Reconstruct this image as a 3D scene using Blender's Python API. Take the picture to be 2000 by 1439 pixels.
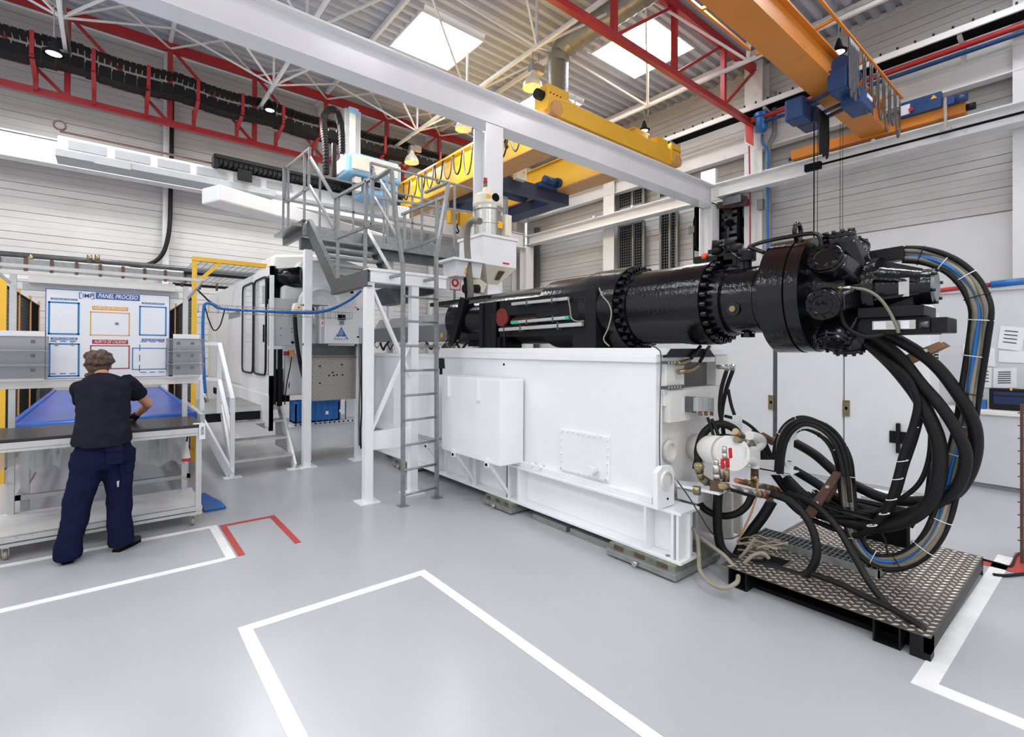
import bpy, bmesh, math, random
from mathutils import Vector, Matrix, noise
random.seed(7)
scn = bpy.context.scene
for o in list(bpy.data.objects):
    bpy.data.objects.remove(o)
C = scn.collection
# ---------------------------------------------------------------- camera
F0, CX, CY, CH = 962.3, 1000.0, 678.83, 1.65
cr = Vector((0.77392149, -0.63325874, 0.00537589)); cu = Vector((-0.00774167, -0.00097231, 0.99996956)); cf = Vector((0.63323424, 0.77393955, 0.00565497))
CAM = Vector((0, 0, CH))
cd = bpy.data.cameras.new('camera'); cam = bpy.data.objects.new('camera', cd); C.objects.link(cam)
m = Matrix((cr, cu, -cf)).transposed().to_4x4(); m.translation = CAM
cam.matrix_world = m
cd.sensor_width = 36.0; cd.lens = F0 / 2000 * 36; cd.shift_y = -(719.5 - CY) / 2000
cd.clip_start = 0.05; cd.clip_end = 300
scn.camera = cam
# ---------------------------------------------------------------- light and exposure
w = bpy.data.worlds.new('world'); scn.world = w; w.use_nodes = True
bg = w.node_tree.nodes['Background']; bg.inputs[0].default_value = (0.98, 0.985, 1.0, 1); bg.inputs[1].default_value = 0.9
scn.view_settings.view_transform = 'Standard'; scn.view_settings.look = 'None'
scn.view_settings.gamma = 1.0; scn.view_settings.use_curve_mapping = False
scn.view_settings.exposure = 0.1
scn.cycles.use_denoising = True
scn.cycles.max_bounces = 7; scn.cycles.diffuse_bounces = 4; scn.cycles.glossy_bounces = 4; scn.cycles.sample_clamp_indirect = 6
def area(name, loc, size, power, rot=(0, 0, 0), col=(1, 1, 1), sy=None):
    l = bpy.data.lights.new(name, 'AREA'); l.energy = power; l.size = size; l.color = col
    if sy: l.shape = 'RECTANGLE'; l.size_y = sy
    o = bpy.data.objects.new(name, l); C.objects.link(o); o.location = loc; o.rotation_euler = rot
    return o
# added wide light panels, unseen, standing in for hall lamps on the camera's side
for i, (x, y) in enumerate([(-4.5, -3.0), (1.0, -3.0), (-4.5, 2.0), (-4.5, 7.0)]):
    area('hall_fill_panel', (x, y, 7.0), 2.2, 150)
for x, y in [(-.65, 11.8), (2.69, 11.5), (6.12, 11.6), (6.12, 9.3), (6.12, 6.95), (9.56, 9.3), (9.56, 6.6), (9.56, 11.3), (2.69, 9.0), (-.65, 8.0), (6.12, 3.4), (6.12, 0.0)]:
    area('pendant_lamp_light', (x, y, 6.5), .7, 80 if x < 3 else ((60 if x < 7 else 24) if y > 5 else 30))
# ---------------------------------------------------------------- geometry helpers
def P(x, y, ax, val):                    # photo pixel -> point on the plane X/Y/Z = val
    d = cf + cr * ((x - CX) / F0) - cu * ((y - CY) / F0)
    i = 'XYZ'.index(ax)
    return CAM + d * ((val - CAM[i]) / d[i])
V = Vector
class MB:
    def __init__(s): s.v = []; s.f = []; s.sm = []
    def add(s, vs, fs, smooth=False):
        n = len(s.v); s.v += [V(p) for p in vs]; s.f += [tuple(i + n for i in f) for f in fs]; s.sm += [smooth] * len(fs); return s
    def hexa(s, a, b):                   # a: 4 points bottom loop, b: 4 points top loop
        return s.add(list(a) + list(b), [(3, 2, 1, 0), (4, 5, 6, 7), (0, 1, 5, 4), (1, 2, 6, 5), (2, 3, 7, 6), (3, 0, 4, 7)])
    def box(s, x0, x1, y0, y1, z0, z1):
        x0, x1 = min(x0, x1), max(x0, x1); y0, y1 = min(y0, y1), max(y0, y1); z0, z1 = min(z0, z1), max(z0, z1)
        return s.hexa([(x0, y0, z0), (x1, y0, z0), (x1, y1, z0), (x0, y1, z0)], [(x0, y0, z1), (x1, y0, z1), (x1, y1, z1), (x0, y1, z1)])
    def bar(s, p, q, w, h=None, up=(0, 0, 1)):
        p = V(p); q = V(q); h = w if h is None else h; d = (q - p).normalized(); up = V(up)
        if abs(d.dot(up)) > 0.98: up = V((0, 1, 0)) if abs(d.y) < 0.9 else V((1, 0, 0))
        a = d.cross(up).normalized() * (w / 2); b = a.cross(d).normalized() * (h / 2)
        return s.hexa([p - a - b, p + a - b, p + a + b, p - a + b], [q - a - b, q + a - b, q + a + b, q - a + b])
    def tube(s, pts, r, n=10, closed=False, cap=True):
        pts = [V(p) for p in pts]; k = len(pts); rs = r if isinstance(r, (list, tuple)) else [r] * k
        base = len(s.v); prev = None
        for i, p in enumerate(pts):
            if closed: d = pts[(i + 1) % k] - pts[i - 1]
            else: d = pts[min(i + 1, k - 1)] - pts[max(i - 1, 0)]
            d.normalize()
            if prev is None:
                a = d.cross(V((0, 0, 1)))
                if a.length < 0.1: a = d.cross(V((1, 0, 0)))
            else: a = prev - d * prev.dot(d)
            a.normalize(); prev = a; b = d.cross(a)
            for j in range(n):
                t = 2 * math.pi * j / n
                s.v.append(p + (a * math.cos(t) + b * math.sin(t)) * rs[i])
        for i in range(k if closed else k - 1):
            for j in range(n):
                i2 = (i + 1) % k
                s.f.append((base + i * n + j, base + i * n + (j + 1) % n, base + i2 * n + (j + 1) % n, base + i2 * n + j)); s.sm.append(True)
        if cap and not closed:
            s.f.append(tuple(base + j for j in range(n))[::-1]); s.f.append(tuple(base + (k - 1) * n + j for j in range(n))); s.sm += [False, False]
        return s
    def cyl(s, p, q, r0, r1=None, n=20): return s.tube([p, q], [r0, r0 if r1 is None else r1], n)
    def lathe(s, prof, o, ax, n=32, sharp=True):   # prof: (distance along ax, radius)
        o = V(o); ax = V(ax).normalized(); a = ax.cross(V((0, 0, 1)))
        if a.length < 0.1: a = ax.cross(V((1, 0, 0)))
        a.normalize(); b = ax.cross(a)
        segs = [(prof[i], prof[i + 1]) for i in range(len(prof) - 1)]
        for (d0, r0), (d1, r1) in segs:   # each band with its own vertices keeps machined edges crisp
            vs = [o + ax * d + (a * math.cos(2 * math.pi * j / n) + b * math.sin(2 * math.pi * j / n)) * r for d, r in ((d0, r0), (d1, r1)) for j in range(n)]
            s.add(vs, [(j, (j + 1) % n, n + (j + 1) % n, n + j) for j in range(n)], True)
        return s
    def prism(s, poly, d):                # poly: planar loop, d: extrusion vector
        poly = [V(p) for p in poly]; d = V(d); n = len(poly)
        return s.add(poly + [p + d for p in poly], [tuple(range(n))[::-1], tuple(range(n, 2 * n))] + [(i, (i + 1) % n, n + (i + 1) % n, n + i) for i in range(n)])
    def ball(s, c, r, n=12, m=8, sc=(1, 1, 1)):
        c = V(c); vs = []
        for i in range(m + 1):
            t = math.pi * i / m
            for j in range(n):
                u = 2 * math.pi * j / n
                vs.append(c + V((math.sin(t) * math.cos(u) * r * sc[0], math.sin(t) * math.sin(u) * r * sc[1], math.cos(t) * r * sc[2])))
        return s.add(vs, [(i * n + j, (i + 1) * n + j, (i + 1) * n + (j + 1) % n, i * n + (j + 1) % n) for i in range(m) for j in range(n)], True)
    def ibeam(s, p, q, h, w, t=0.02, up=(0, 0, 1)):
        p = V(p); q = V(q); d = (q - p).normalized(); u = V(up) - d * V(up).dot(d); u.normalize()
        s.bar(p + u * (h / 2 - t / 2), q + u * (h / 2 - t / 2), w, t, u); s.bar(p - u * (h / 2 - t / 2), q - u * (h / 2 - t / 2), w, t, u)
        return s.bar(p, q, t * 0.8, h - 2 * t, u)
    def cbeam(s, p, q, h, w, side, t=0.012):   # channel; side: direction its flanges point
        p = V(p); q = V(q); sd = V(side)
        s.bar(p, q, t, h) if abs((q - p).normalized().z) < 0.9 else s.bar(p, q, t, h, sd)
        d = (q - p).normalized(); u = d.cross(sd).normalized()
        for k in (1, -1): s.bar(p + u * k * (h / 2) + sd * w / 2, q + u * k * (h / 2) + sd * w / 2, w, t, u)
        return s
MAP = {}
ORG = {}
def setp(o, label=None, cat=None, group=None, kind=None):
    if label: o['label'] = label
    if cat: o['category'] = cat
    if group: o['group'] = group
    if kind: o['kind'] = kind
    return o
def thing(name, label, cat, loc, group=None, kind=None):
    o = bpy.data.objects.new(name, None); o.empty_display_size = 0.1; C.objects.link(o); o.location = loc; ORG[o.name] = V(loc)
    return setp(o, label, cat, group, kind)
def obj(name, mb, mat, parent=None, label=None, cat=None, group=None, kind=None, bev=0, mods=None):
    if parent is not None: org = ORG[parent.name]
    else:
        xs = [p.x for p in mb.v]; ys = [p.y for p in mb.v]; zs = [p.z for p in mb.v]
        org = V(((min(xs) + max(xs)) / 2, (min(ys) + max(ys)) / 2, min(zs)))
    me = bpy.data.meshes.new(name); me.from_pydata([p - org for p in mb.v], [], mb.f); me.update()
    if any(mb.sm): me.polygons.foreach_set('use_smooth', mb.sm)
    o = bpy.data.objects.new(name, me); C.objects.link(o); me.materials.append(mat); ORG[o.name] = org
    if parent is not None: o.parent = parent
    else: o.location = org
    if bev:
        b = o.modifiers.new('b', 'BEVEL'); b.width = bev; b.segments = 2; b.limit_method = 'ANGLE'; b.angle_limit = math.radians(50)
    return setp(o, label, cat, group, kind)
def stat(name, mb, mat, parent=None, **k): return obj(name, mb, mat, parent, kind=k.pop('kind', 'structure' if parent is None else None), **k)
def clone(root, d, label=None, group=None):
    d = V(d); r = root.copy(); C.objects.link(r); r.location = root.location + d; ORG[r.name] = ORG[root.name] + d
    if label: r['label'] = label
    if group: r['group'] = group
    def rec(src, dst):
        for ch in [c for c in src.children]:
            c = ch.copy(); C.objects.link(c); c.parent = dst; ORG[c.name] = ORG[ch.name] + d; rec(ch, c)
    rec(root, r); return r
def cr_spline(pts, k=6, closed=False):
    pts = [V(p) for p in pts]; out = []; n = len(pts)
    for i in range(n - 1):
        a = pts[max(i - 1, 0)]; b = pts[i]; c = pts[i + 1]; d = pts[min(i + 2, n - 1)]
        for j in range(k):
            t = j / k
            out.append(0.5 * ((2 * b) + (c - a) * t + (2 * a - 5 * b + 4 * c - d) * t * t + (3 * b - a - 3 * c + d) * t ** 3))
    out.append(pts[-1]); return out
def text_mb(body, size, o, right, up, depth=0.002, shear=0.0, bold=0.0, align='LEFT', width=None):
    c = bpy.data.curves.new('t', 'FONT'); c.body = body; c.size = size; c.shear = shear; c.offset = bold; c.extrude = depth; c.resolution_u = 2; c.align_x = align
    to = bpy.data.objects.new('t', c); C.objects.link(to); bpy.context.view_layer.update()
    me = to.to_mesh(); vs = [v.co.copy() for v in me.vertices]; fs = [tuple(p.vertices) for p in me.polygons]
    to.to_mesh_clear(); bpy.data.objects.remove(to); bpy.data.curves.remove(c)
    right = V(right).normalized(); up = V(up).normalized(); nn = right.cross(up)
    k = 1.0
    if width:
        xs = [v.x for v in vs]; k = width / max(1e-6, max(xs) - min(xs))
    b = MB(); b.add([V(o) + right * v.x * k + up * v.y + nn * v.z for v in vs], fs); return b
# ---------------------------------------------------------------- materials
def srgb(r, g, b):
    f = lambda c: (c / 255 / 12.92) if c / 255 <= 0.04045 else ((c / 255 + 0.055) / 1.055) ** 2.4
    return (f(r), f(g), f(b), 1)
def mat(name, col, rough=0.5, spec=0.5, metal=0.0, var=0.06, scale=6.0, bump=0.0, bscale=60.0, emit=0, alpha=None, trans=0, coat=0, dirt=None, dscale=3.0, dlo=0.6, dhi=0.75, stretch=None):
    m = bpy.data.materials.new(name); m.use_nodes = True; nt = m.node_tree; N = nt.nodes; L = nt.links; b = N['Principled BSDF']
    b.inputs['Roughness'].default_value = rough; b.inputs['Specular IOR Level'].default_value = spec; b.inputs['Metallic'].default_value = metal
    c = srgb(*col)
    tc = N.new('ShaderNodeTexCoord'); src = tc.outputs['Object']
    if stretch:
        mp = N.new('ShaderNodeMapping'); mp.inputs['Scale'].default_value = stretch; L.new(src, mp.inputs[0]); src = mp.outputs[0]
    if var:
        nz = N.new('ShaderNodeTexNoise'); nz.inputs['Scale'].default_value = scale; nz.inputs['Detail'].default_value = 5; L.new(src, nz.inputs['Vector'])
        rp = N.new('ShaderNodeValToRGB'); rp.color_ramp.elements[0].position = 0.3; rp.color_ramp.elements[1].position = 0.7
        rp.color_ramp.elements[0].color = tuple(max(0, x * (1 - var)) for x in c[:3]) + (1,); rp.color_ramp.elements[1].color = tuple(min(1, x * (1 + var)) for x in c[:3]) + (1,)
        L.new(nz.outputs[0], rp.inputs[0]); out = rp.outputs[0]
        if dirt:
            n2 = N.new('ShaderNodeTexNoise'); n2.inputs['Scale'].default_value = dscale; n2.inputs['Detail'].default_value = 8; n2.inputs['Roughness'].default_value = 0.7; L.new(src, n2.inputs['Vector'])
            r2 = N.new('ShaderNodeValToRGB'); r2.color_ramp.elements[0].position = dlo; r2.color_ramp.elements[1].position = dhi; L.new(n2.outputs[0], r2.inputs[0])
            mx = N.new('ShaderNodeMix'); mx.data_type = 'RGBA'; L.new(r2.outputs[0], mx.inputs[0]); L.new(out, mx.inputs[6]); mx.inputs[7].default_value = srgb(*dirt); out = mx.outputs[2]
        L.new(out, b.inputs['Base Color'])
    else: b.inputs['Base Color'].default_value = c
    if bump:
        n3 = N.new('ShaderNodeTexNoise'); n3.inputs['Scale'].default_value = bscale; n3.inputs['Detail'].default_value = 3; L.new(src, n3.inputs['Vector'])
        bp = N.new('ShaderNodeBump'); bp.inputs['Strength'].default_value = bump; bp.inputs['Distance'].default_value = 0.02; L.new(n3.outputs[0], bp.inputs['Height']); L.new(bp.outputs[0], b.inputs['Normal'])
    if emit: b.inputs['Emission Color'].default_value = c; b.inputs['Emission Strength'].default_value = emit
    if alpha is not None: b.inputs['Alpha'].default_value = alpha
    if trans: b.inputs['Transmission Weight'].default_value = trans
    if coat: b.inputs['Coat Weight'].default_value = coat; b.inputs['Coat Roughness'].default_value = 0.08
    return m
M = dict(
    floor=mat('floor_epoxy', (174, 175, 180), 0.26, var=0.05, scale=0.7, dirt=(160, 160, 164), dscale=2.3, dlo=0.62, dhi=0.9, bump=0.03, bscale=9),
    line=mat('line_paint', (236, 236, 236), 0.4, dirt=(205, 205, 207), dscale=9, dlo=0.6, dhi=0.8), redline=mat('red_line_paint', (178, 62, 52), 0.45, dirt=(120, 60, 55), dscale=12),
    clad=mat('cladding', (201, 200, 198), 0.35, var=0.06, scale=1.2, dirt=(188, 182, 174), dscale=1.1, dlo=0.55, dhi=0.9, stretch=(1, 1, 3)),
    wall=mat('smooth_wall', (224, 224, 224), 0.7, var=0.04, scale=1.5, dirt=(200, 198, 196), dscale=1.6), partition=mat('partition_paint', (206, 207, 211), 0.6, var=0.04, scale=2),
    deck=mat('roof_deck', (182, 187, 198), 0.5, var=0.08, scale=1.2), white=mat('white_enamel', (240, 241, 244), 0.3, var=0.02, scale=3, coat=0.2),
    whitedirty=mat('worn_white_paint', (226, 225, 222), 0.45, var=0.05, scale=5, dirt=(120, 112, 104), dscale=14, dlo=0.66, dhi=0.72),
    steelwhite=mat('white_steel_paint', (228, 228, 228), 0.45, var=0.04, scale=2, dirt=(196, 194, 192), dscale=3),
    offwhite=mat('offwhite_plastic', (232, 226, 208), 0.4), redsteel=mat('red_steel_paint', (172, 44, 48), 0.4, var=0.1, scale=3),
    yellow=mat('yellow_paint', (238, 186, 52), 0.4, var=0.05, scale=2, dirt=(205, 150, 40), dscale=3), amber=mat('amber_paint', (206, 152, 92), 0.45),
    orange=mat('orange_paint', (212, 132, 44), 0.42, var=0.06, scale=2, dirt=(180, 112, 50), dscale=2.5), blue=mat('blue_machine_paint', (24, 62, 112), 0.45, var=0.12, scale=8, dirt=(22, 40, 70), dscale=7),
    navy=mat('navy_paint', (38, 52, 84), 0.45, var=0.1), black=mat('black_enamel', (14, 14, 17), 0.13, var=0.1, scale=20, bump=0.12, bscale=45, spec=0.4),
    blackm=mat('black_matt_paint', (20, 20, 22), 0.45, spec=0.25, var=0.1, scale=15, bump=0.1), rubber=mat('black_rubber', (24, 23, 24), 0.5, spec=0.25, var=0.18, scale=30, dirt=(70, 66, 62), dscale=10, dlo=0.6, dhi=0.85),
    beige=mat('beige_cable', (150, 142, 128), 0.6, dirt=(80, 74, 68), dscale=12), greyhose=mat('grey_hose', (122, 116, 104), 0.6, bump=0.2, bscale=80), bluehose=mat('blue_hose', (30, 104, 176), 0.35),
    galv=mat('galvanised', (146, 149, 150), 0.38, metal=0.6, var=0.16, scale=22), darksteel=mat('dark_steel', (96, 98, 101), 0.4, metal=0.6, var=0.18, scale=12),
    alu=mat('aluminium_profile', (198, 199, 198), 0.35, metal=0.5, var=0.06, dirt=(150, 140, 128), dscale=8), zinc=mat('zinc_plated', (190, 190, 186), 0.28, metal=0.85, var=0.1, scale=25),
    brass=mat('brass', (150, 134, 104), 0.36, metal=0.85, var=0.15, scale=25), copper=mat('copper', (168, 110, 86), 0.4, metal=0.8, var=0.15, scale=25), brownwood=mat('brown_clamp_board', (158, 118, 92), 0.6, var=0.15, scale=14, dirt=(98, 70, 54), dscale=6),
    rust=mat('dark_rust', (92, 66, 56), 0.7, var=0.2, scale=18), grey=mat('grey_panel', (176, 178, 180), 0.45, var=0.04), midgrey=mat('mid_grey', (128, 131, 134), 0.45, var=0.06), dark=mat('dark_void', (16, 16, 18), 0.8, spec=0.1),
    cabinet=mat('cabinet_grey_white', (227, 228, 230), 0.4, var=0.02), chequer=mat('tread_plate_base', (96, 90, 84), 0.4, metal=0.5, var=0.2, scale=18), stud=mat('tread_plate_stud', (215, 206, 194), 0.3, metal=0.5, var=0.1, scale=30),
    belt=mat('blue_belt', (28, 92, 178), 0.3, var=0.1, scale=4), sheet=mat('blue_film', (36, 70, 156), 0.3, var=0.25, scale=2.5, spec=0.35), bluecrate=mat('blue_crate', (24, 96, 168), 0.42),
    redpaint=mat('red_plastic', (200, 36, 36), 0.4), green=mat('green_plastic', (60, 178, 146), 0.4), orangep=mat('orange_plastic', (232, 96, 36), 0.4), greenpad=mat('pad_green_edge', (112, 122, 106), 0.6, var=0.3, scale=14),
    padsteel=mat('pad_steel', (150, 152, 150), 0.4, metal=0.5, var=0.15, scale=10), paper=mat('paper', (232, 234, 240), 0.7, var=0.02), ink=mat('ink', (60, 62, 72), 0.7), robotblue=mat('light_blue_cover', (142, 190, 226), 0.35), cream=mat('cream_cover', (236, 230, 212), 0.45),
    boardblue=mat('board_blue', (58, 94, 160), 0.5, var=0.02), tapeblue=mat('tape_blue', (20, 124, 186), 0.45, var=0.04), boardred=mat('board_red', (176, 30, 48), 0.5, var=0.02), boardyellow=mat('board_yellow', (226, 168, 64), 0.5, var=0.02), board=mat('board_white', (232, 235, 243), 0.3, var=0.01), glossw=mat('print_white', (245, 246, 250), 0.4, var=0),
    tabletop=mat('dark_bench_rubber', (48, 46, 50), 0.35, spec=0.3, var=0.2, scale=8, dirt=(110, 106, 104), dscale=5), film=mat('plastic_film', (196, 198, 198), 0.25, var=0.1, scale=8, alpha=0.62), glass=mat('clear_acrylic', (225, 230, 235), 0.08, var=0, alpha=0.35),
    skin=mat('skin', (206, 150, 124), 0.5, var=0.06, scale=10), hair=mat('hair_brown', (84, 64, 52), 0.6, var=0.5, scale=60, bump=0.6, bscale=80), shirt=mat('shirt_cloth', (33, 34, 44), 0.95, spec=0.05, var=0.15, scale=14, bump=0.25, bscale=14), trousers=mat('trouser_cloth', (25, 29, 56), 0.95, spec=0.05, var=0.14, scale=10, bump=0.3, bscale=9, dirt=(56, 60, 88), dscale=6, dlo=0.64, dhi=0.9),
    shoe=mat('shoe_black', (20, 20, 22), 0.5), glove=mat('glove_dark', (48, 46, 46), 0.7), lamp=mat('lamp_face', (255, 254, 250), 0.4, var=0, emit=3), lampdome=mat('lamp_dome', (224, 222, 214), 0.3, var=0.04), spot=mat('work_light', (255, 255, 255), 0.4, var=0, emit=30),
    skyl=mat('skylight_panel', (250, 251, 255), 0.5, var=0, emit=13.0), duct=mat('duct_spiral', (128, 131, 134), 0.4, metal=0.4, var=0.1, scale=8), screen=mat('monitor_screen', (32, 46, 84), 0.2, var=0.2, scale=5), warn=mat('warning_yellow', (245, 180, 20), 0.5, var=0),
)
# ================================================================ STRUCTURE
XW, YW, ZR = 12.1, 14.0, 8.5
X0, Y0 = -7.0, -5.0
stat('floor', MB().box(X0, XW + .3, Y0, YW + .3, -0.1, 0), M['floor'])
# wall_back: smooth base plus ribbed cladding planks, bay by bay
def cladding(name, fixed, axis, bays, z0, z1, label_smooth):
    base = MB()
    a0, a1 = bays[0][0], bays[-1][1]
    if axis == 'Y': base.box(a0, a1, fixed + .1, fixed + .3, 0, z1)
    else: base.box(fixed + .1, fixed + .3, a0, a1, 0, z1)
    root = stat(name, base, M['clad'])
    meshes = {}
    for b0, b1 in bays:
        z = z0; k = 0
        while z < z1 - 0.05:
            h = (0.42, 0.42, 0.16)[k % 3]; h = min(h, z1 - z)
            mb = MB(); zz = z
            ribs = 3 if h > .3 else 1
            for r in range(ribs):          # each plank carries shallow pressed ribs
                hh = h / ribs; g = 0.004 if r < ribs - 1 else 0.010; d = 0.053 if (r % 2 == 0) else 0.048
                if axis == 'Y': mb.box(b0 + .01, b1 - .01, fixed + .1 - d, fixed + .11, zz, zz + hh - g)
                else: mb.box(fixed + .1 - d, fixed + .11, b0 + .01, b1 - .01, zz, zz + hh - g)
                zz += hh
            obj('cladding_plank', mb, M['clad'], root)
            z += h; k += 1
    return root
backcols = [-6.0, -2.5, 1.0, 4.5, 8.0, 11.5]
wb = cladding('wall_back', YW, 'Y', [(X0, -2.5), (-2.5, 1.0), (1.0, 4.5), (4.5, 8.0), (8.0, XW)], 1.0, ZR + .1, '')
wr = cladding('wall_right', XW, 'X', [(Y0, -3.2), (-3.2, 1.1), (1.1, 5.4), (5.4, 9.75), (9.75, YW)], 4.15, ZR + .1, '')
stat('smooth_wall_panel', MB().box(XW + .03, XW + .12, Y0, YW, 0, 4.12), M['wall'], wr)
for x in backcols: stat('column', MB().ibeam((x, YW - .05, 0), (x, YW - .05, ZR), .12, .12, .012, up=(0, 1, 0)), M['steelwhite'])
for y in (-3.4, .87, 5.4, 9.75): 
    stat('column', MB().ibeam((XW - .17, y, 0), (XW - .17, y, ZR), .36, .42, .02, up=(1, 0, 0)), M['steelwhite'])
stat('wall_partition', MB().box(8.9, 9.0, -1.5, 3.5, 0, 2.46).box(8.86, 9.02, -1.5, 3.5, 2.46, 2.5), M['partition'])
# ceiling: corrugated deck, ribs along X, with skylight openings
sky = [(4.85, 6.35, 8.85, 10.3), (8.55, 10.15, 6.0, 7.6), (8.75, 10.1, 9.35, 11.1), (8.55, 10.15, 0.4, 2.0), (3.6, 5.2, 0.6, 2.2), (-2.2, -.6, 6.0, 7.6), (-2.2, -.6, 1.0, 2.6), (1.2, 2.6, -3.0, -1.5), (5.5, 7.0, -3.5, -2.0)]
ce = MB(); p = 0.25; y = Y0
def strip(x0, x1, y, pz=ZR):
    pr = [(y, pz + .09), (y + .04, pz), (y + .13, pz), (y + .17, pz + .09), (y + p, pz + .09)]
    ce.add([V((x, a, b)) for a, b in pr for x in (x0, x1)], [(2 * i, 2 * i + 1, 2 * i + 3, 2 * i + 2) for i in range(4)])
while y < YW:
    cuts = sorted([(s[0], s[1]) for s in sky if s[2] - p < y < s[3]]); x = X0
    for a, b in cuts: strip(x, a, y); x = b
    strip(x, XW + .2, y); y += p
ceil = stat('ceiling', ce, M['deck'])
for i, (a, b, c, d) in enumerate(sky):
    fr = MB()
    for q in ((a - .03, a, c, d), (b, b + .03, c, d), (a - .03, b + .03, c - .03, c), (a - .03, b + .03, d, d + .03)): fr.box(q[0], q[1], q[2], q[3], ZR - .02, ZR + .42)
    wdw = stat('window_%d' % (i + 1), MB().box(a, b, c, d, ZR + .40, ZR + .43), M['skyl'])
    obj('window_frame', fr, M['steelwhite'], wdw)
# floor paint lines (A direction = Y, B direction = X)
def fline(name, pts, w, m, closed=False, **k):
    mb = MB()
    for a, b in zip(pts[:-1], pts[1:]):
        d = (V(b) - V(a)).normalized() * (w / 2); z = .0015 + .0007 * len(mb.v) / 8; mb.bar(V(a + (z,)) - V((d.x, d.y, 0)), V(b + (z,)) + V((d.x, d.y, 0)), w, 0.003)
    return stat(name, mb, m, **k)
fline('floor_marking', [(0.635, -0.6), (0.635, 3.245), (1.81, 3.245), (1.81, -0.6)], .07, M['line'])
fline('floor_marking', [(-3.0, 4.42), (0.76, 4.42), (0.76, 5.29), (-3.0, 5.36)], .065, M['line'])
fline('floor_marking', [(0.835, 4.44), (0.835, 5.26), (1.26, 5.26), (1.26, 4.43)], .05, M['redline'])
fline('floor_marking', [(3.16, -1.2), (3.16, 0.60), (5.6, 0.56)], .09, M['line'])
fline('floor_marking', [(5.75, 0.45), (5.35, 0.45), (5.35, .75)], .14, M['redline'])
# red roof girders across the hall (along X)
zl, zu = 6.62, 8.3
def red_truss(yt, xs, name_label, k0, k1, flip, zl=zl, zu=zu, w=.12):
    t = thing('roof_truss', name_label, 'truss', (xs[k0], yt, zl), 'red lattice roof girders')
    obj('lower_chord', MB().bar((xs[k0] - .3, yt, zl), (xs[k1], yt, zl), w * .9, w), M['redsteel'], t)
    obj('upper_chord', MB().bar((xs[k0] - .3, yt, zu), (xs[k1], yt, zu), w * 1.2, w * 1.4), M['redsteel'], t)
    for k in range(k0, k1 + 1): obj('post', MB().bar((xs[k], yt, zl), (xs[k], yt, zu), w * .8), M['redsteel'], t)
    for k in range(k0, k1):
        if k < flip: obj('diagonal', MB().bar((xs[k], yt, zu), (xs[k + 1], yt, zl), .055), M['redsteel'], t)
        else: obj('diagonal', MB().bar((xs[k + 1], yt, zu), (xs[k], yt, zl), .055), M['redsteel'], t)
    return t
XS = [-5.82, -4.1, -2.39, -.68, 1.0, 2.69, 4.40, 6.12, 7.85, 9.56, 11.27]
tb = red_truss(13.2, XS, 'red lattice girder along the far left wall under the roof', 0, 10, 6)
red_truss(5.4, [1.5, 3.2, 4.9, 6.63, 8.45, 10.35, 11.85], 'red lattice girder overhead crossing to the column with the red flag', 0, 6, 0, zl=7.02, zu=8.35)
# white space-frame girders along Y
lowX = [-4.1, -.68, 2.69, 6.12, 9.56]; upX = [-2.39, 1.0, 4.40, 7.85, 11.27]
ups = [stat('roof_purlin', MB().bar((x, Y0, 8.42), (x, YW, 8.42), .07, .1), M['steelwhite']) for x in [-5.82] + upX]
names = ['white lattice girder over the aisle, leftmost', 'white lattice girder left of the first black dome lamp', 'white lattice girder carrying the second black dome lamp', 'white lattice girder carrying the row of silver bell lamps', 'white lattice girder beside the right wall with grey conduit']
for x, nm in zip(lowX, names):
    t = thing('lattice_girder', nm, 'truss', (x, 0, 7.3), 'white lattice roof girders')
    obj('lower_chord', MB().bar((x, Y0, 7.3), (x, 13.1, 7.3), .06), M['steelwhite'], t)
    obj('conduit', MB().tube([(x + .06, Y0, 7.36), (x + .06, 13.1, 7.36)], .022, 6), M['galv'], t)
    y = -2.4
    while y < 13.5:
        for sx in (-1.7, 1.7):
            if x + sx < XW:
                obj('web_rod', MB().bar((x, y, 7.3), (x + sx, y + 1.15, 8.4), .035), M['steelwhite'], t)
                obj('web_rod', MB().bar((x, y, 7.3), (x + sx, y - 1.15, 8.4), .035), M['steelwhite'], t)
        obj('web_post', MB().bar((x, y, 7.3), (x, y, 8.44), .04), M['steelwhite'], t)
        y += 2.3
for k in range(2, 10):   # tie rods from the red girder's nodes
    obj('tie_rod', MB().bar((XS[k], 13.15, 8.25), (XS[k + 1], 11.4, 8.44), .03), M['steelwhite'], tb, label='thin white tie rod')
    obj('tie_rod', MB().bar((XS[k + 1], 13.15, 8.25), (XS[k], 11.4, 8.44), .03), M['steelwhite'], tb, label='thin white tie rod')
# ---------------------------------------------------------------- main crane rails
def ibeam_thing(name, label, p, q, h, w, mt=M['steelwhite'], **k):
    return stat(name, MB().ibeam(p, q, h, w, .025), mt)
big = thing('crane_beam', 'large white I-beam crossing overhead from top left to the right wall rail', 'beam', (-6, 6.2, 5.2))
obj('beam', MB().ibeam((-6, 6.33, 5.46), (11.5, 6.33, 5.46), .50, .32, .03), M['white'], big)
obj('stop_plate', MB().box(11.35, 11.45, 6.12, 6.5, 5.7, 6.1), M['white'], big)
obj('column', MB().ibeam((4.68, 6.35, 0), (4.68, 6.35, 5.2), .34, .34, .025, up=(0, 1, 0)), M['white'], big)
obj('column', MB().ibeam((11.48, 6.35, 0), (11.48, 6.35, 5.2), .34, .34, .025, up=(0, 1, 0)), M['white'], big)
rr = thing('crane_rail', 'white crane rail running along the right wall on brackets', 'beam', (11.48, 0, 5.4))
obj('beam', MB().ibeam((11.48, Y0, 5.55), (11.48, 6.1, 5.55), .33, .3, .022).ibeam((11.48, 6.5, 5.52), (11.48, 13.2, 5.52), .33, .3, .022), M['steelwhite'], rr)
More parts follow.
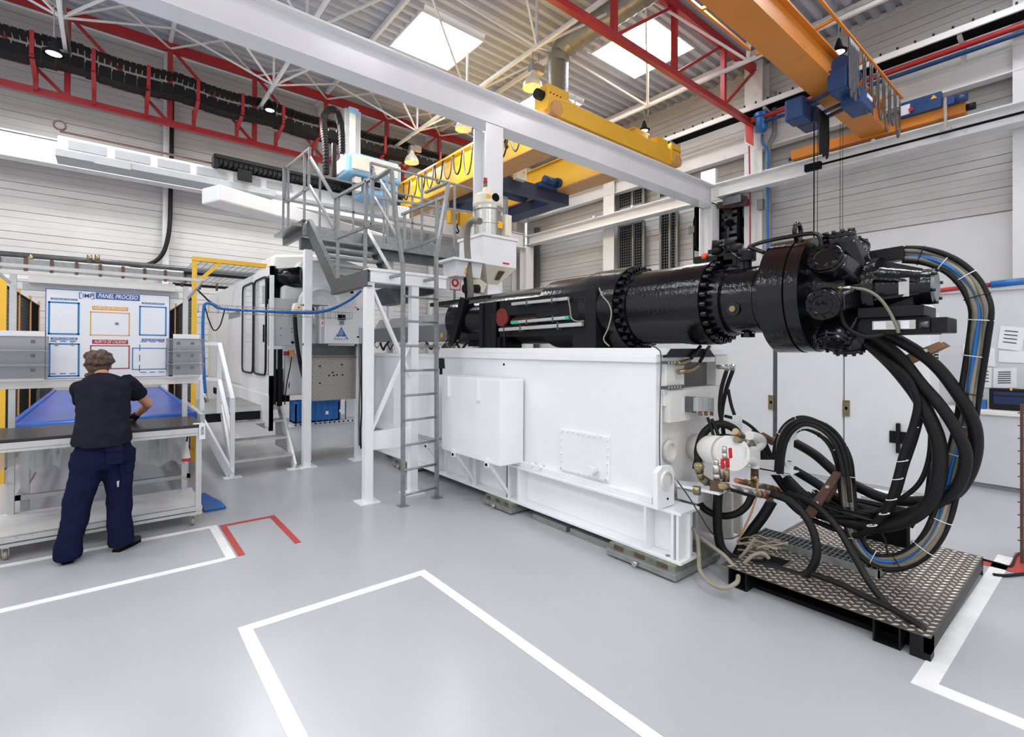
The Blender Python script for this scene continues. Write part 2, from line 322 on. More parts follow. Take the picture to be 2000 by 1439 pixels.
for y in (9.9, 8.5, 7.3, 5.0, 2.9): obj('lug', MB().cyl((11.3, y, 5.68), (11.22, y, 5.68), .035, n=8), M['steelwhite'], rr)
obj('conductor_bar', MB().bar((11.28, 3.9, 5.5), (11.28, Y0, 5.5), .02, .04).box(11.22, 11.32, 3.8, 4.1, 5.42, 5.56), M['dark'], rr, label='black conductor bar')
lr = thing('crane_rail', 'bright white crane rail along the far left wall behind the robot', 'beam', (-6, 13.4, 5.4))
obj('beam', MB().ibeam((X0, 13.35, 5.52), (11.4, 13.35, 5.52), .50, .32, .03).bar((X0, 13.22, 5.5), (11.3, 13.22, 5.5), .02, .44), M['steelwhite'], lr)
obj('column', MB().ibeam((11.45, 13.2, 0), (11.45, 13.2, 5.3), .34, .34, .02, up=(0, 1, 0)), M['steelwhite'], lr)
stat('wall_beam', MB().ibeam((11.85, Y0, 6.6), (11.85, YW, 6.6), .42, .22, .02), M['steelwhite'])
# cable tray along the right wall
ct = thing('cable_tray', 'white-edged cable tray with black underside along the right wall', 'cable tray', (11.6, 0, 7.2))
obj('tray', MB().box(11.35, 11.75, Y0, 10.6, 7.2, 7.22), M['dark'], ct, label='black tray underside')
obj('edge_rail', MB().box(11.31, 11.35, Y0, 10.6, 7.17, 7.28), M['steelwhite'], ct)
cb = MB(); 
for k in range(5): cb.tube([(11.42 + .06 * k, Y0 + i * .8, 7.26 + .02 * math.sin(i * 1.7 + k * 2)) for i in range(20)], .025, 6)
for i in range(60): cb.box(11.33, 11.36, Y0 + i * .26, Y0 + i * .26 + .03, 7.28, 7.34)
obj('cable', cb, M['rubber'], ct, kind='stuff', label='black cables lying in the tray')
for y in (9.3, 7.4, 5.0, 3.4, 1.7, 0.2): obj('bracket', MB().bar((11.8, y, 6.8), (11.8, y, 7.2), .07).bar((11.8, y, 7.1), (11.4, y, 7.16), .06), M['steelwhite'], ct)
pip = thing('wall_pipes', 'red and blue pipes running together below the right wall tray', 'pipe', (11.3, 0, 6.9))
obj('red_pipe', MB().tube([(11.45, 5.3, 6.98), (11.45, Y0, 6.98)], .05, 10), M['redsteel'], pip, label='dark red pipe')
obj('blue_pipe', MB().tube([(11.45, 5.2, 6.86), (11.45, Y0, 6.86)], .04, 10), M['blue'], pip, label='dark blue pipe')
# ================================================================ OVERHEAD EQUIPMENT
# ---- yellow double-girder crane
yc = thing('bridge_crane', 'yellow double-girder bridge crane behind the big white beam', 'crane', (7.0, 9.5, 5.7))
ec = MB().box(6.05, 9.72, 6.2, 6.45, 5.78, 6.12)
obj('end_carriage', ec, M['yellow'], yc, bev=.01)
for x0, x1, zt in ((5.80, 6.18, 6.26), (9.55, 9.9, 6.24)):
    h = obj('wheel_housing', MB().box(x0, x1, 6.16, 6.5, 5.84, zt), M['yellow'], yc, bev=.012)
    obj('wheel', MB().cyl(((x0 + x1) / 2, 6.10, 5.86), ((x0 + x1) / 2, 6.3, 5.86), .13, n=20), M['amber'], h)
    wb_ = MB()
    for a in range(4): wb_.cyl(((x0 + .06) + .08 * a, 6.17, 6.1), ((x0 + .06) + .08 * a, 6.14, 6.1), .01, n=6)
    obj('bolt_row', wb_, M['dark'], h)
obj('buffer', MB().cyl((5.66, 6.3, 6.08), (5.8, 6.3, 6.08), .085), M['rubber'], yc, label='round black rubber buffer')
obj('junction_box', MB().box(6.2, 6.38, 6.22, 6.4, 6.12, 6.3), M['yellow'], yc); obj('junction_box', MB().box(9.1, 9.5, 6.22, 6.4, 6.12, 6.28), M['yellow'], yc)
ch = MB()
for i in range(70): ch.box(6.3 + i * .046, 6.33 + i * .046, 6.3, 6.42, 6.12, 6.17)
obj('energy_chain', ch, M['rubber'], yc, kind='stuff', label='black cable chain on top')
g1x, g2x = 6.35, 8.6
for x, zz in ((g1x, 0), (g2x, .1)):
    g = obj('girder', MB().box(x - .02, x + .42, 6.4, 13.1, 5.55 + zz, 6.25 + zz), M['yellow'], yc)
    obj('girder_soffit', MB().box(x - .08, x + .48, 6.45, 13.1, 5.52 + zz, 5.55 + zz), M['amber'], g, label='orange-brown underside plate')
    obj('flange', MB().box(x - .08, x + .48, 6.4, 13.1, 6.25 + zz, 6.28 + zz), M['yellow'], g)
# festoon on girder 1
fr_ = MB().bar((g1x - .16, 6.6, 6.22), (g1x - .16, 13.0, 6.22), .04)
fs = obj('festoon_rail', fr_, M['yellow'], yc)
for i in range(14):
    y = 7.3 + i * .42; dp = .5 if i > 4 else .62
    lb = MB(); lb.tube(cr_spline([(g1x - .16, y, 6.2), (g1x - .17, y + .05, 6.2 - dp * .7), (g1x - .17, y + .17, 6.2 - dp), (g1x - .17, y + .30, 6.2 - dp * .7), (g1x - .16, y + .36, 6.2)], 4), .018, 6)
    obj('cable_loop', lb, M['rubber' if i % 2 else 'darksteel'], fs)
rp = MB()   # painted load marking "t" and curve on the girder side
for o_, tx, wd in (((g1x - .04, 7.86, 5.86), '4,5t', None),):
    obj('load_mark', text_mb(tx, .42, (g1x - .025, 8.55, 5.82), (0, -1, 0), (0, 0, 1), .002, 0, .008), M['dark'], yc, label='black load lettering on the girder')
# trolley between the girders
hpx0 = P(893, 430, 'Y', 10.9).x
tr = thing('crane_trolley', 'dark blue crane trolley frame hanging between the yellow girders', 'crane trolley', (7.6, 8.3, 5.5))
obj('frame', MB().box(6.85, 9.05, 8.8, 9.0, 5.35, 5.65).box(6.85, 9.05, 10.8, 11.0, 5.35, 5.65).box(6.9, 7.1, 9.0, 10.8, 5.42, 5.6).box(8.6, 9.05, 9.0, 10.8, 5.36, 5.65), M['navy'], tr)
obj('drum', MB().cyl((7.0, 9.8, 5.72), (8.4, 9.8, 5.72), .2), M['navy'], tr)
obj('motor', MB().cyl((8.1, 8.7, 5.78), (8.5, 8.7, 5.78), .1).cyl((8.5, 8.7, 5.78), (8.58, 8.7, 5.78), .13).box(8.0, 8.56, 8.7, 8.95, 5.6, 5.72), M['blue'], tr)
cb_ = obj('control_cabinet', MB().box(7.2, 7.5, 8.66, 8.8, 5.6, 6.05), M['offwhite'], tr)
obj('warning_label', MB().prism([(7.38, 8.659, 5.75), (7.46, 8.659, 5.75), (7.42, 8.659, 5.83)], (0, -.003, 0)), M['warn'], cb_)
hk = thing('hook_block', 'yellow double hook block hanging above the walkway', 'hook block', tuple(P(893, 450, 'Y', 10.9)))
hp = P(893, 430, 'Y', 10.9)
obj('sheave_case', MB().box(hp.x - .28, hp.x - .04, 10.8, 11.0, hp.z - .12, hp.z + .22), M['yellow'], hk, bev=.02)
obj('sheave_case', MB().box(hp.x + .04, hp.x + .26, 10.8, 11.0, hp.z - .12, hp.z + .22), M['yellow'], hk, bev=.02)
obj('nameplate', MB().box(hp.x - .19, hp.x - .09, 10.79, 10.8, hp.z - .02, hp.z + .12), M['dark'], hk)
obj('hook', MB().tube(cr_spline([(hp.x, 10.9, hp.z - .05), (hp.x, 10.9, hp.z - .2), (hp.x + .05, 10.9, hp.z - .28), (hp.x, 10.9, hp.z - .34), (hp.x - .05, 10.9, hp.z - .28)], 4), .018, 8), M['dark'], hk)
obj('rope', MB().cyl((hp.x - .1, 10.9, hp.z + .1), (hp.x - .1, 10.9, 5.5), .008, n=6).cyl((hp.x + .1, 10.9, hp.z + .1), (hp.x + .1, 10.9, 5.5), .008, n=6), M['dark'], hk)
# ---- orange single-girder crane
oc = thing('bridge_crane', 'orange single-girder crane at the top right with blue trolley', 'crane', (7.0, 2.9, 5.85))
gd = MB().box(-3.0, 11.5, 2.78, 3.10, 5.86, 6.24)
obj('girder', gd, M['orange'], oc)
obj('flange', MB().box(-3.0, 11.3, 2.70, 3.18, 6.24, 6.27).box(-3.0, 11.4, 2.72, 3.14, 5.84, 5.86), M['orange'], oc)
stp = MB()
for k in range(4): stp.prism([(10.2 + k * .16, 2.779, 5.9), (10.27 + k * .16, 2.779, 5.9), (10.27 + k * .16, 2.779, 6.2), (10.2 + k * .16, 2.779, 6.2)], (0, -.003, 0))
obj('lettering', stp, M['navy'], oc, label='row of dark blue upright marks')
obj('end_carriage', MB().box(11.38, 11.58, 1.62, 4.42, 5.80, 6.0), M['orange'], oc, bev=.01)
obj('buffer', MB().cyl((11.48, 1.62, 5.9), (11.48, 1.5, 5.9), .06).cyl((11.48, 4.42, 5.85), (11.48, 4.5, 5.85), .03), M['rubber'], oc)
pb = obj('control_box', MB().box(11.3, 11.42, 1.92, 2.52, 5.98, 6.26), M['blue'], oc, bev=.008, label='long blue control box')
obj('label_plate', MB().box(11.295, 11.3, 2.36, 2.5, 6.02, 6.2), M['paper'], pb); obj('switch', MB().cyl((11.3, 2.34, 6.08), (11.26, 2.34, 6.08), .035), M['redpaint'], pb)
obj('warning_label', MB().prism([(11.296, 1.98, 6.16), (11.296, 2.07, 6.16), (11.296, 2.025, 6.23)], (-.003, 0, 0)), M['warn'], pb)
obj('travel_motor', MB().cyl((11.3, 1.74, 6.02), (11.3, 1.58, 6.02), .07).box(11.24, 11.36, 1.74, 1.84, 5.96, 6.1), M['blue'], oc)
obj('collector_arm', MB().bar((11.28, 1.86, 6.1), (11.28, 1.86, 5.56), .04).box(11.2, 11.34, 1.78, 1.94, 5.5, 5.56), M['zinc'], oc)
for yy, nm in ((2.45, 'festoon_rail'), (3.55, 'festoon_rail')):
    fr2 = obj(nm, MB().bar((-3.0, yy, 6.3), (11.2 if yy < 3 else 7.6, yy, 6.3), .035), M['orange'], oc)
    for x in (4.5, 6.2, 7.8, 9.3, 10.9):
        if yy < 3 or x < 8: obj('outrigger', MB().bar((x, yy, 6.3), (x, 2.9, 6.26), .04), M['orange'], fr2)
for i in range(13):
    x = 8.35 + i * .055 if i < 6 else 8.75 + (i - 6) * .34; dp = .75 + .12 * math.sin(i * 2.1)
    wd = .05 if i < 6 else .12
    obj('cable_loop', MB().tube(cr_spline([(x, 2.45, 6.26), (x + .01, 2.45, 6.26 - dp * .75), (x + wd, 2.45, 6.26 - dp), (x + 2 * wd, 2.45, 6.26 - dp * .75), (x + 2 * wd, 2.45, 6.26)], 4), .014, 6), M['darksteel'], fr2 if False else oc, label='hanging grey festoon cable')
ot = thing('hoist_trolley', 'blue rope hoist trolley riding under the orange girder', 'hoist', (7.9, 2.9, 5.6))
obj('gearbox', MB().box(8.72, 9.1, 3.2, 3.5, 5.5, 5.86), M['blue'], ot, bev=.04)
obj('side_frame', MB().box(9.1, 9.5, 3.15, 3.45, 5.5, 5.78), M['navy'], ot, bev=.02)
obj('motor', MB().cyl((8.5, 2.6, 5.98), (9.1, 2.6, 5.98), .11).cyl((8.45, 2.6, 5.98), (8.5, 2.6, 5.98), .12), M['blue'], ot)
obj('drive_box', MB().box(8.42, 8.9, 2.5, 2.76, 5.6, 5.92).box(8.8, 9.35, 2.42, 2.7, 5.45, 5.7), M['blue'], ot, bev=.02)
obj('crossbar', MB().bar((9.0, 3.4, 5.76), (8.7, 2.6, 5.76), .05).bar((9.4, 3.4, 5.58), (9.1, 2.6, 5.58), .05).bar((9.45, 3.3, 5.74), (9.25, 2.6, 5.74), .05), M['navy'], ot)
obj('nameplate', MB().box(9.05, 9.3, 2.41, 2.42, 5.6, 5.66), M['paper'], ot)
cbx = MB()
for k in range(5): cbx.tube(cr_spline([(8.85 + .07 * k, 3.0, 5.55), (8.83 + .07 * k, 3.0, 5.1), (8.87 + .07 * k, 3.0, 4.85 + .05 * (k % 2)), (8.93 + .07 * k, 3.0, 5.1), (8.91 + .07 * k, 3.0, 5.55)], 4), .018, 6)
obj('cable_bundle', cbx, M['rubber'], ot, label='grey cables looped in a bundle')
for q in ((1590, 240, 1598, 470), (1597, 240, 1612, 470), (1641, 240, 1637, 478), (1646, 240, 1642, 478)):
    a = P(q[0], q[1], 'Y', 2.9); b = P(q[2], q[3], 'Y', 2.9); obj('pendant_rope', MB().cyl(a, V((a.x, a.y, b.z)), .004 if q[0] != 1590 else .009, n=6), M['dark'], ot, label='thin hanging rope')
# ---- hall lamps
def bell(px, py, X, label, dome=True):
    p = P(px, py, 'X', X); t = thing('pendant_lamp', label, 'lamp', tuple(p), 'hall pendant lamps')
    if dome:
        obj('shade', MB().lathe([(0, .19), (.08, .175), (.17, .125), (.23, .07), (.32, .05)], p, (0, 0, 1)).lathe([(0.01, .18), (.15, .12), (.22, .05)], p, (0, 0, 1)), M['lampdome'], t)
        obj('bulb', MB().ball(p + V((0, 0, .09)), .05, 10, 6), M['glossw'], t)
        obj('ballast', MB().box(p.x - .06, p.x + .06, p.y - .06, p.y + .06, p.z + .32, p.z + .44).box(p.x + .06, p.x + .26, p.y - .05, p.y + .05, p.z + .34, p.z + .48), M['midgrey'], t)
    else:
        obj('shade', MB().lathe([(0, .12), (.03, .13), (.06, .075), (.14, .05), (.24, .02)], p, (0, 0, 1)), M['dark'], t)
        obj('diffuser', MB().lathe([(.008, 0.001), (.006, .09)], p, (0, 0, 1)), M['lamp'], t)
    obj('suspension', MB().cyl((p.x, p.y, p.z + .24), (p.x, p.y, 7.3), .008, n=6).cyl((p.x + .15, p.y, p.z + .4 if dome else 6.99), (p.x + .15, p.y, 7.3), .006, n=6), M['midgrey'], t)
bell(105, 106, -.65, 'black dome lamp at the far left in front of the red girder', False)
bell(527, 216, 2.69, 'black dome lamp above the white gantry robot', False)
bell(804, 318, 6.12, 'silver bell lamp above the start of the yellow girder')
bell(905, 253, 6.12, 'silver bell lamp right under the big white beam')
bell(1040, 172, 6.12, 'silver bell lamp beside the spiral air duct')
bell(1107, 328, 9.56, 'white bell lamp behind the rear yellow girder')
bell(1022, 358, 9.56, 'small far bell lamp beside the blue trolley')
bell(1258, 256, 9.56, 'black dome lamp above the yellow end carriage', False)
bell(1638, 103, 9.56, 'black dome lamp beside the orange girder', False)
wl = P(1035, 414, 'Y', 13.0); t = thing('work_light', 'bright lit floodlight at the corner under the yellow crane', 'lamp', tuple(wl))
obj('lens', MB().lathe([(0, .11), (-.01, .001)], wl, (-.6, -.8, 0)), M['spot'], t); obj('housing', MB().lathe([(0, .13), (.12, .08), (.13, .001)], wl, (.6, .8, 0)), M['dark'], t)
obj('stem', MB().bar(wl + V((0, .1, .1)), V((wl.x, 13.1, 5.3)), .03), M['midgrey'], t)
# ---- spiral duct
du = thing('air_duct', 'galvanised spiral air duct bending down to the yellow end carriage', 'duct', (7.3, 7.5, 7.2))
dx, dy = 7.36, 7.5
path = [(dx, dy, 7.0), (dx, dy, 7.8), (dx + .02, dy - .12, 8.02), (dx + .05, dy - .4, 8.1), (dx + .1, Y0, 8.1)]
rads = []; pts = []
for a, b in zip(path[:-1], path[1:]):
    n = max(2, int((V(b) - V(a)).length / .05)); n = min(n, 130)
    for i in range(n): pts.append(V(a).lerp(V(b), i / n)); rads.append(.235 if i % 2 else .222)
obj('pipe', MB().tube(pts, rads, 20), M['duct'], du)
obj('transition', MB().hexa([(dx - .3, dy - .25, 6.55), (dx + .3, dy - .25, 6.55), (dx + .3, dy + .25, 6.55), (dx - .3, dy + .25, 6.55)], [(dx - .2, dy - .2, 7.0), (dx + .2, dy - .2, 7.0), (dx + .2, dy + .2, 7.0), (dx - .2, dy + .2, 7.0)]), M['duct'], du)
# ---- cable tray on the red girder, energy chains
lt = thing('cable_tray', 'black cable chain tray on red brackets along the far left girder', 'cable tray', (0, 12.7, 7.0))
trough = MB(); ticks = MB(); slats = MB(); xs_ = -6
while xs_ < 8.3:
    sag = -.07 * math.sin(((xs_ + .68) % 1.71) / 1.71 * math.pi)
    trough.box(xs_, xs_ + .195, 12.45, 12.5, 6.98 + sag, 7.2 + sag).box(xs_, xs_ + .2, 12.5, 12.8, 6.98 + sag, 7.0 + sag)
    slats.box(xs_, xs_ + .08, 12.44, 12.8, 7.40 + sag, 7.45 + sag).box(xs_ + .1, xs_ + .18, 12.44, 12.8, 7.40 + sag, 7.45 + sag).box(xs_, xs_ + .2, 12.46, 12.6, 7.41 + sag, 7.44 + sag); ticks.box(xs_, xs_ + .015, 12.44, 12.452, 7.15 + sag, 7.2 + sag); xs_ += .2
obj('clip_tick', ticks, M['zinc'], lt, kind='stuff', label='pale clips along the trough edge'); obj('trough', trough, M['rubber'], lt, kind='stuff'); obj('chain', slats, M['rubber'], lt, kind='stuff')
k = -5.4
while k < 8.2:
    obj('bracket', MB().bar((k, 12.42, 6.98), (k, 12.42, 7.4), .06).bar((k, 12.42, 6.98), (k, 13.1, 6.8), .07).bar((k, 13.1, 6.6), (k, 13.1, 7.0), .07), M['redsteel'], lt, label='red bracket'); k += .855
# ---- gantry robot
rb = thing('gantry_robot', 'white linear gantry robot with light blue carriage cover above the press', 'robot', (3.0, 9.6, 4.5))
b0 = P(110, 300, 'Y', 10.3); b1 = P(640, 420, 'Y', 10.3)
obj('beam', MB().box(-.62, 5.2, 10.0, 10.4, 4.57, 4.84), M['steelwhite'], rb, bev=.02)
for k in range(6): obj('beam_window', MB().box(-.5 + k * .55, -.05 + k * .55, 9.985, 10.0, 4.66, 4.79), M['grey'], rb)
obj('bottom_plate', MB().box(-.64, 2.4, 9.96, 10.42, 4.52, 4.62).box(-.2, .25, 9.94, 9.96, 4.50, 4.62), M['grey'], rb)
obj('rail', MB().bar((-.6, 10.1, 4.93), (1.6, 10.1, 4.93), .03), M['rust'], rb); obj('eyebolt', MB().tube([(-.6 + .07 * math.cos(a), 10.1, 5.02 + .07 * math.sin(a)) for a in [i * math.pi / 6 for i in range(12)]], .014, 6, closed=True), M['rust'], rb)
q0 = P(410, 374, 'Y', 9.6); q1 = P(700, 432, 'Y', 9.0)
obj('lower_beam', MB().bar((q0.x, 9.6, 4.24), (5.0, 11.15, 4.24), .5, .28), M['steelwhite'], rb, bev=.03)
ec_ = MB()
for i in range(44): ec_.box(1.45 + i * .08, 1.51 + i * .08, 9.85, 10.1, 4.88, 4.98)
ec_.box(1.4, 5.0, 9.83, 9.87, 4.97, 5.03).box(1.4, 5.0, 10.06, 10.1, 4.86, 5.04).box(1.38, 1.46, 9.85, 10.1, 4.82, 5.03).box(1.75, 1.98, 9.86, 9.9, 4.66, 4.86)
obj('energy_chain', ec_, M['rubber'], rb, label='flat black energy chain')
cx = 3.5
obj('carriage_cover', MB().prism([(cx, 9.3, 5.05), (cx + 1.15, 9.3, 5.05), (cx + 1.15, 9.3, 5.38), (cx + 1.05, 9.3, 5.48), (cx + .1, 9.3, 5.48), (cx, 9.3, 5.38)], (0, .8, 0)), M['robotblue'], rb, bev=.05)
obj('cover_panel', MB().box(cx + .1, cx + 1.05, 9.27, 9.31, 5.14, 5.42).box(cx - .02, cx + .01, 9.4, 9.95, 5.12, 5.4), M['cream'], rb, bev=.02)
obj('lower_cover', MB().box(cx + .35, cx + 1.1, 9.35, 9.9, 4.72, 5.05), M['robotblue'], rb, bev=.04); obj('vent', MB().box(cx + .5, cx + .7, 9.33, 9.35, 4.85, 5.0), M['dark'], rb); obj('terminal_strip', MB().box(cx + .18, cx + .3, 9.33, 9.5, 4.75, 5.02), M['cream'], rb)
obj('mast', MB().box(3.62, 3.95, 9.75, 10.0, 5.4, 6.5), M['alu'], rb, bev=.01); obj('mast_strip', MB().box(3.72, 3.84, 9.74, 9.76, 5.4, 6.42), M['cream'], rb); obj('mast_cap', MB().box(3.70, 3.9, 9.73, 10.0, 6.42, 6.54), M['robotblue'], rb)
lp = P(672, 290, 'Y', 9.8)
pts = [P(x, y, 'Y', 9.8) for x, y in ((637, 340), (636, 290), (632, 250), (634, 225), (645, 214), (657, 218), (663, 235), (667, 260), (668, 300))]
cl = MB(); sp = cr_spline(pts, 8)
for i, p in enumerate(sp[:-1]): cl.bar(p, p.lerp(sp[i + 1], .7), .09, .12)
obj('cable_loop', cl, M['rubber'], rb, label='black energy chain loop beside the mast')
obj('cable', MB().bar(P(652, 345, 'Y', 9.8), P(652, 280, 'Y', 9.8), .07), M['rubber'], rb)
# ---- wall details
def duct_thing(): pass
def P12(x, y, X=11.95): return P(x, y, 'X', X)
for i, (xa, xb, ya, yb, lab) in enumerate([(1207, 1257, 362, 405, 'upper wire mesh grille on the right wall, wide'), (1209, 1257, 436, 552, 'lower wire mesh grille on the right wall, wide with centre bar'), (1288, 1322, 352, 385, 'upper wire mesh grille on the right wall, narrow'), (1290, 1322, 412, 530, 'lower wire mesh grille on the right wall, narrow')]):
    a = P12((xa + xb) / 2, ya); b = P12((xa + xb) / 2, yb); y0 = P12(xa, ya).y; y1 = P12(xb, ya).y; z0, z1 = b.z, a.z
    t = thing('wall_grille', lab, 'grille', (11.95, (y0 + y1) / 2, z0), 'mesh grilles on the right wall')
    obj('backing', MB().box(11.99, 12.05, y1, y0, z0, z1), M['dark'], t)
    f = MB(); 
    for yy in (y0, y1, y0 * .42 + y1 * .58): f.box(11.93, 11.99, yy - .03, yy + .03, z0, z1)
    f.box(11.93, 11.99, y1, y0, z0 - .02, z0 + .04).box(11.93, 11.99, y1, y0, z1 - .04, z1 + .02); obj('frame', f, M['galv'], t)
    g = MB(); yy = y1
    while yy < y0: g.box(11.965, 11.975, yy, yy + .008, z0, z1); yy += .08
    zz = z0
    while zz < z1: g.box(11.965, 11.975, y1, y0, zz, zz + .008); zz += .08
    obj('mesh', g, M['midgrey'], t)
for xa, lab in ((1189, 'dark vertical door track left of the mesh grilles'), (1048, 'grey vertical door track in the far corner')):
    a = P12(xa, 420); obj('door_track', MB().box(11.9, 12.05, a.y - .08, a.y + .08, 0, 6.1), M['darksteel'], None, lab, 'door track')
for i, (xa, xb, ya, yb, lab) in enumerate([(1360, 1395, 405, 490, 'dark square wall fan left of the white post'), (1402, 1448, 400, 480, 'dark square wall fan right of the white post')]):
    y0 = P(xa, 440, 'X', 11.8).y; y1 = P(xb, 440, 'X', 11.8).y; z1 = P(xa, ya, 'X', 11.8).z; z0 = P(xa, yb, 'X', 11.8).z
    t = thing('wall_fan', lab, 'fan', (11.8, (y0 + y1) / 2, z0), 'wall fans')
    obj('housing', MB().box(11.7, 12.02, y1, y1 + .06, z0, z1).box(11.7, 12.02, y0 - .06, y0, z0, z1).box(11.7, 12.02, y1, y0, z0, z0 + .06).box(11.7, 12.02, y1, y0, z1 - .06, z1).box(12.0, 12.04, y1, y0, z0, z1), M['dark'], t)
    cy, cz = (y0 + y1) / 2, (z0 + z1) / 2
    for k in range(5):
        a = k * 2 * math.pi / 5; u = V((0, math.cos(a), math.sin(a))); v_ = V((0, -math.sin(a), math.cos(a)))
        c0 = V((11.85, cy, cz)); obj('blade', MB().prism([c0 + u * .06, c0 + u * .5 - v_ * .1, c0 + u * .52 + v_ * .14 + V((.05, 0, 0)), c0 + u * .08 + v_ * .08], (.01, 0, 0)), M['darksteel'], t)
    obj('hub', MB().cyl((11.78, cy, cz), (11.92, cy, cz), .09), M['dark'], t)
    for k in range(5): obj('louvre', MB().box(11.98, 12.0, y1 + .06, y0 - .06, z0 + .12 + k * (z1 - z0 - .2) / 5, z0 + .2 + k * (z1 - z0 - .2) / 5), M['grey'], t)
t = thing('wall_bracket_box', 'rusty brown bracket with grey box above the right wall fan', 'bracket', tuple(P(1430, 395, 'X', 11.6)))
a = P(1403, 402, 'X', 11.6); b = P(1462, 395, 'X', 11.6); obj('arm', MB().bar(a, b, .14), M['rust'], t); obj('box', MB().box(11.4, 11.8, P(1455, 395, 'X', 11.6).y, P(1420, 395, 'X', 11.6).y, b.z, b.z + .18), M['darksteel'], t)
# pipes down the wall column
def wpipe(name, lab, pts, r, mt, cat='pipe'):
    obj(name, MB().tube(cr_spline(pts, 4), r, 10), mt, None, lab, cat)
wpipe('drain_pipe', 'grey drainpipe beside the white wall column', [P(1512, y, 'X', 11.7) for y in (180, 230, 262)] + [P(1502, 285, 'X', 11.7), P(1500, 320, 'X', 11.7), P(1502, 400, 'X', 11.7), P(1503, 500, 'X', 11.7), P(1503, 620, 'X', 11.7)], .055, M['midgrey'])
wpipe('water_pipe', 'thin blue pipe running down the wall column below the filter', [P(x, y, 'X', 11.55) for x, y in ((1488, 262), (1489, 280), (1499, 295), (1499, 330), (1499, 420), (1500, 540))], .025, M['bluehose'])
wpipe('riser_pipe', 'thin dark red pipe at the left edge of the wall column', [P(x, y, 'X', 11.6) for x, y in ((1463, 285), (1465, 400), (1465, 560))], .018, M['redsteel'])
fp = P(1487, 258, 'X', 11.5); t = thing('air_filter', 'blue cylindrical air filter hanging at the wall column', 'filter', tuple(fp))
obj('bowl', MB().lathe([(0, .02), (.03, .12), (.32, .12), (.34, .16), (.42, .16), (.45, .02)], fp, (0, 0, 1)), M['bluehose'], t)
wpipe('conduit_drop', 'thin black conduit with box hanging left of the wall fans', [P(x, y, 'X', 11.9) for x, y in ((1358, 422), (1355, 432), (1355, 470), (1355, 520))], .014, M['dark'])
rf = P(1464, 250, 'X', 11.6); obj('red_sign', MB().prism([P(1456, 240, 'X', 11.5), P(1471, 247, 'X', 11.5), P(1471, 285, 'X', 11.5), P(1457, 277, 'X', 11.5)], (.02, 0, 0)), M['redpaint'], None, 'red tag sign with a white symbol at the end of the red girder', 'sign')
obj('column_box', MB().box(11.6, 11.72, P(1493, 400, 'X', 11.7).y, P(1482, 400, 'X', 11.7).y, P(1488, 410, 'X', 11.7).z, P(1488, 390, 'X', 11.7).z), M['midgrey'], None, 'small grey box fixed to the white wall column', 'box')
# wall cable and pipe on the far left wall
obj('wall_cable', MB().tube(cr_spline([P(x, y, 'Y', 13.8) for x, y in ((336, 180), (335, 300), (333, 380), (332, 430), (328, 465), (318, 495), (300, 512), (270, 520), (245, 514))], 5), .045, 8), M['rubber'], None, 'thick black cable running down the far left wall and curling over the pipe', 'cable')
t = thing('wall_pipework', 'long dark pipe on brackets low along the far left wall', 'pipe', (0, 12.5, 3.4))
obj('pipe', MB().tube([P(-60, 490, 'Y', 12.5), P(240, 514, 'Y', 12.5), P(560, 543, 'Y', 12.5)], .05, 10), M['darksteel'], t)
obj('white_pipe', MB().tube([P(-60, 500, 'Y', 12.4), P(200, 521, 'Y', 12.4), P(380, 536, 'Y', 12.4)], .04, 8), M['offwhite'], t)
for x in (60, 175, 190): p_ = P(x, 505, 'Y', 12.4); obj('valve', MB().cyl(p_ + V((0, -.05, -.06)), p_ + V((0, -.05, .06)), .04, n=8), M['brass'], t)
t = thing('conveyor_rail', 'galvanised overhead conveyor rail with brown clips behind the display board', 'rail', (0, 9.8, 2.9))
a = P(-30, 508, 'Y', 10); b = P(380, 545, 'Y', 10)
obj('rail', MB().bar((a.x, 10, (a.z + b.z) / 2), (b.x, 10, (a.z + b.z) / 2), .06, .16), M['galv'], t); obj('lower_rail', MB().bar((a.x, 9.9, (a.z + b.z) / 2 - .2), (b.x, 9.9, (a.z + b.z) / 2 - .2), .05, .05), M['whitedirty'], t)
for k in range(9): xx = a.x + (b.x - a.x) * (k + .5) / 9; obj('clip', MB().box(xx - .02, xx + .02, 9.94, 9.97, (a.z + b.z) / 2 - .1, (a.z + b.z) / 2 + .09), M['rust'], t)
# ================================================================ INJECTION MACHINE (bed + black cylinder)
bed = thing('machine_bed', 'long white machine bed carrying the black cylinder, with side box and ribbed foot beam', 'machine', (3.7, 4.8, 0.1))
YN, YF = 1.98, 8.2
foot = MB().box(3.2, 3.46, YN, YF, .10, .125).box(3.2, 3.46, YN, YF, .455, .48).box(3.32, 3.345, YN, YF, .125, .455)
obj('rear_foot_beam', MB().box(3.95, 4.3, 2.3, YF, .10, .48), M['white'], bed)
obj('foot_beam', foot, M['white'], bed, bev=.004)
for y in (2.0, 2.28, 3.8, 3.98, 4.7, 5.4, 6.2, 7.0, 7.8): obj('rib', MB().box(3.205, 3.34, y, y + .02, .125, .455), M['white'], bed)
obj('end_web', MB().box(3.2, 3.46, YN + .06, YN + .08, .125, .455), M['white'], bed)
for y in (2.05, 3.95): obj('bolt_hole', MB().cyl((3.24, y + .06, .126), (3.24, y + .06, .129), .018), M['midgrey'], bed)
pl = MB().box(3.27, 3.36, 2.24, 7.6, .5, 1.56).box(3.36, 4.3, 2.78, 7.6, .5, 1.56); obj('body_panel', pl, M['white'], bed, bev=.006)
obj('base_strip', MB().box(3.22, 3.3, 2.24, 7.6, .48, .53), M['white'], bed, bev=.004)
obj('top_ledge', MB().box(3.24, 4.33, 2.22, 5.5, 1.56, 1.62).box(3.26, 4.31, 2.2, 5.45, 1.62, 1.675), M['white'], bed, bev=.006)
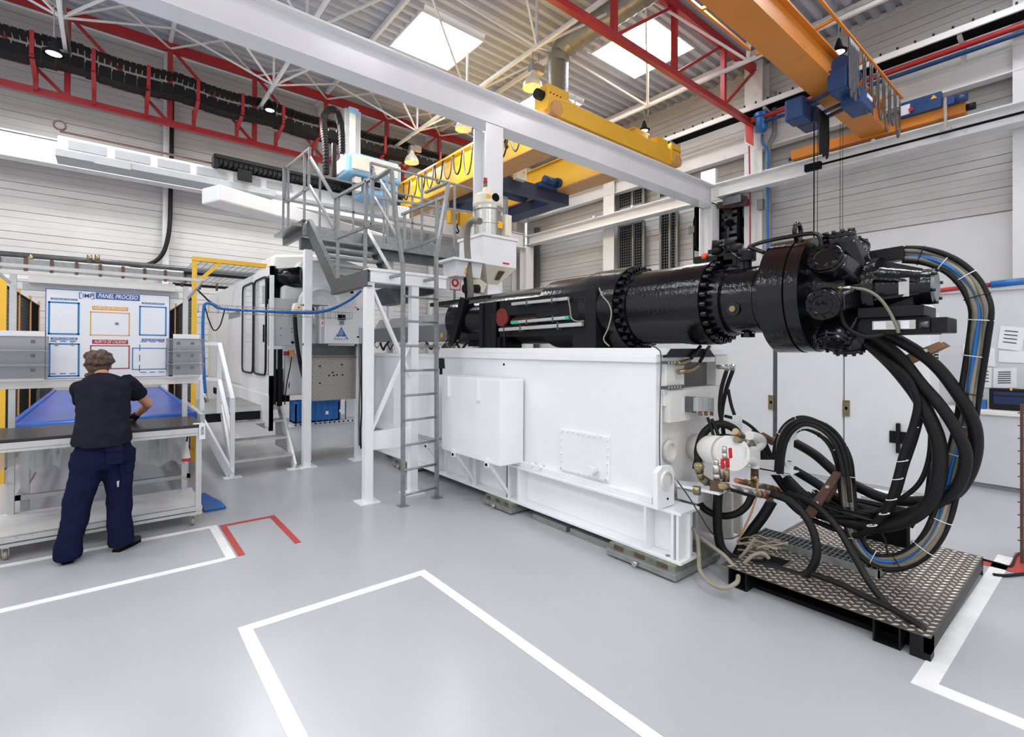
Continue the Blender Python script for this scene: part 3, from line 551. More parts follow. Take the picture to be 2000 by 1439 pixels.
obj('top_ledge', MB().box(3.25, 4.2, 5.5, 8.2, 1.55, 1.6), M['white'], bed, bev=.004)
# bolted plate
cp = obj('access_plate', MB().box(3.25, 3.27, 2.68, 3.26, .55, .93), M['white'], bed, bev=.003)
bl = []
for i in range(9): bl += [(2.71 + i * .065, .565), (2.71 + i * .065, .915)]
for i in range(6): bl += [(2.70, .57 + i * .066), (3.24, .57 + i * .066)]
for y, z in bl: obj('bolt', MB().cyl((3.252, y, z), (3.236, y, z), .011, n=6), M['white'], cp)
obj('drain_plug', MB().cyl((3.25, 2.83, .63), (3.19, 2.83, .63), .035, n=10).cyl((3.2, 2.83, .63), (3.17, 2.83, .63), .045, n=6), M['white'], bed)
obj('lift_hole', MB().cyl((3.272, 4.13, 1.5), (3.267, 4.13, 1.5), .014), M['dark'], bed)
for y in (3.62, 3.5): obj('pipe_stub', MB().cyl((3.26, y, .53), (3.2, y, .53), .02), M['white'], bed)
# side box with brackets
sb = obj('side_box', MB().box(2.95, 3.25, 3.78, 4.87, .52, 1.36), M['white'], bed, bev=.008)
for y in (4.15, 4.72): obj('latch', MB().box(2.93, 2.96, y - .012, y + .012, 1.14, 1.36).box(2.925, 2.95, y - .03, y + .03, 1.13, 1.15), M['white'], sb)
for y in (3.98, 4.6, 5.2): obj('bracket', MB().bar((2.96, y, .51), (3.24, y, .14), .035, .03).box(2.93, 3.25, y - .02, y + .02, .49, .52).box(2.93, 2.95, y - .03, y + .03, .48, .56).bar((3.22, y, .12), (3.22, y, .5), .03), M['white'], bed)
bx2 = obj('side_box', MB().box(3.0, 3.25, 5.1, 6.2, .6, 1.36), M['white'], bed, bev=.006)
be = P(857, 715, 'X', 3.05); bc = obj('beacon', MB().lathe([(0, .05), (.12, .04), (.125, .001)], (3.08, be.y, 1.43), (0, 0, 1)).cyl((3.08, be.y, 1.36), (3.08, be.y, 1.43), .018), M['rubber'], bed, label='dark rubber beacon cap')
# end frame (cast, worn white) facing the camera's right
ef = obj('end_casting', MB().box(3.36, 4.34, 2.22, 2.3, 1.22, 1.35).box(3.36, 3.62, 2.21, 2.3, 1.35, 1.62).box(4.12, 4.34, 2.21, 2.3, 1.35, 1.62).box(3.36, 4.34, 2.28, 2.78, .48, 1.3).box(4.28, 4.34, 2.28, 2.78, 1.3, 1.6), M['whitedirty'], bed, bev=.006)
obj('cover_plate', MB().prism([P(1309, 826, 'Y', 2.19), P(1402, 812, 'Y', 2.19), P(1402, 757, 'Y', 2.19), P(1309, 762, 'Y', 2.19)], (0, .09, 0)), M['whitedirty'], ef, bev=.003)
for k in range(3): obj('blank_tag', MB().prism([P(1333 + 8 * k, 806, 'Y', 2.187), P(1338 + 8 * k, 806, 'Y', 2.187), P(1338 + 8 * k, 776, 'Y', 2.187), P(1333 + 8 * k, 776, 'Y', 2.187)], (0, .003, 0)), M['white'], ef)
cb3 = MB(); pxs = []
for k in range(3):
    obj('cable_gland_box', MB().prism([P(1363 + k * 11, 804, 'Y', 2.08), P(1373 + k * 11, 803, 'Y', 2.08), P(1373 + k * 11, 776, 'Y', 2.08), P(1363 + k * 11, 777, 'Y', 2.08)], (0, .1, 0)), M['grey'], ef, bev=.004, label='grey connector box')
    obj('gland', MB().cyl(P(1368 + k * 11, 804, 'Y', 2.1), P(1368 + k * 11, 811, 'Y', 2.1), .014, n=10), M['copper'], ef)
obj('mount_bracket', MB().prism([P(1352, 806, 'Y', 2.12), P(1360, 806, 'Y', 2.12), P(1360, 775, 'Y', 2.12), P(1352, 775, 'Y', 2.12)], (0, .06, 0)), M['darksteel'], ef)
for x, y in ((1306, 880),):
    p = P(x, y, 'Y', 2.27); obj('port_ring', MB().lathe([(0, .085), (.03, .085), (.03, .066), (.0, .066)], p, (0, -1, 0), 28).cyl(p, p + V((0, -.004, 0)), .066, n=28), M['whitedirty'], bed, label='round port with thick rim')
# lug plate
lg = MB(); c = P(1301, 938, 'Y', 2.12); n = 18; outer = []
pf = [(-.11, -.2), (.11, -.2), (.11, .05), (.07, .1), (-.05, .11), (-.11, .07)]
lg.prism([V((c.x + a, 2.12, c.z + b)) for a, b in pf], (0, .04, 0))
lo = obj('lug_plate', lg, M['white'], bed, bev=.003); obj('lug_ring', MB().lathe([(0, .075), (.015, .07), (.015, .06)], (c.x, 2.12, c.z), (0, -1, 0), 24).cyl((c.x, 2.119, c.z), (c.x, 2.117, c.z), .06), M['whitedirty'], lo)
obj('lug_hole', MB().cyl((c.x + .02, 2.119, c.z - .14), (c.x + .02, 2.117, c.z - .14), .01), M['dark'], lo)
obj('clamp_foot', MB().box(3.5, 3.68, 2.02, 2.2, .48, .56).box(3.58, 3.66, 2.04, 2.12, .56, .6), M['white'], bed, bev=.006)
obj('floor_skirt', MB().box(3.46, 3.8, 2.36, 2.4, .05, .46).box(3.98, 4.02, 2.0, 2.3, .1, .48).box(4.15, 4.18, 2.0, 2.3, .1, .48), M['whitedirty'], bed)
# black tray between bed and barrel
obj('wedge_tray', MB().prism([P(1300, 698, 'Y', 2.19), P(1397, 697, 'Y', 2.19), P(1386, 681, 'Y', 2.19), P(1312, 681, 'Y', 2.19)], (0, .03, 0)), M['blackm'], bed)
rails_ = [(1290, 708), (1290, 757)]
for i, (x, y) in enumerate(rails_):
    a = P(x, y, 'Y', 2.2); obj('terminal_rail', MB().box(a.x, a.x + .3, 2.17, 2.2, a.z - .012, a.z + .012), M['darksteel'], bed)
    t_ = MB()
    for k in range(5): t_.box(a.x + .05 + k * .04, a.x + .07 + k * .04, 2.165, 2.17, a.z - .008, a.z + .008)
    obj('terminal', t_, M['zinc'], bed, kind='stuff')
# levelling pads
for i, (y0, y1, lab) in enumerate([(2.0, 2.6, 'slotted green-edged levelling wedge under the near end of the white bed'), (3.85, 4.3, 'green-edged levelling wedge under the bed below the side box'), (6.0, 6.5, 'levelling wedge under the far part of the bed, beyond the ladder')]):
    t = thing('levelling_pad', lab, 'pad', (3.4, (y0 + y1) / 2, 0), 'levelling pads under the bed')
    obj('base_plate', MB().box(3.12, 3.75, y0 - .03, y1, 0.015, .06), M['padsteel'], t, bev=.004)
    obj('wedge', MB().box(3.16, 3.75, y0, y1, .06, .10), M['greenpad'], t)
    obj('foot', MB().box(3.2, 3.7, y0 + .02, y1 - .05, 0, .015), M['dark'], t)
    for k in range(3): obj('slot', MB().box(3.155, 3.16, y0 + .06 + k * (y1 - y0) / 3, y0 + (k + .75) * (y1 - y0) / 3, .066, .095), M['rust'], t)
    obj('adjusting_screw', MB().cyl((3.12, (y0 + y1) / 2, .04), (3.08, (y0 + y1) / 2, .04), .02, n=6), M['zinc'], t)
for i, (y0, y1, lab) in enumerate([(2.62, 3.1, 'flat grey steel bar under the bed, next to the near wedge'), (3.15, 3.6, 'flat grey steel bar under the bed, second from the near wedge')]):
    t = obj('shim_bar', MB().box(3.22, 3.32, y0, y1, 0, .055), M['padsteel'], None, lab, 'shim', bev=.002)
# ---- black injection cylinder
XB, ZB = 3.75, 2.04
ic = thing('injection_cylinder', 'big glossy black injection cylinder with bolted flanges lying on the white bed', 'machine', (XB, 3.0, 1.675))
def band(y0, y1, r, name='barrel_section', n=64, mt='black', par=ic, **k): return obj(name, MB().lathe([(0, .001), (0, r), (y1 - y0, r), (y1 - y0, .001)], (XB, y0, ZB), (0, 1, 0), n), M[mt], par, **k)
band(2.75, 3.15, .385, 'flange'); band(3.15, 3.22, .37, 'flange'); band(3.22, 3.75, .36); band(2.66, 2.75, .34)
band(2.26, 2.7, .325); band(2.20, 2.26, .33); band(1.98, 2.2, .335, 'flange')
band(1.86, 1.98, .27); band(1.52, 1.9, .245); band(1.62, 1.7, .25)
band(3.7, 5.6, .315); 
def bolts(yc, R, nb, rb_, ln, par, skip=None):
    for k in range(nb):
        a = 2 * math.pi * (k + .5) / nb; p = V((XB + R * math.cos(a), yc, ZB + R * math.sin(a)))
        if k == 0: base = obj('bolt', MB().lathe([(0, .001), (0, rb_ * .55), (.006, rb_ * .55), (.006, rb_), (ln, rb_), (ln, rb_ * .55), (ln - .02, rb_ * .5), (ln - .02, .001)], (0, 0, 0), (0, -1, 0), 10), M['black'], par); org = ORG[par.name]; base.location = p - org; b0_ = base; b0_.data.transform(Matrix.Translation(org))
        else:
            c_ = base.copy(); C.objects.link(c_); c_.location = p - org
bolts(2.75, .352, 26, .026, .06, ic); bolts(1.98, .305, 26, .024, .05, ic)
# head flange and radial motor
hd = band(1.36, 1.52, .395, 'head_flange'); band(1.27, 1.35, .39, 'head_flange'); obj('groove', MB().lathe([(0, .38), (.02, .38)], (XB, 1.345, ZB), (0, 1, 0), 48), M['dark'], hd)
mo = thing('radial_motor', 'black radial hydraulic motor with round bolted covers at the end of the cylinder', 'motor', (XB, 1.0, 1.675))
band(1.05, 1.27, .25, 'crankcase', 40, 'black', mo)
pods = [(184, 0), (124, 0), (-110, 0), (38, 0), (-40, 0)]
for k, (ad, _) in enumerate([(195, 0), (150, 0), (240, 0), (105, 0), (60, 0), (15, 0), (-30, 0), (285, 0)]):
    a = math.radians(ad); u = V((math.cos(a), 0, math.sin(a))); v_ = V((-math.sin(a), 0, math.cos(a))); yv = V((0, 1, 0)); c0 = V((XB, 1.13, ZB))
    pd = MB()
    r0, r1 = .13, .40
    # tapered cylinder pod: waist near the crankcase, full round head outside
    pd.tube([c0 + u * r0, c0 + u * .26, c0 + u * .33, c0 + u * .375], [.085, .08, .098, .098], 24)
    pd.hexa([c0 + u * .12 - v_ * .07 - yv * .17, c0 + u * .12 + v_ * .07 - yv * .17, c0 + u * .12 + v_ * .07, c0 + u * .12 - v_ * .07], [c0 + u * .34 - v_ * .05 - yv * .10, c0 + u * .34 + v_ * .05 - yv * .10, c0 + u * .36 + v_ * .075, c0 + u * .36 - v_ * .075])
    po = obj('cylinder_pod', pd, M['black'], mo, bev=.012)
    cv = obj('pod_cover', MB().lathe([(0, .096), (.016, .096), (.022, .09), (.024, .06), (.018, .055), (.018, .001)], c0 + u * .375, u, 32), M['black'], mo)
    for j in range(10):
        b_ = 2 * math.pi * j / 10; q = c0 + u * .395 + (v_ * math.cos(b_) + yv * math.sin(b_)) * .079
        obj('cover_bolt', MB().cyl(q, q + u * .016, .012, n=6), M['black'], cv)
tx = text_mb('SAI', .05, V((XB - .39, 1.17, ZB - .11)), (0, -1, 0), (0, 0, 1), .002); 
obj('cast_lettering', tx, M['blackm'], mo, label='raised cast lettering')
obj('eyebolt', MB().tube([(XB - .03 + .055 * math.cos(a), 1.40, ZB + .45 + .055 * math.sin(a)) for a in [i * math.pi / 8 for i in range(16)]], .016, 8, closed=True), M['black'], ic)
# nose: housing, ribbed cone, end cap
band(.95, 1.06, .19, 'nose_housing', 40, 'black', mo); band(.92, .955, .205, 'nose_housing', 40, 'black', mo)
ns = obj('nose_cone', MB().lathe([(0, .001), (0, .105), (.045, .105), (.045, .098), (.25, .15), (.27, .19)], (XB, .67, ZB), (0, 1, 0), 32), M['black'], mo)
for a in (20, 90, 160, 200, 270, 340):
    r = math.radians(a); u = V((math.cos(r), 0, math.sin(r))); c1 = V((XB, .93, ZB)); c2 = V((XB, .72, ZB))
    obj('cone_rib', MB().prism([c1 + u * .12, c1 + u * .19, c2 + u * .11, c2 + u * .09], u.cross(V((0, 1, 0))) * .015), M['black'], ns)
obj('end_cap', MB().lathe([(0, .001), (0, .085), (.012, .09), (.012, .105)], (XB, .656, ZB), (0, 1, 0), 28), M['midgrey'], mo)
for k in range(6):
    a = k * math.pi / 3 + .3; obj('cap_bolt', MB().cyl((XB + .098 * math.cos(a), .67, ZB + .098 * math.sin(a)), (XB + .098 * math.cos(a), .645, ZB + .098 * math.sin(a)), .01, n=6), M['black'], ns)
obj('type_plate', MB().box(XB - .125, XB - .12, .76, .81, ZB - .06, ZB + .05), M['zinc'], mo)
# valve block under the nose
vb = thing('valve_block', 'black rectangular hydraulic valve block under the motor nose with dirty label', 'valve', (XB, .8, 1.75))
obj('block', MB().box(3.60, 3.9, .66, 1.06, 1.76, 1.86), M['blackm'], vb, bev=.004); obj('block', MB().box(3.56, 3.86, .68, 1.0, 1.86, 1.92), M['blackm'], vb, bev=.004); obj('solenoid', MB().box(3.6, 3.86, .585, .66, 1.765, 1.85), M['blackm'], vb, bev=.006)
obj('neck', MB().box(3.66, 3.84, .75, 1.0, 1.9, 1.98), M['blackm'], vb)
vp = obj('valve_body', MB().box(3.58, 3.60, .72, .93, 1.785, 1.84), M['zinc'], vb, bev=.003); obj('label_strip', MB().box(3.578, 3.58, .86, .92, 1.79, 1.835).box(3.578, 3.58, .75, .79, 1.79, 1.835), M['paper'], vp)
obj('knob', MB().cyl((3.57, .70, 1.81), (3.57, .66, 1.81), .018), M['darksteel'], vb)
# cable arm
a = P(1655, 512, 'X', 3.9); b = P(1768, 494, 'X', 3.9)
ca = thing('cable_channel', 'black sheet-metal cable channel reaching back from the motor', 'channel', tuple(a))
obj('channel', MB().bar(a, b, .09, .085), M['blackm'], ca, bev=.004); obj('stay', MB().bar(P(1735, 510, 'X', 3.85), P(1735, 545, 'X', 3.8), .012), M['rubber'], ca)
# black box frame with sensors on the cylinder's near side
fx = 3.38
sf = thing('slide_frame', 'black box frame with silver linear sensors on the side of the cylinder', 'frame', (fx, 3.9, 1.675))
Y1, Y2 = 2.93, 4.72
obj('frame_plate', MB().box(fx, fx + .05, Y1 + .1, 4.45, 2.03, 2.2).box(fx, fx + .05, Y1 + .1, 4.45, 1.80, 1.92).box(fx, fx + .05, Y1 + .1, 3.45, 1.92, 2.03).box(fx, fx + .05, Y1 + .1, Y1 + .3, 1.68, 1.8).box(fx, fx + .05, 4.35, Y2, 1.68, 2.2), M['blackm'], sf)
obj('end_plate', MB().box(fx - .02, 3.75, Y1, Y1 + .13, 1.68, 2.22), M['blackm'], sf, bev=.003); obj('end_plate', MB().box(fx - .02, 3.75, 4.65, 4.72, 1.68, 2.2).box(fx - .02, 3.75, 4.4, 4.47, 1.68, 2.2), M['blackm'], sf, bev=.003)
obj('slot_back', MB().box(fx + .1, fx + .12, 3.2, 4.3, 1.88, 2.08), M['rust'], sf); obj('copper_shaft', MB().cyl((fx + .09, 3.45, 1.97), (fx + .09, 4.2, 1.97), .05), M['rust'], sf)
rd = P(975, 620, 'X', fx); obj('red_disc', MB().cyl((fx - .012, rd.y - .05, rd.z), (fx + .05, rd.y - .05, rd.z), .10, n=28), mat('dark_red_paint', (118, 34, 34), .4), sf, label='dark red round disc')
def sens(x0, y0, x1, y1, w, ends, nm='linear_sensor'):
    a = P(x0, y0, 'X', fx - .04); b = P(x1, y1, 'X', fx - .04); s = obj(nm, MB().bar(a, b, .035, w), M['alu'], sf, bev=.003)
    for e in ends:
        p_, q_ = (a, a.lerp(b, .14)) if e == 0 else (b, b.lerp(a, .05)); obj('end_block', MB().bar(p_, q_, .04, w * 1.1), M['green'], s)
    for t_ in (.3, .75): c_ = a.lerp(b, t_); obj('clip', MB().box(c_.x - .02, c_.x + .04, c_.y - .01, c_.y + .01, c_.z - w, c_.z + w), M['darksteel'], s)
sens(1001, 594, 1110, 583, .03, []); sens(1000, 630, 1113, 620, .03, [0, 1]); sens(976, 644, 1138, 633, .035, [])
obj('sensor_cable', MB().tube(cr_spline([P(x, y, 'X', fx - .05) for x, y in ((1110, 584), (1113, 600), (1116, 620), (1125, 627), (1140, 627))], 5), .006, 6), M['beige'], sf)
obj('hanging_cable', MB().tube(cr_spline([P(x, y, 'X', fx - .06) for x, y in ((1170, 562), (1176, 577), (1189, 593), (1194, 612), (1188, 640), (1179, 662), (1190, 676))], 5), .006, 6), M['beige'], sf, label='thin pale cable hanging loose')
obj('rod', MB().tube([P(x, y, 'X', fx - .05) for x, y in ((985, 636), (985, 677))], .012, 8), M['blackm'], sf)
# valves on top of the cylinder
tv = thing('valve_cluster', 'dirty black valve cluster with orange cap on top of the cylinder', 'valve', tuple(P(1410, 520, 'X', 3.8)))
pz = P(1410, 512, 'X', 3.8)
for (x, y, w_, h_, m_) in ((1378, 514, .12, .10, 'blackm'), (1408, 505, .14, .14, 'blackm'), (1428, 512, .16, .10, 'blackm'), (1412, 484, .10, .10, 'darksteel'), (1400, 518, .35, .05, 'blackm')):
    p = P(x, y, 'X', 3.8); obj('block', MB().box(3.8 - .08, 3.88, p.y - w_ / 2, p.y + w_ / 2, p.z - h_ / 2, p.z + h_ / 2), M[m_], tv, bev=.006)
for (x, y, dx_) in ((1402, 490, 1), (1430, 486, -1), (1440, 485, 1), (1452, 494, 1), (1427, 475, 1), (1403, 478, 1)):
    p = P(x, y, 'X', 3.74); obj('solenoid', MB().cyl((3.70, p.y + .03, p.z), (3.74, p.y - .03, p.z), .035, n=12), M['rubber'], tv)
p = P(1377, 501, 'X', 3.74); obj('orange_cap', MB().ball(p, .032), M['orangep'], tv, label='orange round cap'); obj('brass_fitting', MB().cyl(p + V((0, -.03, 0)), p + V((0, -.10, 0)), .025, n=6), M['brass'], tv)
obj('small_pipe', MB().tube(cr_spline([P(x, y, 'X', 3.7) for x, y in ((1405, 480), (1420, 478), (1432, 495), (1447, 505))], 4), .008, 6), M['darksteel'], tv)
p = P(1460, 510, 'X', 3.75); obj('knurled_cap', MB().lathe([(0, .03), (.07, .03), (.07, .06), (.14, .06), (.14, .001)], (3.75, p.y, ZB + .23), (0, 0, 1), 20), M['blackm'], tv)
obj('drain_cap', MB().lathe([(0, .05), (.03, .05), (.03, .03), (.07, .03)], (3.75, P(1461, 650, 'X', 3.75).y, ZB - .28), (0, 0, 1), 16), M['black'], ic)
p = P(1431, 603, 'X', 3.5); obj('brass_plug', MB().cyl((3.505, p.y, p.z), (3.49, p.y, p.z), .022, n=14), M['brass'], ic); obj('plug_boss', MB().cyl((3.54, p.y, p.z), (3.5, p.y, p.z), .05, n=20), M['black'], ic)
hp_ = thing('head_pipe', 'thin black steel pipe looping over the head flange', 'pipe', tuple(P(1530, 465, 'X', 3.6)))
obj('pipe', MB().tube(cr_spline([P(x, y, 'X', 3.55) for x, y in ((1492, 493), (1468, 484), (1465, 481), (1500, 470), (1560, 459), (1592, 456), (1602, 465), (1606, 488), (1608, 510))], 5), .014, 8), M['black'], hp_)
# feed throat, hopper and loader
hx, hy = 4.35, 5.9
hop = thing('material_hopper', 'white square hopper with chrome vacuum loader on top of the machine', 'hopper', (hx, hy, 2.35))
s_ = .31
obj('bin', MB().box(hx - s_, hx + s_, hy - .3, hy + .3, 2.86, 3.26), M['white'], hop, bev=.01)
obj('lid', MB().box(hx - s_ - .02, hx + s_ + .02, hy - .32, hy + .32, 3.26, 3.30), M['white'], hop, bev=.004)
obj('cone', MB().hexa([(hx - .06, hy - .08, 2.62), (hx + .12, hy - .08, 2.62), (hx + .12, hy + .08, 2.62), (hx - .06, hy + .08, 2.62)], [(hx - s_ + .05, hy - .3, 2.86), (hx + s_, hy - .3, 2.86), (hx + s_, hy + .3, 2.86), (hx - s_ + .05, hy + .3, 2.86)]), M['offwhite'], hop)
obj('sight_window', MB().prism([(hx + .02, hy - .24, 2.80), (hx + .12, hy - .24, 2.80), (hx + .08, hy - .15, 2.68), (hx + .02, hy - .15, 2.68)], (0, -.03, 0)), M['rust'], hop, label='dark oval sight window')
obj('throat', MB().hexa([(hx - .12, hy - .15, 2.3), (hx + .22, hy - .15, 2.3), (hx + .22, hy + .15, 2.3), (hx - .12, hy + .15, 2.3)], [(hx - .06, hy - .1, 2.62), (hx + .12, hy - .1, 2.62), (hx + .12, hy + .1, 2.62), (hx - .06, hy + .1, 2.62)]), M['white'], hop, bev=.01)
obj('red_print', MB().box(hx + .05, hx + .17, hy - .303, hy - .3, 2.9, 2.925), M['redpaint'], hop, label='small faded red print')
dr = obj('loader_drum', MB().lathe([(0, .2), (.40, .2), (.42, .22), (.46, .22), (.46, .001)], (hx, hy, 3.30), (0, 0, 1), 32), M['zinc'], hop, label='chrome loader drum')
obj('drum_band', MB().lathe([(0, .21), (.03, .21)], (hx, hy, 3.5), (0, 0, 1), 32), M['zinc'], dr)
ld = obj('loader_motor', MB().lathe([(0, .20), (.04, .22), (.16, .21), (.2, .17), (.24, .08), (.3, .07), (.3, .001)], (hx - .01, hy, 3.76), (0, 0, 1), 32), M['offwhite'], hop, label='cream motor cover')
obj('vent', MB().cyl((hx - .02, hy - .205, 3.87), (hx - .02, hy - .225, 3.87), .06), M['dark'], ld); obj('yellow_sticker', MB().box(hx - .17, hx - .1, hy - .2, hy - .19, 3.85, 3.9), M['warn'], ld)
obj('beacon_lamp', MB().cyl((hx - .05, hy, 4.06), (hx - .05, hy, 4.12), .03, n=12), M['greenpad'], ld, label='dark green beacon section'); obj('beacon_lamp', MB().cyl((hx - .05, hy, 4.12), (hx - .05, hy, 4.2), .03, n=12), M['redsteel'], ld, label='red beacon section')
obj('control_box', MB().box(hx + .16, hx + .28, hy - .22, hy - .08, 3.35, 3.66), M['offwhite'], hop, bev=.006); obj('yellow_sticker', MB().box(hx + .03, hx + .12, hy - .205, hy - .198, 3.44, 3.54), M['warn'], hop)
ab = thing('additive_feeder', 'small white additive feeder box hanging left of the hopper', 'feeder', (3.85, 5.85, 2.6))
fa = P(872, 512, 'Y', 5.8); fb = P(915, 545, 'Y', 5.8)
obj('box', MB().hexa([(fa.x + .05, 5.65, fb.z), (fb.x + .1, 5.65, fb.z), (fb.x + .1, 5.95, fb.z), (fa.x + .05, 5.95, fb.z)], [(fa.x + .03, 5.6, fa.z), (fb.x + .1, 5.6, fa.z), (fb.x + .1, 5.95, fa.z), (fa.x + .03, 5.95, fa.z)]), M['white'], ab, bev=.006)
obj('lid', MB().box(fa.x - .06, fb.x + .1, 5.52, 6.0, fa.z, fa.z + .03), M['white'], ab); obj('yellow_sticker', MB().box(fa.x + .19, fa.x + .3, 5.62, 5.635, fb.z + .05, fb.z + .13), M['warn'], ab)
obj('chute', MB().bar((fb.x + .05, 5.9, fb.z + .02), (hx - .1, 5.9, 2.55), .16), M['offwhite'], ab); obj('stem', MB().bar((fb.x - .08, 5.75, fb.z), (fb.x - .04, 5.75, 2.3), .05), M['rubber'], ab)
obj('motor', MB().cyl((fb.x - .14, 5.7, 2.5), (fb.x + .1, 5.7, 2.52), .06), M['rubber'], ab)
st_ = P(889, 552, 'Y', 6.6); t = thing('hose_reel_sign', 'white square sign with a red fire hose ring behind the feeder', 'sign', tuple(st_))
obj('board', MB().box(st_.x - .1, st_.x + .1, 6.6, 6.61, st_.z - .12, st_.z + .12), M['paper'], t); obj('ring', MB().lathe([(0, .07), (.002, .035)], (st_.x, 6.598, st_.z), (0, -1, 0), 24), M['redpaint'], t); obj('post', MB().bar((st_.x, 6.62, 1.6), (st_.x, 6.62, st_.z), .03), M['midgrey'], t)
obj('red_border', MB().box(st_.x - .1, st_.x + .1, 6.597, 6.6, st_.z + .105, st_.z + .12).box(st_.x - .1, st_.x + .1, 6.597, 6.6, st_.z - .12, st_.z - .105).box(st_.x - .1, st_.x - .09, 6.597, 6.6, st_.z - .12, st_.z + .12).box(st_.x + .09, st_.x + .1, 6.597, 6.6, st_.z - .12, st_.z + .12), M['redpaint'], t)
obj('suction_hose', MB().tube(cr_spline([P(x, y, 'X', 3.75 + k * .02) for k, (x, y) in enumerate(((937, 432), (925, 430), (915, 440), (912, 470), (915, 520), (919, 570), (915, 615), (905, 645), (890, 665), (868, 680)))], 8), .045, 12), M['greyhose'], None, 'thick grey corrugated suction hose curving down from the hopper drum', 'hose')
tg = thing('nozzle_guard', 'long grey sheet guard over the nozzle between press and cylinder', 'guard', (3.8, 6.6, 1.7))
obj('guard_body', MB().box(3.5, 4.0, 5.66, 8.0, 1.78, 2.0), M['midgrey'], tg, bev=.004); obj('guard_top', MB().prism([(3.5, 5.66, 2.0), (4.0, 5.66, 2.0), (3.85, 5.66, 2.16), (3.6, 5.66, 2.16)], (0, 2.34, 0)), M['grey'], tg)
obj('support', MB().bar((3.45, 5.15, 2.3), (3.4, 5.35, 1.72), .09), M['rubber'], tg); obj('warning_label', MB().box(3.494, 3.5, 5.75, 5.81, 1.82, 1.88).box(3.494, 3.5, 6.5, 6.56, 1.82, 1.88), M['warn'], tg)
obj('feed_plate', MB().box(3.55, 4.3, 4.8, 6.2, 2.27, 2.32), M['blackm'], ic); obj('feed_block', MB().box(3.6, 4.0, 4.9, 5.3, 1.7, 2.27), M['blackm'], ic)
wr_ = random.Random(3)
for i in range(12):
    y = 5.0 + i * .25; obj('loose_wire', MB().tube(cr_spline([(3.42, y, 1.78), (3.38, y + .06, 1.70), (3.40, y + .16, 1.64 + wr_.random() * .04), (3.40, y + .28, 1.76)], 4), .008 + .008 * (i % 3 == 0), 6), M[('rubber', 'beige', 'rubber')[i % 3]], tg)
# ================================================================ HYDRAULICS AT THE END OF THE BED, HOSES, PLATFORM
# tread-plate platform
px0, px1, py0, py1, pz_ = 3.40, 5.06, .62, 1.78, .13
pf_ = thing('tread_platform', 'low tread-plate platform with black sides under the hanging hoses', 'platform', ((px0 + px1) / 2, (py0 + py1) / 2, 0))
dk = MB().box(px0, px1, py0, py1, pz_ - .005, pz_)
hole = P(1515, 1093, 'Z', .135); obj('cable_opening', MB().box(hole.x - .07, hole.x + .07, hole.y - .07, hole.y + .07, pz_ + .0002, pz_ + .0012), M['dark'], pf_, label='dark cable opening in the plate')
obj('deck_plate', dk, M['chequer'], pf_)
fr = MB().box(px0 - .0, px1, py0, py0 + .03, 0.04, pz_ - .006).box(px1 - .03, px1, py0, py1, 0, pz_ - .006).box(px0, px0 + .08, py0 + .0, py0 + .09, 0, pz_ - .006)
obj('side_frame', fr, M['blackm'], pf_)
for y in (.75, 1.60): obj('box_runner', MB().box(px0, px1, y, y + .008, 0, pz_ - .006).box(px0, px1, y + .12, y + .128, 0, pz_ - .006).box(px0, px1, y, y + .128, 0, .006), M['blackm'], pf_)
obj('dark_void', MB().box(px0 + .1, px1 - .04, py0 + .05, py1 - .05, .002, .03), M['dark'], pf_, label='dark sheet painted as the shade under the deck')  # near-black sheet puts the shade under the deck into colour
st = MB(); i = 0
y = py0 + .02; row = 0
while y < py1 - .02:
    x = px0 + .02 + (.031 if row % 2 else 0)
    while x < px1 - .02:
        if abs(x - hole.x) > .08 or abs(y - hole.y) > .08:
            a = math.radians(45 if row % 2 else -45)
            L_, W_ = .024, .0105; ca_, sa_ = math.cos(a), math.sin(a); q = [(-L_, 0), (0, -W_), (L_, 0), (0, W_)]
            n = len(st.v); st.add([(x + u * ca_ - v * sa_, y + u * sa_ + v * ca_, pz_) for u, v in q] + [(x + .45 * (u * ca_ - v * sa_), y + .45 * (u * sa_ + v * ca_), pz_ + .003) for u, v in q], [(4, 5, 6, 7), (0, 1, 5, 4), (1, 2, 6, 5), (2, 3, 7, 6), (3, 0, 4, 7)])
        x += .062
    y += .034; row += 1
obj('tread_stud', st, M['stud'], pf_, kind='stuff', label='raised shiny studs of the tread plate')
gr_ = thing('step_grating', 'galvanised grating tread lying across the tread-plate platform', 'grating', (4.2, 1.4, .13))
gx0, gx1, gy0, gy1 = 4.02, 4.26, 1.0, 1.85
obj('frame', MB().box(gx0, gx0 + .012, gy0, gy1, .131, .18).box(gx1 - .012, gx1, gy0, gy1, .131, .18).box(gx0, gx1, gy0, gy0 + .01, .131, .18).box(gx0, gx1, gy1 - .01, gy1, .131, .18), M['galv'], gr_)
for k in range(24): obj('bearing_bar', MB().box(gx0 + .012, gx1 - .012, gy0 + .02 + k * .034, gy0 + .025 + k * .034, .135, .178), M['galv'], gr_)
obj('cross_bar', MB().box(gx0 + .08, gx0 + .084, gy0, gy1, .16, .172).box(gx0 + .15, gx0 + .154, gy0, gy1, .16, .172), M['galv'], gr_, kind='stuff')
obj('backing', MB().box(gx0 + .01, gx1 - .01, gy0, gy1, .1315, .134), M['dark'], gr_, label='dark sheet painted as shade between the bars')  # near-black sheet on the deck paints the shade below the bars
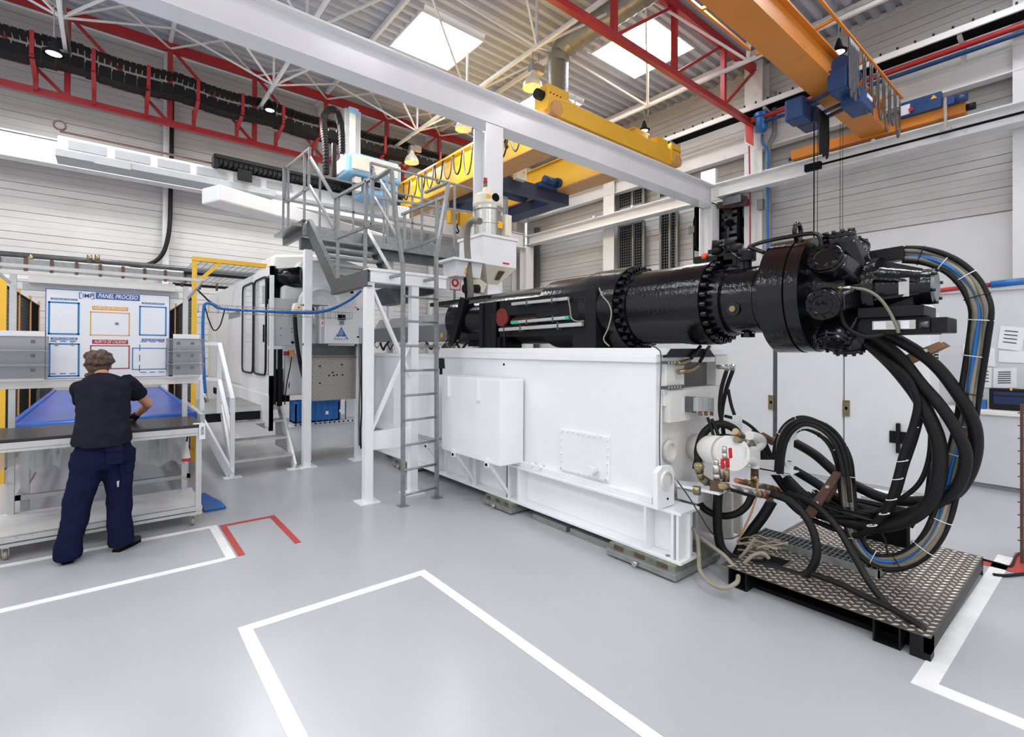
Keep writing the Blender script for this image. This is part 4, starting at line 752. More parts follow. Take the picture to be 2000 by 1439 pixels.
# white clamping cylinder with pipes at the bed's end
cy_ = thing('end_cylinder', 'white hydraulic cylinder with elbow pipe jutting from the bed end', 'cylinder', (3.9, 2.0, .8))
c1 = P(1355, 872, 'Y', 2.3); c2 = P(1425, 884, 'Y', 1.78)
dr_ = (c2 - c1).normalized()
obj('barrel', MB().cyl(c1, c1.lerp(c2, .95), .115, n=32), M['whitedirty'], cy_, bev=0); obj('cap', MB().cyl(c1.lerp(c2, .95), c2 + dr_ * .05, .125, n=32), M['whitedirty'], cy_)
ep = [P(x, y, 'X', c2.x + .04) for x, y in ((1428, 878), (1452, 873), (1470, 876), (1484, 866), (1490, 850))]
obj('elbow', MB().tube(cr_spline([P(x, y, 'Y', 1.72) for x, y in ((1462, 880), (1480, 873), (1488, 864), (1482, 855), (1462, 850))], 5), .035, 12), M['whitedirty'], cy_)
obj('elbow', MB().tube(cr_spline([P(x, y, 'Y', 1.70) for x, y in ((1452, 900), (1465, 898), (1474, 904), (1475, 914))], 5), .032, 12), M['whitedirty'], cy_)
obj('slot_plate', MB().prism([P(1455, 872, 'Y', 1.68), P(1485, 880, 'Y', 1.68), P(1485, 898, 'Y', 1.68), P(1455, 894, 'Y', 1.68)], (0, .03, 0)), M['whitedirty'], cy_)
obj('upright_tag', MB().prism([P(1440, 812, 'Y', 1.9), P(1450, 810, 'Y', 1.9), P(1449, 838, 'Y', 1.9), P(1439, 838, 'Y', 1.9)], (.0, .04, 0)), M['white'], cy_)
# shelf plate below
pts = [P(1322, 938, 'Y', 2.1), P(1420, 958, 'Y', 1.85)]
obj('shelf_plate', MB().prism([P(1318, 938, 'Y', 2.2), P(1322, 945, 'Y', 2.12), P(1405, 962, 'Y', 1.82), P(1440, 945, 'Y', 2.2)], (0, 0, -.02)), M['white'], cy_)
# manifold row of valves
mf = thing('valve_manifold', 'row of brass and silver ball valves with red and black levers at the bed end', 'valve', tuple(P(1440, 960, 'Y', 1.75)))
def fit(x0, y0, x1, y1, Y, r, m_, n=14, nm='fitting', lab=None): return obj(nm, MB().cyl(P(x0, y0, 'Y', Y), P(x1, y1, 'Y', Y), r * .8, n=n), M[m_], mf, lab)
def fitx(seq, Y, nm='fitting'):
    for x0, y0, x1, y1, r, m_, n in seq: fit(x0, y0, x1, y1, Y, r, m_, n, nm)
fitx([(1410, 948, 1420, 951, .034, 'brass', 6), (1419, 950, 1446, 957, .03, 'zinc', 12), (1446, 957, 1466, 962, .036, 'zinc', 6), (1466, 960, 1478, 964, .03, 'zinc', 12), (1477, 963, 1484, 965, .038, 'brass', 6), (1484, 964, 1498, 968, .032, 'copper', 12), (1498, 962, 1504, 976, .032, 'zinc', 10)], 1.62)
fitx([(1438, 938, 1456, 943, .026, 'copper', 6), (1456, 941, 1470, 946, .028, 'brass', 12), (1470, 946, 1492, 951, .03, 'zinc', 8), (1492, 950, 1508, 955, .034, 'brass', 6), (1508, 953, 1528, 960, .03, 'copper', 12), (1528, 956, 1540, 966, .034, 'zinc', 8)], 1.72)
obj('manifold_block', MB().hexa([P(1386, 958, 'Y', 1.7), P(1411, 962, 'Y', 1.62), P(1414, 958, 'Y', 1.72), P(1390, 953, 'Y', 1.8)], [P(1386, 940, 'Y', 1.7), P(1411, 942, 'Y', 1.62), P(1414, 938, 'Y', 1.72), P(1392, 937, 'Y', 1.8)]), M['rust'], mf, label='brown manifold block')
obj('lever', MB().bar(P(1428, 956, 'Y', 1.585), P(1474, 971, 'Y', 1.575), .012, .02), M['blackm'], mf, label='black lever')
for x0, y0, x1, y1 in ((1426, 875, 1427, 894), (1411, 896, 1411, 915), (1421, 895, 1422, 913)): obj('lever', MB().bar(P(x0, y0, 'Y', 1.65), P(x1, y1, 'Y', 1.65), .022, .014), M['redpaint'], mf, label='red lever')
fitx([(1399, 898, 1399, 908, .022, 'zinc', 6), (1399, 908, 1399, 925, .026, 'zinc', 12), (1399, 925, 1400, 936, .03, 'zinc', 6), (1415, 872, 1415, 884, .02, 'zinc', 8), (1415, 884, 1416, 898, .024, 'zinc', 6), (1416, 898, 1416, 912, .022, 'zinc', 12), (1407, 905, 1408, 935, .02, 'zinc', 12), (1418, 915, 1418, 940, .03, 'brass', 8)], 1.68)
fitx([(1361, 910, 1370, 910.5, .03, 'brass', 8), (1365, 905, 1366, 922, .036, 'brass', 12), (1366, 922, 1370, 934, .03, 'brass', 8), (1370, 934, 1380, 942, .032, 'greenpad', 10), (1361, 950, 1361, 965, .032, 'brass', 12), (1368, 930, 1390, 945, .03, 'rust', 8)], 1.8)
fitx([(1474, 914, 1474, 928, .036, 'rust', 8), (1474, 928, 1474, 940, .04, 'brass', 6), (1438, 858, 1452, 861, .03, 'brass', 6), (1452, 862, 1470, 866, .026, 'zinc', 12), (1462, 866, 1472, 870, .03, 'brass', 6), (1436, 842, 1450, 852, .03, 'brass', 10), (1490, 852, 1508, 862, .04, 'rust', 8), (1508, 860, 1530, 862, .035, 'copper', 14)], 1.72)
for x0 in (1404, 1424): pass
ff = thing('pipe_fittings', 'pair of silver elbow fittings sticking out at the top right of the bed end', 'fitting', tuple(P(1420, 716, 'Y', 2.1)))
for q in ((1402, 716, 1432, 718, .02), (1420, 712, 1420, 724, .022), (1432, 712, 1431, 724, .022)): obj('fitting', MB().cyl(P(q[0], q[1], 'Y', 2.1), P(q[2], q[3], 'Y', 2.1), q[4], n=8), M['zinc'], ff)
bp = thing('brass_pipes', 'two black rods ending in brass elbows inside the bed end opening', 'pipe', tuple(P(1345, 710, 'Y', 2.3)))
for k, pp in enumerate((((1368, 676), (1355, 694), (1346, 704), (1330, 709), (1322, 710)), ((1385, 676), (1374, 695), (1362, 714), (1350, 722), (1325, 727)))):
    w_ = [P(x, y, 'Y', 2.17) for x, y in pp]; obj('rod', MB().cyl(w_[0], w_[2].lerp(w_[1], .4), .014, n=10), M['blackm'], bp)
    obj('brass_elbow', MB().tube(w_[1:][1:], [.02, .022, .018], 10), M['brass'], bp)
for k, (pp, lab) in enumerate([([(1270, 674), (1283, 680), (1291, 695), (1290, 760), (1288, 850), (1289, 925)], 'thin grey wire running down the corner of the white bed'), ([(1322, 938), (1345, 970), (1370, 1010), (1395, 1045), (1425, 1052), (1448, 1043)], 'thin grey wire hanging in front of the foot beam end')]):
    obj('wire', MB().tube(cr_spline([P(x, y, 'Y', 2.17 if k == 0 else 1.92) for x, y in pp], 5), .005, 6), M['darksteel'], None, lab, 'wire')
# curved white hose saddle
hs = thing('hose_saddle', 'white sheet-metal bracket curving up into an arch that carries the hose bundle', 'bracket', tuple(P(1530, 900, 'X', 3.98)))
def strip_x(pts, X, w_): 
    mb = MB(); q = [P(x, y, 'X', X) for x, y in pts]
    for i in range(len(q) - 1):
        a, b = q[i], q[i + 1]; t_ = V((0, 0, 1)).cross(b - a)
        d = (b - a).normalized(); nrm = V((0, -d.z, d.y)) * .006
        mb.hexa([a - nrm, a - nrm + V((w_, 0, 0)), b - nrm + V((w_, 0, 0)), b - nrm], [a + nrm, a + nrm + V((w_, 0, 0)), b + nrm + V((w_, 0, 0)), b + nrm])
    return mb
arc = [(1541, 862), (1541, 850), (1545, 840), (1553, 834), (1564, 831), (1578, 831), (1592, 834), (1604, 840), (1614, 848), (1622, 856)]
obj('arch', strip_x(arc, 3.95, .14), M['white'], hs)
sd = MB(); outer = [P(x, y, 'X', 3.95) for x, y in [(1526, 900), (1528, 862), (1533, 847), (1543, 836)] + arc[3:]]; 
inner = [P(x, y, 'X', 3.95) for x, y in [(1549, 928), (1549, 866), (1551, 852), (1557, 843), (1566, 838), (1578, 837), (1590, 840), (1602, 845), (1612, 852), (1620, 858)]]
k_ = min(len(outer), len(inner)); outer = outer[:k_]
for i in range(k_ - 1): sd.hexa([outer[i], outer[i + 1], inner[i + 1], inner[i]], [p + V((.01, 0, 0)) for p in (outer[i], outer[i + 1], inner[i + 1], inner[i])])
sd.prism([P(x, y, 'X', 3.95) for x, y in ((1484, 898), (1526, 898), (1549, 900), (1549, 928), (1478, 926))], (.01, 0, 0))
obj('side_plate', sd, M['white'], hs); obj('arm', MB().box(3.95, 4.1, P(1545, 925, 'X', 3.95).y, P(1420, 912, 'X', 3.95).y, P(1545, 925, 'X', 3.95).z - .01, P(1545, 925, 'X', 3.95).z), M['white'], hs)
# clamp boards on the hoses
for pp, lab, m_ in (([(1735, 707), (1833, 667), (1846, 675), (1748, 722)], 'light brown bolted clamp board high on the thick black hoses', 'brownwood'), ([(1562, 1012), (1628, 920), (1644, 924), (1588, 1012)], 'dark brown bolted clamp board low on the hoses by the saddle', 'rust')):
    t = thing('hose_clamp', lab, 'clamp', tuple(P(*pp[0], 'X', 3.96)), 'hose clamp boards')
    q = [P(x, y, 'X', 3.96) for x, y in pp]; obj('board', MB().prism(q, (.03, 0, 0)), M[m_], t); obj('board', MB().prism([p + V((.14, 0, 0)) for p in q], (.03, 0, 0)), M[m_], t)
    for f_ in (.35, .7): c_ = (q[0].lerp(q[1], f_) + q[3].lerp(q[2], f_)) / 2; obj('bolt', MB().cyl(c_ + V((-.02, 0, 0)), c_ + V((.2, 0, 0)), .012, n=6), M['zinc'], t)
# hoses: (points with depth plane X, radius, material, label)
HG = 'hoses at the end of the machine'
def hose(lab, pts, X, r, mt='rubber', k=7, n=12, nm='hydraulic_hose', fittings=()):
    q = []
    for i, p in enumerate(pts):
        xx = X if not isinstance(X, tuple) else X[0] + (X[1] - X[0]) * i / (len(pts) - 1)
        if len(p) == 3: xx = p[2]
        q.append(P(p[0], p[1], 'X', xx))
    return obj(nm, MB().tube(cr_spline(q, k), r, n), M[mt], None, lab, 'hose', HG)
hose('thickest black hose sweeping from the valve block down the front of the loops', [(1668, 650), (1690, 664), (1720, 690), (1752, 722), (1790, 770), (1815, 815), (1832, 860), (1836, 905), (1828, 955), (1808, 990), (1770, 1016), (1715, 1028), (1660, 1020), (1610, 1000), (1566, 965), (1534, 933)], (3.9, 4.15), .041)
hose('thick black hose, second outwards from the valve block', [(1692, 650), (1722, 668), (1760, 700), (1800, 750), (1835, 790), (1868, 840), (1886, 885), (1880, 930), (1858, 965), (1815, 988), (1750, 1005), (1688, 994), (1643, 978), (1598, 946), (1550, 917)], (3.85, 4.25), .034)
hose('thick black hose with the widest loop beyond the blue bundle', [(1712, 650), (1750, 662), (1800, 692), (1835, 722), (1866, 762), (1890, 800), (1905, 840), (1905, 885), (1890, 930), (1862, 965), (1816, 978), (1736, 975), (1672, 949), (1637, 927), (1592, 888), (1550, 863)], (3.9, 4.35), .036)
hose('black hose pair strapped with pale ties, innermost of the loops', [(1660, 652), (1700, 680), (1740, 710), (1770, 735), (1788, 770), (1792, 795), (1781, 840), (1763, 891), (1744, 961), (1724, 1003), (1689, 1040), (1668, 1046)], (3.82, 4.05), .022)
hose('black hose lying close behind the tied pair', [(1668, 658), (1708, 682), (1750, 712), (1780, 742), (1798, 780), (1800, 800), (1788, 850), (1768, 910), (1750, 970), (1728, 1010), (1700, 1040)], (3.9, 4.1), .02)
hose('slim black hose hanging between the tied pair and the thickest hose', [(1722, 672), (1760, 715), (1795, 755), (1812, 800), (1818, 850), (1812, 905), (1790, 950), (1740, 985), (1700, 1000), (1640, 990)], 4.1, .015)
hose('thin black cable hanging straight behind the thickest hose', [(1824, 770), (1818, 830), (1816, 900), (1806, 980), (1780, 1030)], 4.25, .01)
bundle = [(1766, 494), (1800, 496), (1835, 505), (1868, 522), (1895, 548), (1912, 578), (1920, 610), (1915, 660), (1907, 715), (1898, 770), (1890, 820), (1880, 860), (1868, 905), (1858, 950), (1846, 1000), (1825, 1048), (1795, 1082), (1755, 1100), (1715, 1098), (1683, 1075), (1664, 1035), (1655, 990), (1650, 940), (1645, 900), (1630, 866), (1605, 842), (1570, 828), (1545, 838), (1530, 862), (1524, 895), (1521, 925)]
import bisect
off = [(-.046, 'rubber', .016, 'black outer hose on the inner side of the tied bundle arching over the cabinets'), (-.018, 'greyhose', .013, 'dark grey hose in the tied bundle, next to the inner black one'), (.004, 'beige', .011, 'pale grey hose in the middle of the tied bundle'), (.024, 'bluehose', .012, 'blue hose in the tied bundle arching down to the platform'), (.046, 'greyhose', .014, 'grey hose on the outer side of the tied bundle'), (.068, 'rubber', .016, 'black hose on the outermost side of the tied bundle')]
q = cr_spline([P(x, y, 'X', 3.9 + .2 * (i > 6) * min(1, (i - 6) / 4) - (.12 if i > 22 else 0)) for i, (x, y) in enumerate(bundle)], 6)
tied = []
for o_, m_, r_, lab in off:
    pts = []
    for i, p in enumerate(q):
        d = (q[min(i + 1, len(q) - 1)] - q[max(i - 1, 0)]).normalized(); nrm = V((1, 0, 0)).cross(d).normalized()
        pts.append(p + nrm * (o_ * .72) + V((.01 * math.sin(i * .2 + o_ * 90), 0, 0)))
    obj('bundled_hose', MB().tube(pts, r_, 10), M[m_], None, lab, 'hose', 'hoses of the tied bundle')
bt = thing('bundle_ties', 'pale cable ties spaced around the blue and grey hose bundle', 'cable tie', tuple(q[80]))
for i in range(6, len(q) - 4, 8):
    d = (q[i + 1] - q[i - 1]).normalized(); nrm = V((1, 0, 0)).cross(d).normalized(); o_ = q[i]
    ring = [o_ + nrm * (.009 + .060 * math.cos(a)) + V((.022 * math.sin(a), 0, 0)) for a in [j * math.pi / 8 for j in range(16)]]
    obj('tie', MB().tube(ring, .003, 5, closed=True), M['paper' if (i // 8) % 3 else 'rubber'], bt)
th = thing('hose_ties', 'pale cable ties on the innermost black hose pair', 'cable tie', tuple(P(1781, 840, 'X', 3.95)))
for x, y in ((1796, 782), (1783, 836), (1763, 900), (1753, 935), (1741, 975), (1727, 1003), (1703, 1026)):
    o_ = P(x, y, 'X', 3.97); d = V((0, .3, .95)).normalized(); nrm = V((1, 0, 0)).cross(d)
    obj('tie', MB().tube([o_ + nrm * .03 * math.cos(a) + V((.03 * math.sin(a), 0, 0)) for a in [j * math.pi / 6 for j in range(12)]], .003, 5, closed=True), M['paper'], th)
Hs = [
 ('black hose strapped over the white saddle arch, outer', [(1520, 925), (1523, 890), (1530, 858), (1546, 834), (1570, 823), (1600, 830), (1628, 850), (1645, 880), (1655, 930), (1660, 980)], (3.9, 3.93), .014, 'rubber'),
 ('black hose strapped over the white saddle arch, middle', [(1527, 925), (1530, 890), (1537, 860), (1552, 839), (1572, 829), (1598, 836), (1622, 855), (1638, 885), (1648, 930)], (3.86, 3.9), .013, 'rubber'),
 ('black hose strapped over the white saddle arch, inner', [(1515, 920), (1518, 885), (1526, 852), (1544, 828), (1572, 818), (1606, 826), (1634, 846), (1652, 878), (1662, 930)], (3.93, 3.96), .012, 'rubber'),
 ('black hose from the manifold looping out over the platform in a tall D shape', [(1507, 965), (1542, 978), (1574, 1010), (1592, 1050), (1594, 1090), (1574, 1122), (1542, 1118), (1500, 1104), (1469, 1099), (1448, 1099), (1417, 1078), (1404, 1047), (1403, 1000), (1403, 963)], (3.75, 3.55), .026, 'rubber'),
 ('long black hose sloping from the manifold to the near corner of the platform', [(1538, 963), (1590, 985), (1635, 1030), (1668, 1085), (1700, 1140), (1740, 1190), (1775, 1225), (1795, 1240)], (3.9, 3.5), .022, 'rubber'),
 ('dirty black hose lying flat along the platform plate', [(1585, 1120), (1640, 1140), (1690, 1165), (1735, 1185), (1770, 1205), (1800, 1225), (1803, 1242)], (3.6, 3.46), .019, 'rubber'),
 ('black hose drooping in a U below the shelf plate', [(1361, 955), (1363, 975), (1378, 995), (1407, 1007), (1438, 1003), (1460, 985), (1470, 960)], (3.55, 3.8), .026, 'rubber'),
 ('thick black sleeve running diagonally down behind the manifold', [(1508, 978), (1490, 1008), (1469, 1036), (1452, 1062), (1440, 1085)], (3.9, 3.75), .038, 'blackm'),
 ('grey-beige cable hanging in a long loop to the floor at the bed corner', [(1352, 1030), (1362, 1050), (1365, 1085), (1368, 1115, 3.26), (1388, 1138, 3.17), (1415, 1148, 3.17), (1438, 1138, 3.22), (1442, 1125, 3.3)], (3.42, 3.3), .015, 'beige'),
 ('grey-beige cable crossing behind the floor loop', [(1358, 1042), (1385, 1062), (1415, 1085), (1435, 1108)], (3.5, 3.45), .014, 'beige'),
 ('second beige cable curling at the platform edge', [(1445, 1090), (1458, 1075), (1468, 1060), (1474, 1052)], 3.6, .012, 'beige'),
 ('beige cable lying curved on the platform edge', [(1452, 1102), (1470, 1085), (1490, 1080), (1502, 1090)], (3.55, 3.62), .014, 'beige'),
 ('large black hose arcing up over the white end cylinder', [(1365, 905), (1363, 880), (1372, 850), (1390, 832), (1412, 828), (1432, 836), (1442, 846)], (3.6, 3.85), .03, 'rubber'),
 ('black hose arcing lower in front of the white end cylinder', [(1358, 915), (1364, 890), (1382, 864), (1410, 853), (1436, 856)], (3.58, 3.8), .024, 'rubber'),
 ('black hose dropping from the left silver elbow fitting', [(1419, 724), (1409, 760), (1406, 800), (1412, 835), (1415, 872)], 3.85, .016, 'rubber'),
 ('black hose dropping from the right silver elbow fitting', [(1431, 724), (1420, 755), (1412, 790), (1408, 820), (1400, 838)], 3.9, .016, 'rubber'),
 ('black hose slanting right from the elbow fittings', [(1422, 760), (1428, 790), (1436, 815), (1440, 835)], 3.92, .013, 'rubber'),
 ('black cable from the grey connector boxes to the silver valves, left', [(1382, 815), (1392, 845), (1399, 870), (1400, 900)], 3.68, .012, 'rubber'),
 ('black cable from the grey connector boxes to the silver valves, right', [(1390, 818), (1403, 850), (1410, 880), (1409, 905)], 3.7, .013, 'rubber'),
 ('black hose rising over the upright white tag to the right', [(1415, 812), (1450, 822), (1475, 840), (1495, 865), (1508, 895)], (3.95, 4.1), .013, 'rubber'),
 ('black hose passing behind the white end cylinder downwards', [(1470, 840), (1490, 868), (1505, 900), (1512, 925)], (4.1, 4.2), .018, 'rubber'),
 ('thick black hose leaving low from behind the saddle arm', [(1480, 878), (1500, 905), (1520, 935), (1545, 965), (1590, 1000), (1650, 1020)], (4.05, 4.3), .032, 'rubber'),
 ('orange-yellow cable hanging below the manifold', [(1480, 935), (1478, 965), (1468, 1000), (1452, 1035), (1440, 1058)], 3.75, .007, 'amber'),
 ('vertical thick black sleeve beside the foot beam end', [(1403, 962), (1401, 1000), (1403, 1045), (1412, 1075), (1440, 1098)], (3.62, 3.6), .034, 'blackm'),
 ('thin black cable drooping over the platform back', [(1560, 980), (1600, 1000), (1660, 1020), (1720, 1040), (1735, 1085), (1750, 1105)], 4.1, .006, 'rubber'),
 ('black hose curving along the back edge of the platform', [(1520, 960), (1560, 1000), (1610, 1025), (1660, 1042), (1700, 1040)], (4.2, 4.25), .02, 'rubber'),
 ('slim black hose tangled below the saddle, upper', [(1545, 945), (1580, 975), (1620, 985), (1660, 990)], 4.3, .012, 'rubber'),
 ('slim black hose tangled below the saddle, lower', [(1530, 960), (1570, 990), (1610, 1010), (1650, 1015), (1690, 1030)], 4.15, .012, 'rubber'),
 ('grey-green hose from the brass tee to the valve block', [(1660, 562), (1690, 566), (1715, 580), (1735, 605), (1750, 635), (1755, 650)], (3.52, 3.56), .009, 'greyhose'),
 ('black hose looping under the motor to the valve block', [(1641, 590), (1643, 615), (1655, 640), (1685, 656), (1715, 655), (1725, 650)], (3.5, 3.6), .012, 'rubber')]
for lab, pts, X, r, m_ in Hs: hose(lab, pts, X, r, m_)
bt_ = thing('tee_fitting', 'small brass and silver tee fitting on the side of the black motor', 'fitting', tuple(P(1641, 570, 'X', 3.5)))
for q_ in ((1640, 562, 1662, 562, .012, 'zinc'), (1636, 560, 1644, 565, .016, 'brass'), (1641, 565, 1641, 592, .013, 'zinc')): obj('fitting', MB().cyl(P(q_[0], q_[1], 'X', 3.5), P(q_[2], q_[3], 'X', 3.5), q_[4], n=8), M[q_[5]], bt_)
rn = random.Random(5)
tang = MB()
for k in range(26):
    x, y = 1545 + rn.random() * 60, 955 + rn.random() * 25
    X = 4.0 + rn.random() * .35; tang.tube(cr_spline([P(x, y, 'X', X), P(x + 40, y + 18 + rn.random() * 20, 'X', X), P(x + 85, y + 30 + rn.random() * 20, 'X', X), P(x + 140, y + 38 + rn.random() * 15, 'X', X + .05)], 4), .005 + rn.random() * .007, 6)
obj('cable_tangle', tang, M['rubber'], None, 'dark tangle of thin cables behind the clamp board over the platform', 'cable', kind='stuff')
tang = MB()
for k in range(22):
    x, y = 1440 + rn.random() * 60, 1050 + rn.random() * 30; X = 3.6 + rn.random() * .3
    tang.tube(cr_spline([P(x, y, 'X', X), P(x + 15, y - 8 + rn.random() * 16, 'X', X), P(x + 40, y + rn.random() * 20 - 8, 'X', X)], 4), .004 + rn.random() * .006, 6)
obj('cable_tangle', tang, M['beige'], None, 'beige tangle of small cables where the hoses meet the platform corner', 'cable', kind='stuff')
t = thing('pump_box', 'small black and white box at the back edge of the platform', 'box', (5.0, 1.35, 0))
obj('box', MB().box(4.9, 5.25, 1.05, 1.35, 0.0, .45), M['cabinet'], t, bev=.005); obj('black_front', MB().box(4.8, 4.9, 1.02, 1.4, .0, .42), M['dark'], t)
# ---------------------------------------------------------------- cabinets and counter on the right
cabx = 7.2
ys = [1.32, 2.17, 3.02, 3.95, 4.9]
for i in range(4):
    lab = ['white electrical cabinet with black swing handle, nearest the counter', 'white electrical cabinet behind the hose saddle, between the two dark joints', 'white electrical cabinet seen right of the bed end fittings', 'white electrical cabinet mostly hidden behind the machine'][i]
    t = thing('electrical_cabinet', lab, 'cabinet', (cabx + .25, (ys[i] + ys[i + 1]) / 2, 0), 'row of electrical cabinets')
    obj('body', MB().box(cabx + .02, cabx + .5, ys[i] + .005, ys[i + 1] - .005, 0, 2.12), M['cabinet'], t, bev=.006)
    dr = obj('door', MB().box(cabx, cabx + .02, ys[i] + .01, ys[i + 1] - .01 if i != 1 else ys[i + 1] - .05, .04, 2.10), M['cabinet'], t, bev=.005)
    if i in (0, 1):
        hz = P(1655, 797, 'X', cabx).z if i == 0 else P(1502, 785, 'X', cabx).z; yy = ys[i + 1] - .02 if i == 0 else ys[i + 1] + .04
        obj('hinge_latch', MB().box(cabx - .02, cabx, yy - .05, yy + .02, hz - .1, hz + .1), M['brass'], dr); obj('latch_hole', MB().box(cabx - .022, cabx - .02, yy - .03, yy, hz - .02, hz + .02), M['dark'], dr)
    if i == 0:
        a = P(1756, 854, 'X', cabx); obj('handle_plate', MB().box(cabx - .015, cabx, a.y - .12, a.y + .09, a.z - .07, a.z + .07), M['blackm'], dr); obj('handle', MB().box(cabx - .06, cabx - .015, a.y - .02, a.y + .02, a.z - .18, a.z + .17), M['blackm'], dr, bev=.008)
        for x, y in ((1806, 605), (1834, 606)):
            p = P(x, y, 'X', cabx + .2); obj('lifting_eye', MB().tube([(cabx + (.08 if x < 1820 else .4), 1.40 + .035 * math.cos(a_), 2.17 + .04 * math.sin(a_)) for a_ in [j * math.pi / 6 for j in range(12)]], .012, 6, closed=True), M['white'], t)
        for k in range(7): obj('vent_slot', MB().box(cabx + .22, cabx + .42, 1.318, 1.325, 1.72 - k * .035, 1.74 - k * .035), M['dark'], t)
    if i == 1: obj('joint_strip', MB().box(cabx + .005, cabx + .02, ys[2] - .05, ys[2], .04, 2.1), M['darksteel'], t, label='dark metal joint strip')
wbk = thing('work_counter', 'long pale counter along the partition wall at the right', 'counter', (8.6, .5, 0))
obj('body', MB().box(8.3, 8.88, -1.5, 1.9, .06, .90), M['partition'], wbk); obj('worktop', MB().box(8.26, 8.88, -1.5, 1.9, .90, .945), M['whitedirty'], wbk, bev=.005); obj('plinth', MB().box(8.32, 8.88, -1.5, 1.9, 0, .06), M['midgrey'], wbk)
t = thing('monitor', 'dark blue flat monitor lying against the wall on the counter', 'monitor', (8.6, .75, .945))
a = P(1933, 757, 'X', 8.6); b = P(2012, 800, 'X', 8.6)
obj('casing', MB().box(8.55, 8.68, b.y - .05, a.y, .95, a.z), M['blackm'], t, bev=.01); obj('screen', MB().box(8.54, 8.55, b.y, a.y - .04, 1.02, a.z - .04), M['screen'], t); obj('clip', MB().box(8.54, 8.56, P(1976, 757, 'X', 8.6).y - .01, P(1976, 757, 'X', 8.6).y + .01, a.z - .02, a.z + .01), M['warn'], t); obj('bar', MB().box(8.535, 8.54, b.y, a.y - .04, 1.12, 1.13), M['blackm'], t)
obj('small_box', MB().box(8.5, 8.62, P(1925, 790, 'X', 8.5).y, P(1913, 790, 'X', 8.5).y, .945, 1.06), M['bluehose'], None, 'small blue box beside the monitor on the counter', 'box')
obj('desk_phone', MB().box(8.55, 8.75, P(1905, 760, 'X', 8.6).y, P(1870, 760, 'X', 8.6).y, .945, 1.15), M['blackm'], None, 'black boxy device on the counter behind the hoses', 'device', bev=.01)
notes = [([(1954, 636), (2003, 640), (1995, 686), (1948, 680)], 'tilted printed sheet with a small table, topmost on the partition', 4), ([(1951, 685), (2002, 686), (2002, 709), (1950, 707)], 'blank white sheet taped below the tilted print', 0), ([(1880, 672), (1943, 680), (1944, 716), (1882, 712)], 'sheet with rounded corners half behind the hose bundle', 3), ([(1941, 719), (1986, 718), (1986, 757), (1939, 758)], 'text sheet with ruled lines above the monitor', 6), ([(1915, 716), (1937, 718), (1936, 757), (1915, 757)], 'narrow text sheet right of the hose bundle', 4)]
for pp, lab, nl in notes:
    t = thing('wall_notice', lab, 'paper', tuple(P(*pp[3], 'X', 8.88)), 'papers on the partition wall'); q = [P(x, y, 'X', 8.893) for x, y in pp]
    obj('sheet', MB().prism(q, (-.003, 0, 0)), M['paper'], t)
    for k in range(nl):
        f = .2 + .65 * k / max(nl, 1); a = q[0].lerp(q[3], f); b = q[1].lerp(q[2], f); c_ = a.lerp(b, .2) + V((-.005, 0, 0)); d_ = a.lerp(b, .75) + V((-.005, 0, 0)); obj('printed_line', MB().bar(c_, d_, .002, .012), M['ink'], t)
pr = thing('wall_hose', 'red and blue hose lying along the top edge of the partition', 'hose', (8.85, .9, 2.5))
obj('red_hose', MB().tube([P(x, y, 'X', 8.86) for x, y in ((1770, 578), (1830, 568), (1900, 559), (1940, 556))], .03, 8), M['redsteel'], pr); obj('blue_hose', MB().tube([P(x, y, 'X', 8.86) for x, y in ((1935, 556), (1970, 552), (2040, 545))], .045, 8), M['bluehose'], pr)
rk = thing('wire_rack', 'dark wire rack edge at the far right of the floor', 'rack', tuple(P(1998, 1040, 'X', 5.6)))
rr_ = MB(); x0 = 5.75; y0 = .42
obj('post', MB().bar(P(1996, 1100, 'Z', 0) * 1, P(1996, 1100, 'Z', 0) + V((0, 0, 1.25)), .02), M['rust'], rk)
bs = P(1996, 1100, 'Z', 0)
for k in range(12): obj('wire', MB().bar(bs + V((-.02, .02, .08 + k * .1)), bs + V((.5, -.5, .08 + k * .1)), .008), M['rust'], rk)
obj('post', MB().bar(bs + V((.1, -.1, 0)), bs + V((.1, -.1, 1.25)), .015), M['darksteel'], rk)
cz_ = MB().tube(cr_spline([P(x, y, 'Z', .01) for x, y in ((1912, 1090), (1950, 1100), (1975, 1105), (1985, 1085), (2010, 1070))], 5), .008, 6).tube(cr_spline([P(x, y, 'Z', .01) for x, y in ((1940, 1122), (1965, 1124), (2005, 1120))], 4), .012, 6)
obj('floor_cable', cz_, M['rubber'], None, 'black cable scraps crossing the red floor paint at the right', 'cable', kind='stuff')
# ================================================================ PRESS, PLATFORMS, STAIRS
# fenced guard side of the press
gx = 1.75
pg_ = thing('press_guard', 'grey-white guard wall of the press with two tall rounded clear windows', 'guard', (gx, 10, .5))
yn = P(527, 700, 'X', gx).y; zt, zb = P(527, 520, 'X', gx).z, .82
def gp(x, y, d=0): return P(x, y, 'X', gx - d)
ypan = [yn, gp(474, 600).y, gp(447, 600).y, gp(424, 600).y, 13.0]
wins = [(gp(522, 600).y, gp(499, 600).y), (gp(497, 600).y, gp(476, 600).y)]
wz0, wz1 = gp(510, 731).z, gp(510, 545).z
b_ = MB().box(gx, gx + .05, yn, yn + .05, .5, zt)
b_.box(gx, gx + .05, ypan[1], 13, .5, zt).box(gx, gx + .05, yn, ypan[1], .5, wz0).box(gx, gx + .05, yn, ypan[1], wz1, zt).box(gx, gx + .05, wins[0][1], wins[1][0], wz0, wz1)
obj('frame', b_, M['cabinet'], pg_)
for a, c_ in zip(ypan[1:-1], ypan[2:]): obj('panel', MB().box(gx - .012, gx, a + .02, c_ - .02, 1.05, zt - .1), M['grey' if False else 'whitedirty'], pg_, bev=.004)
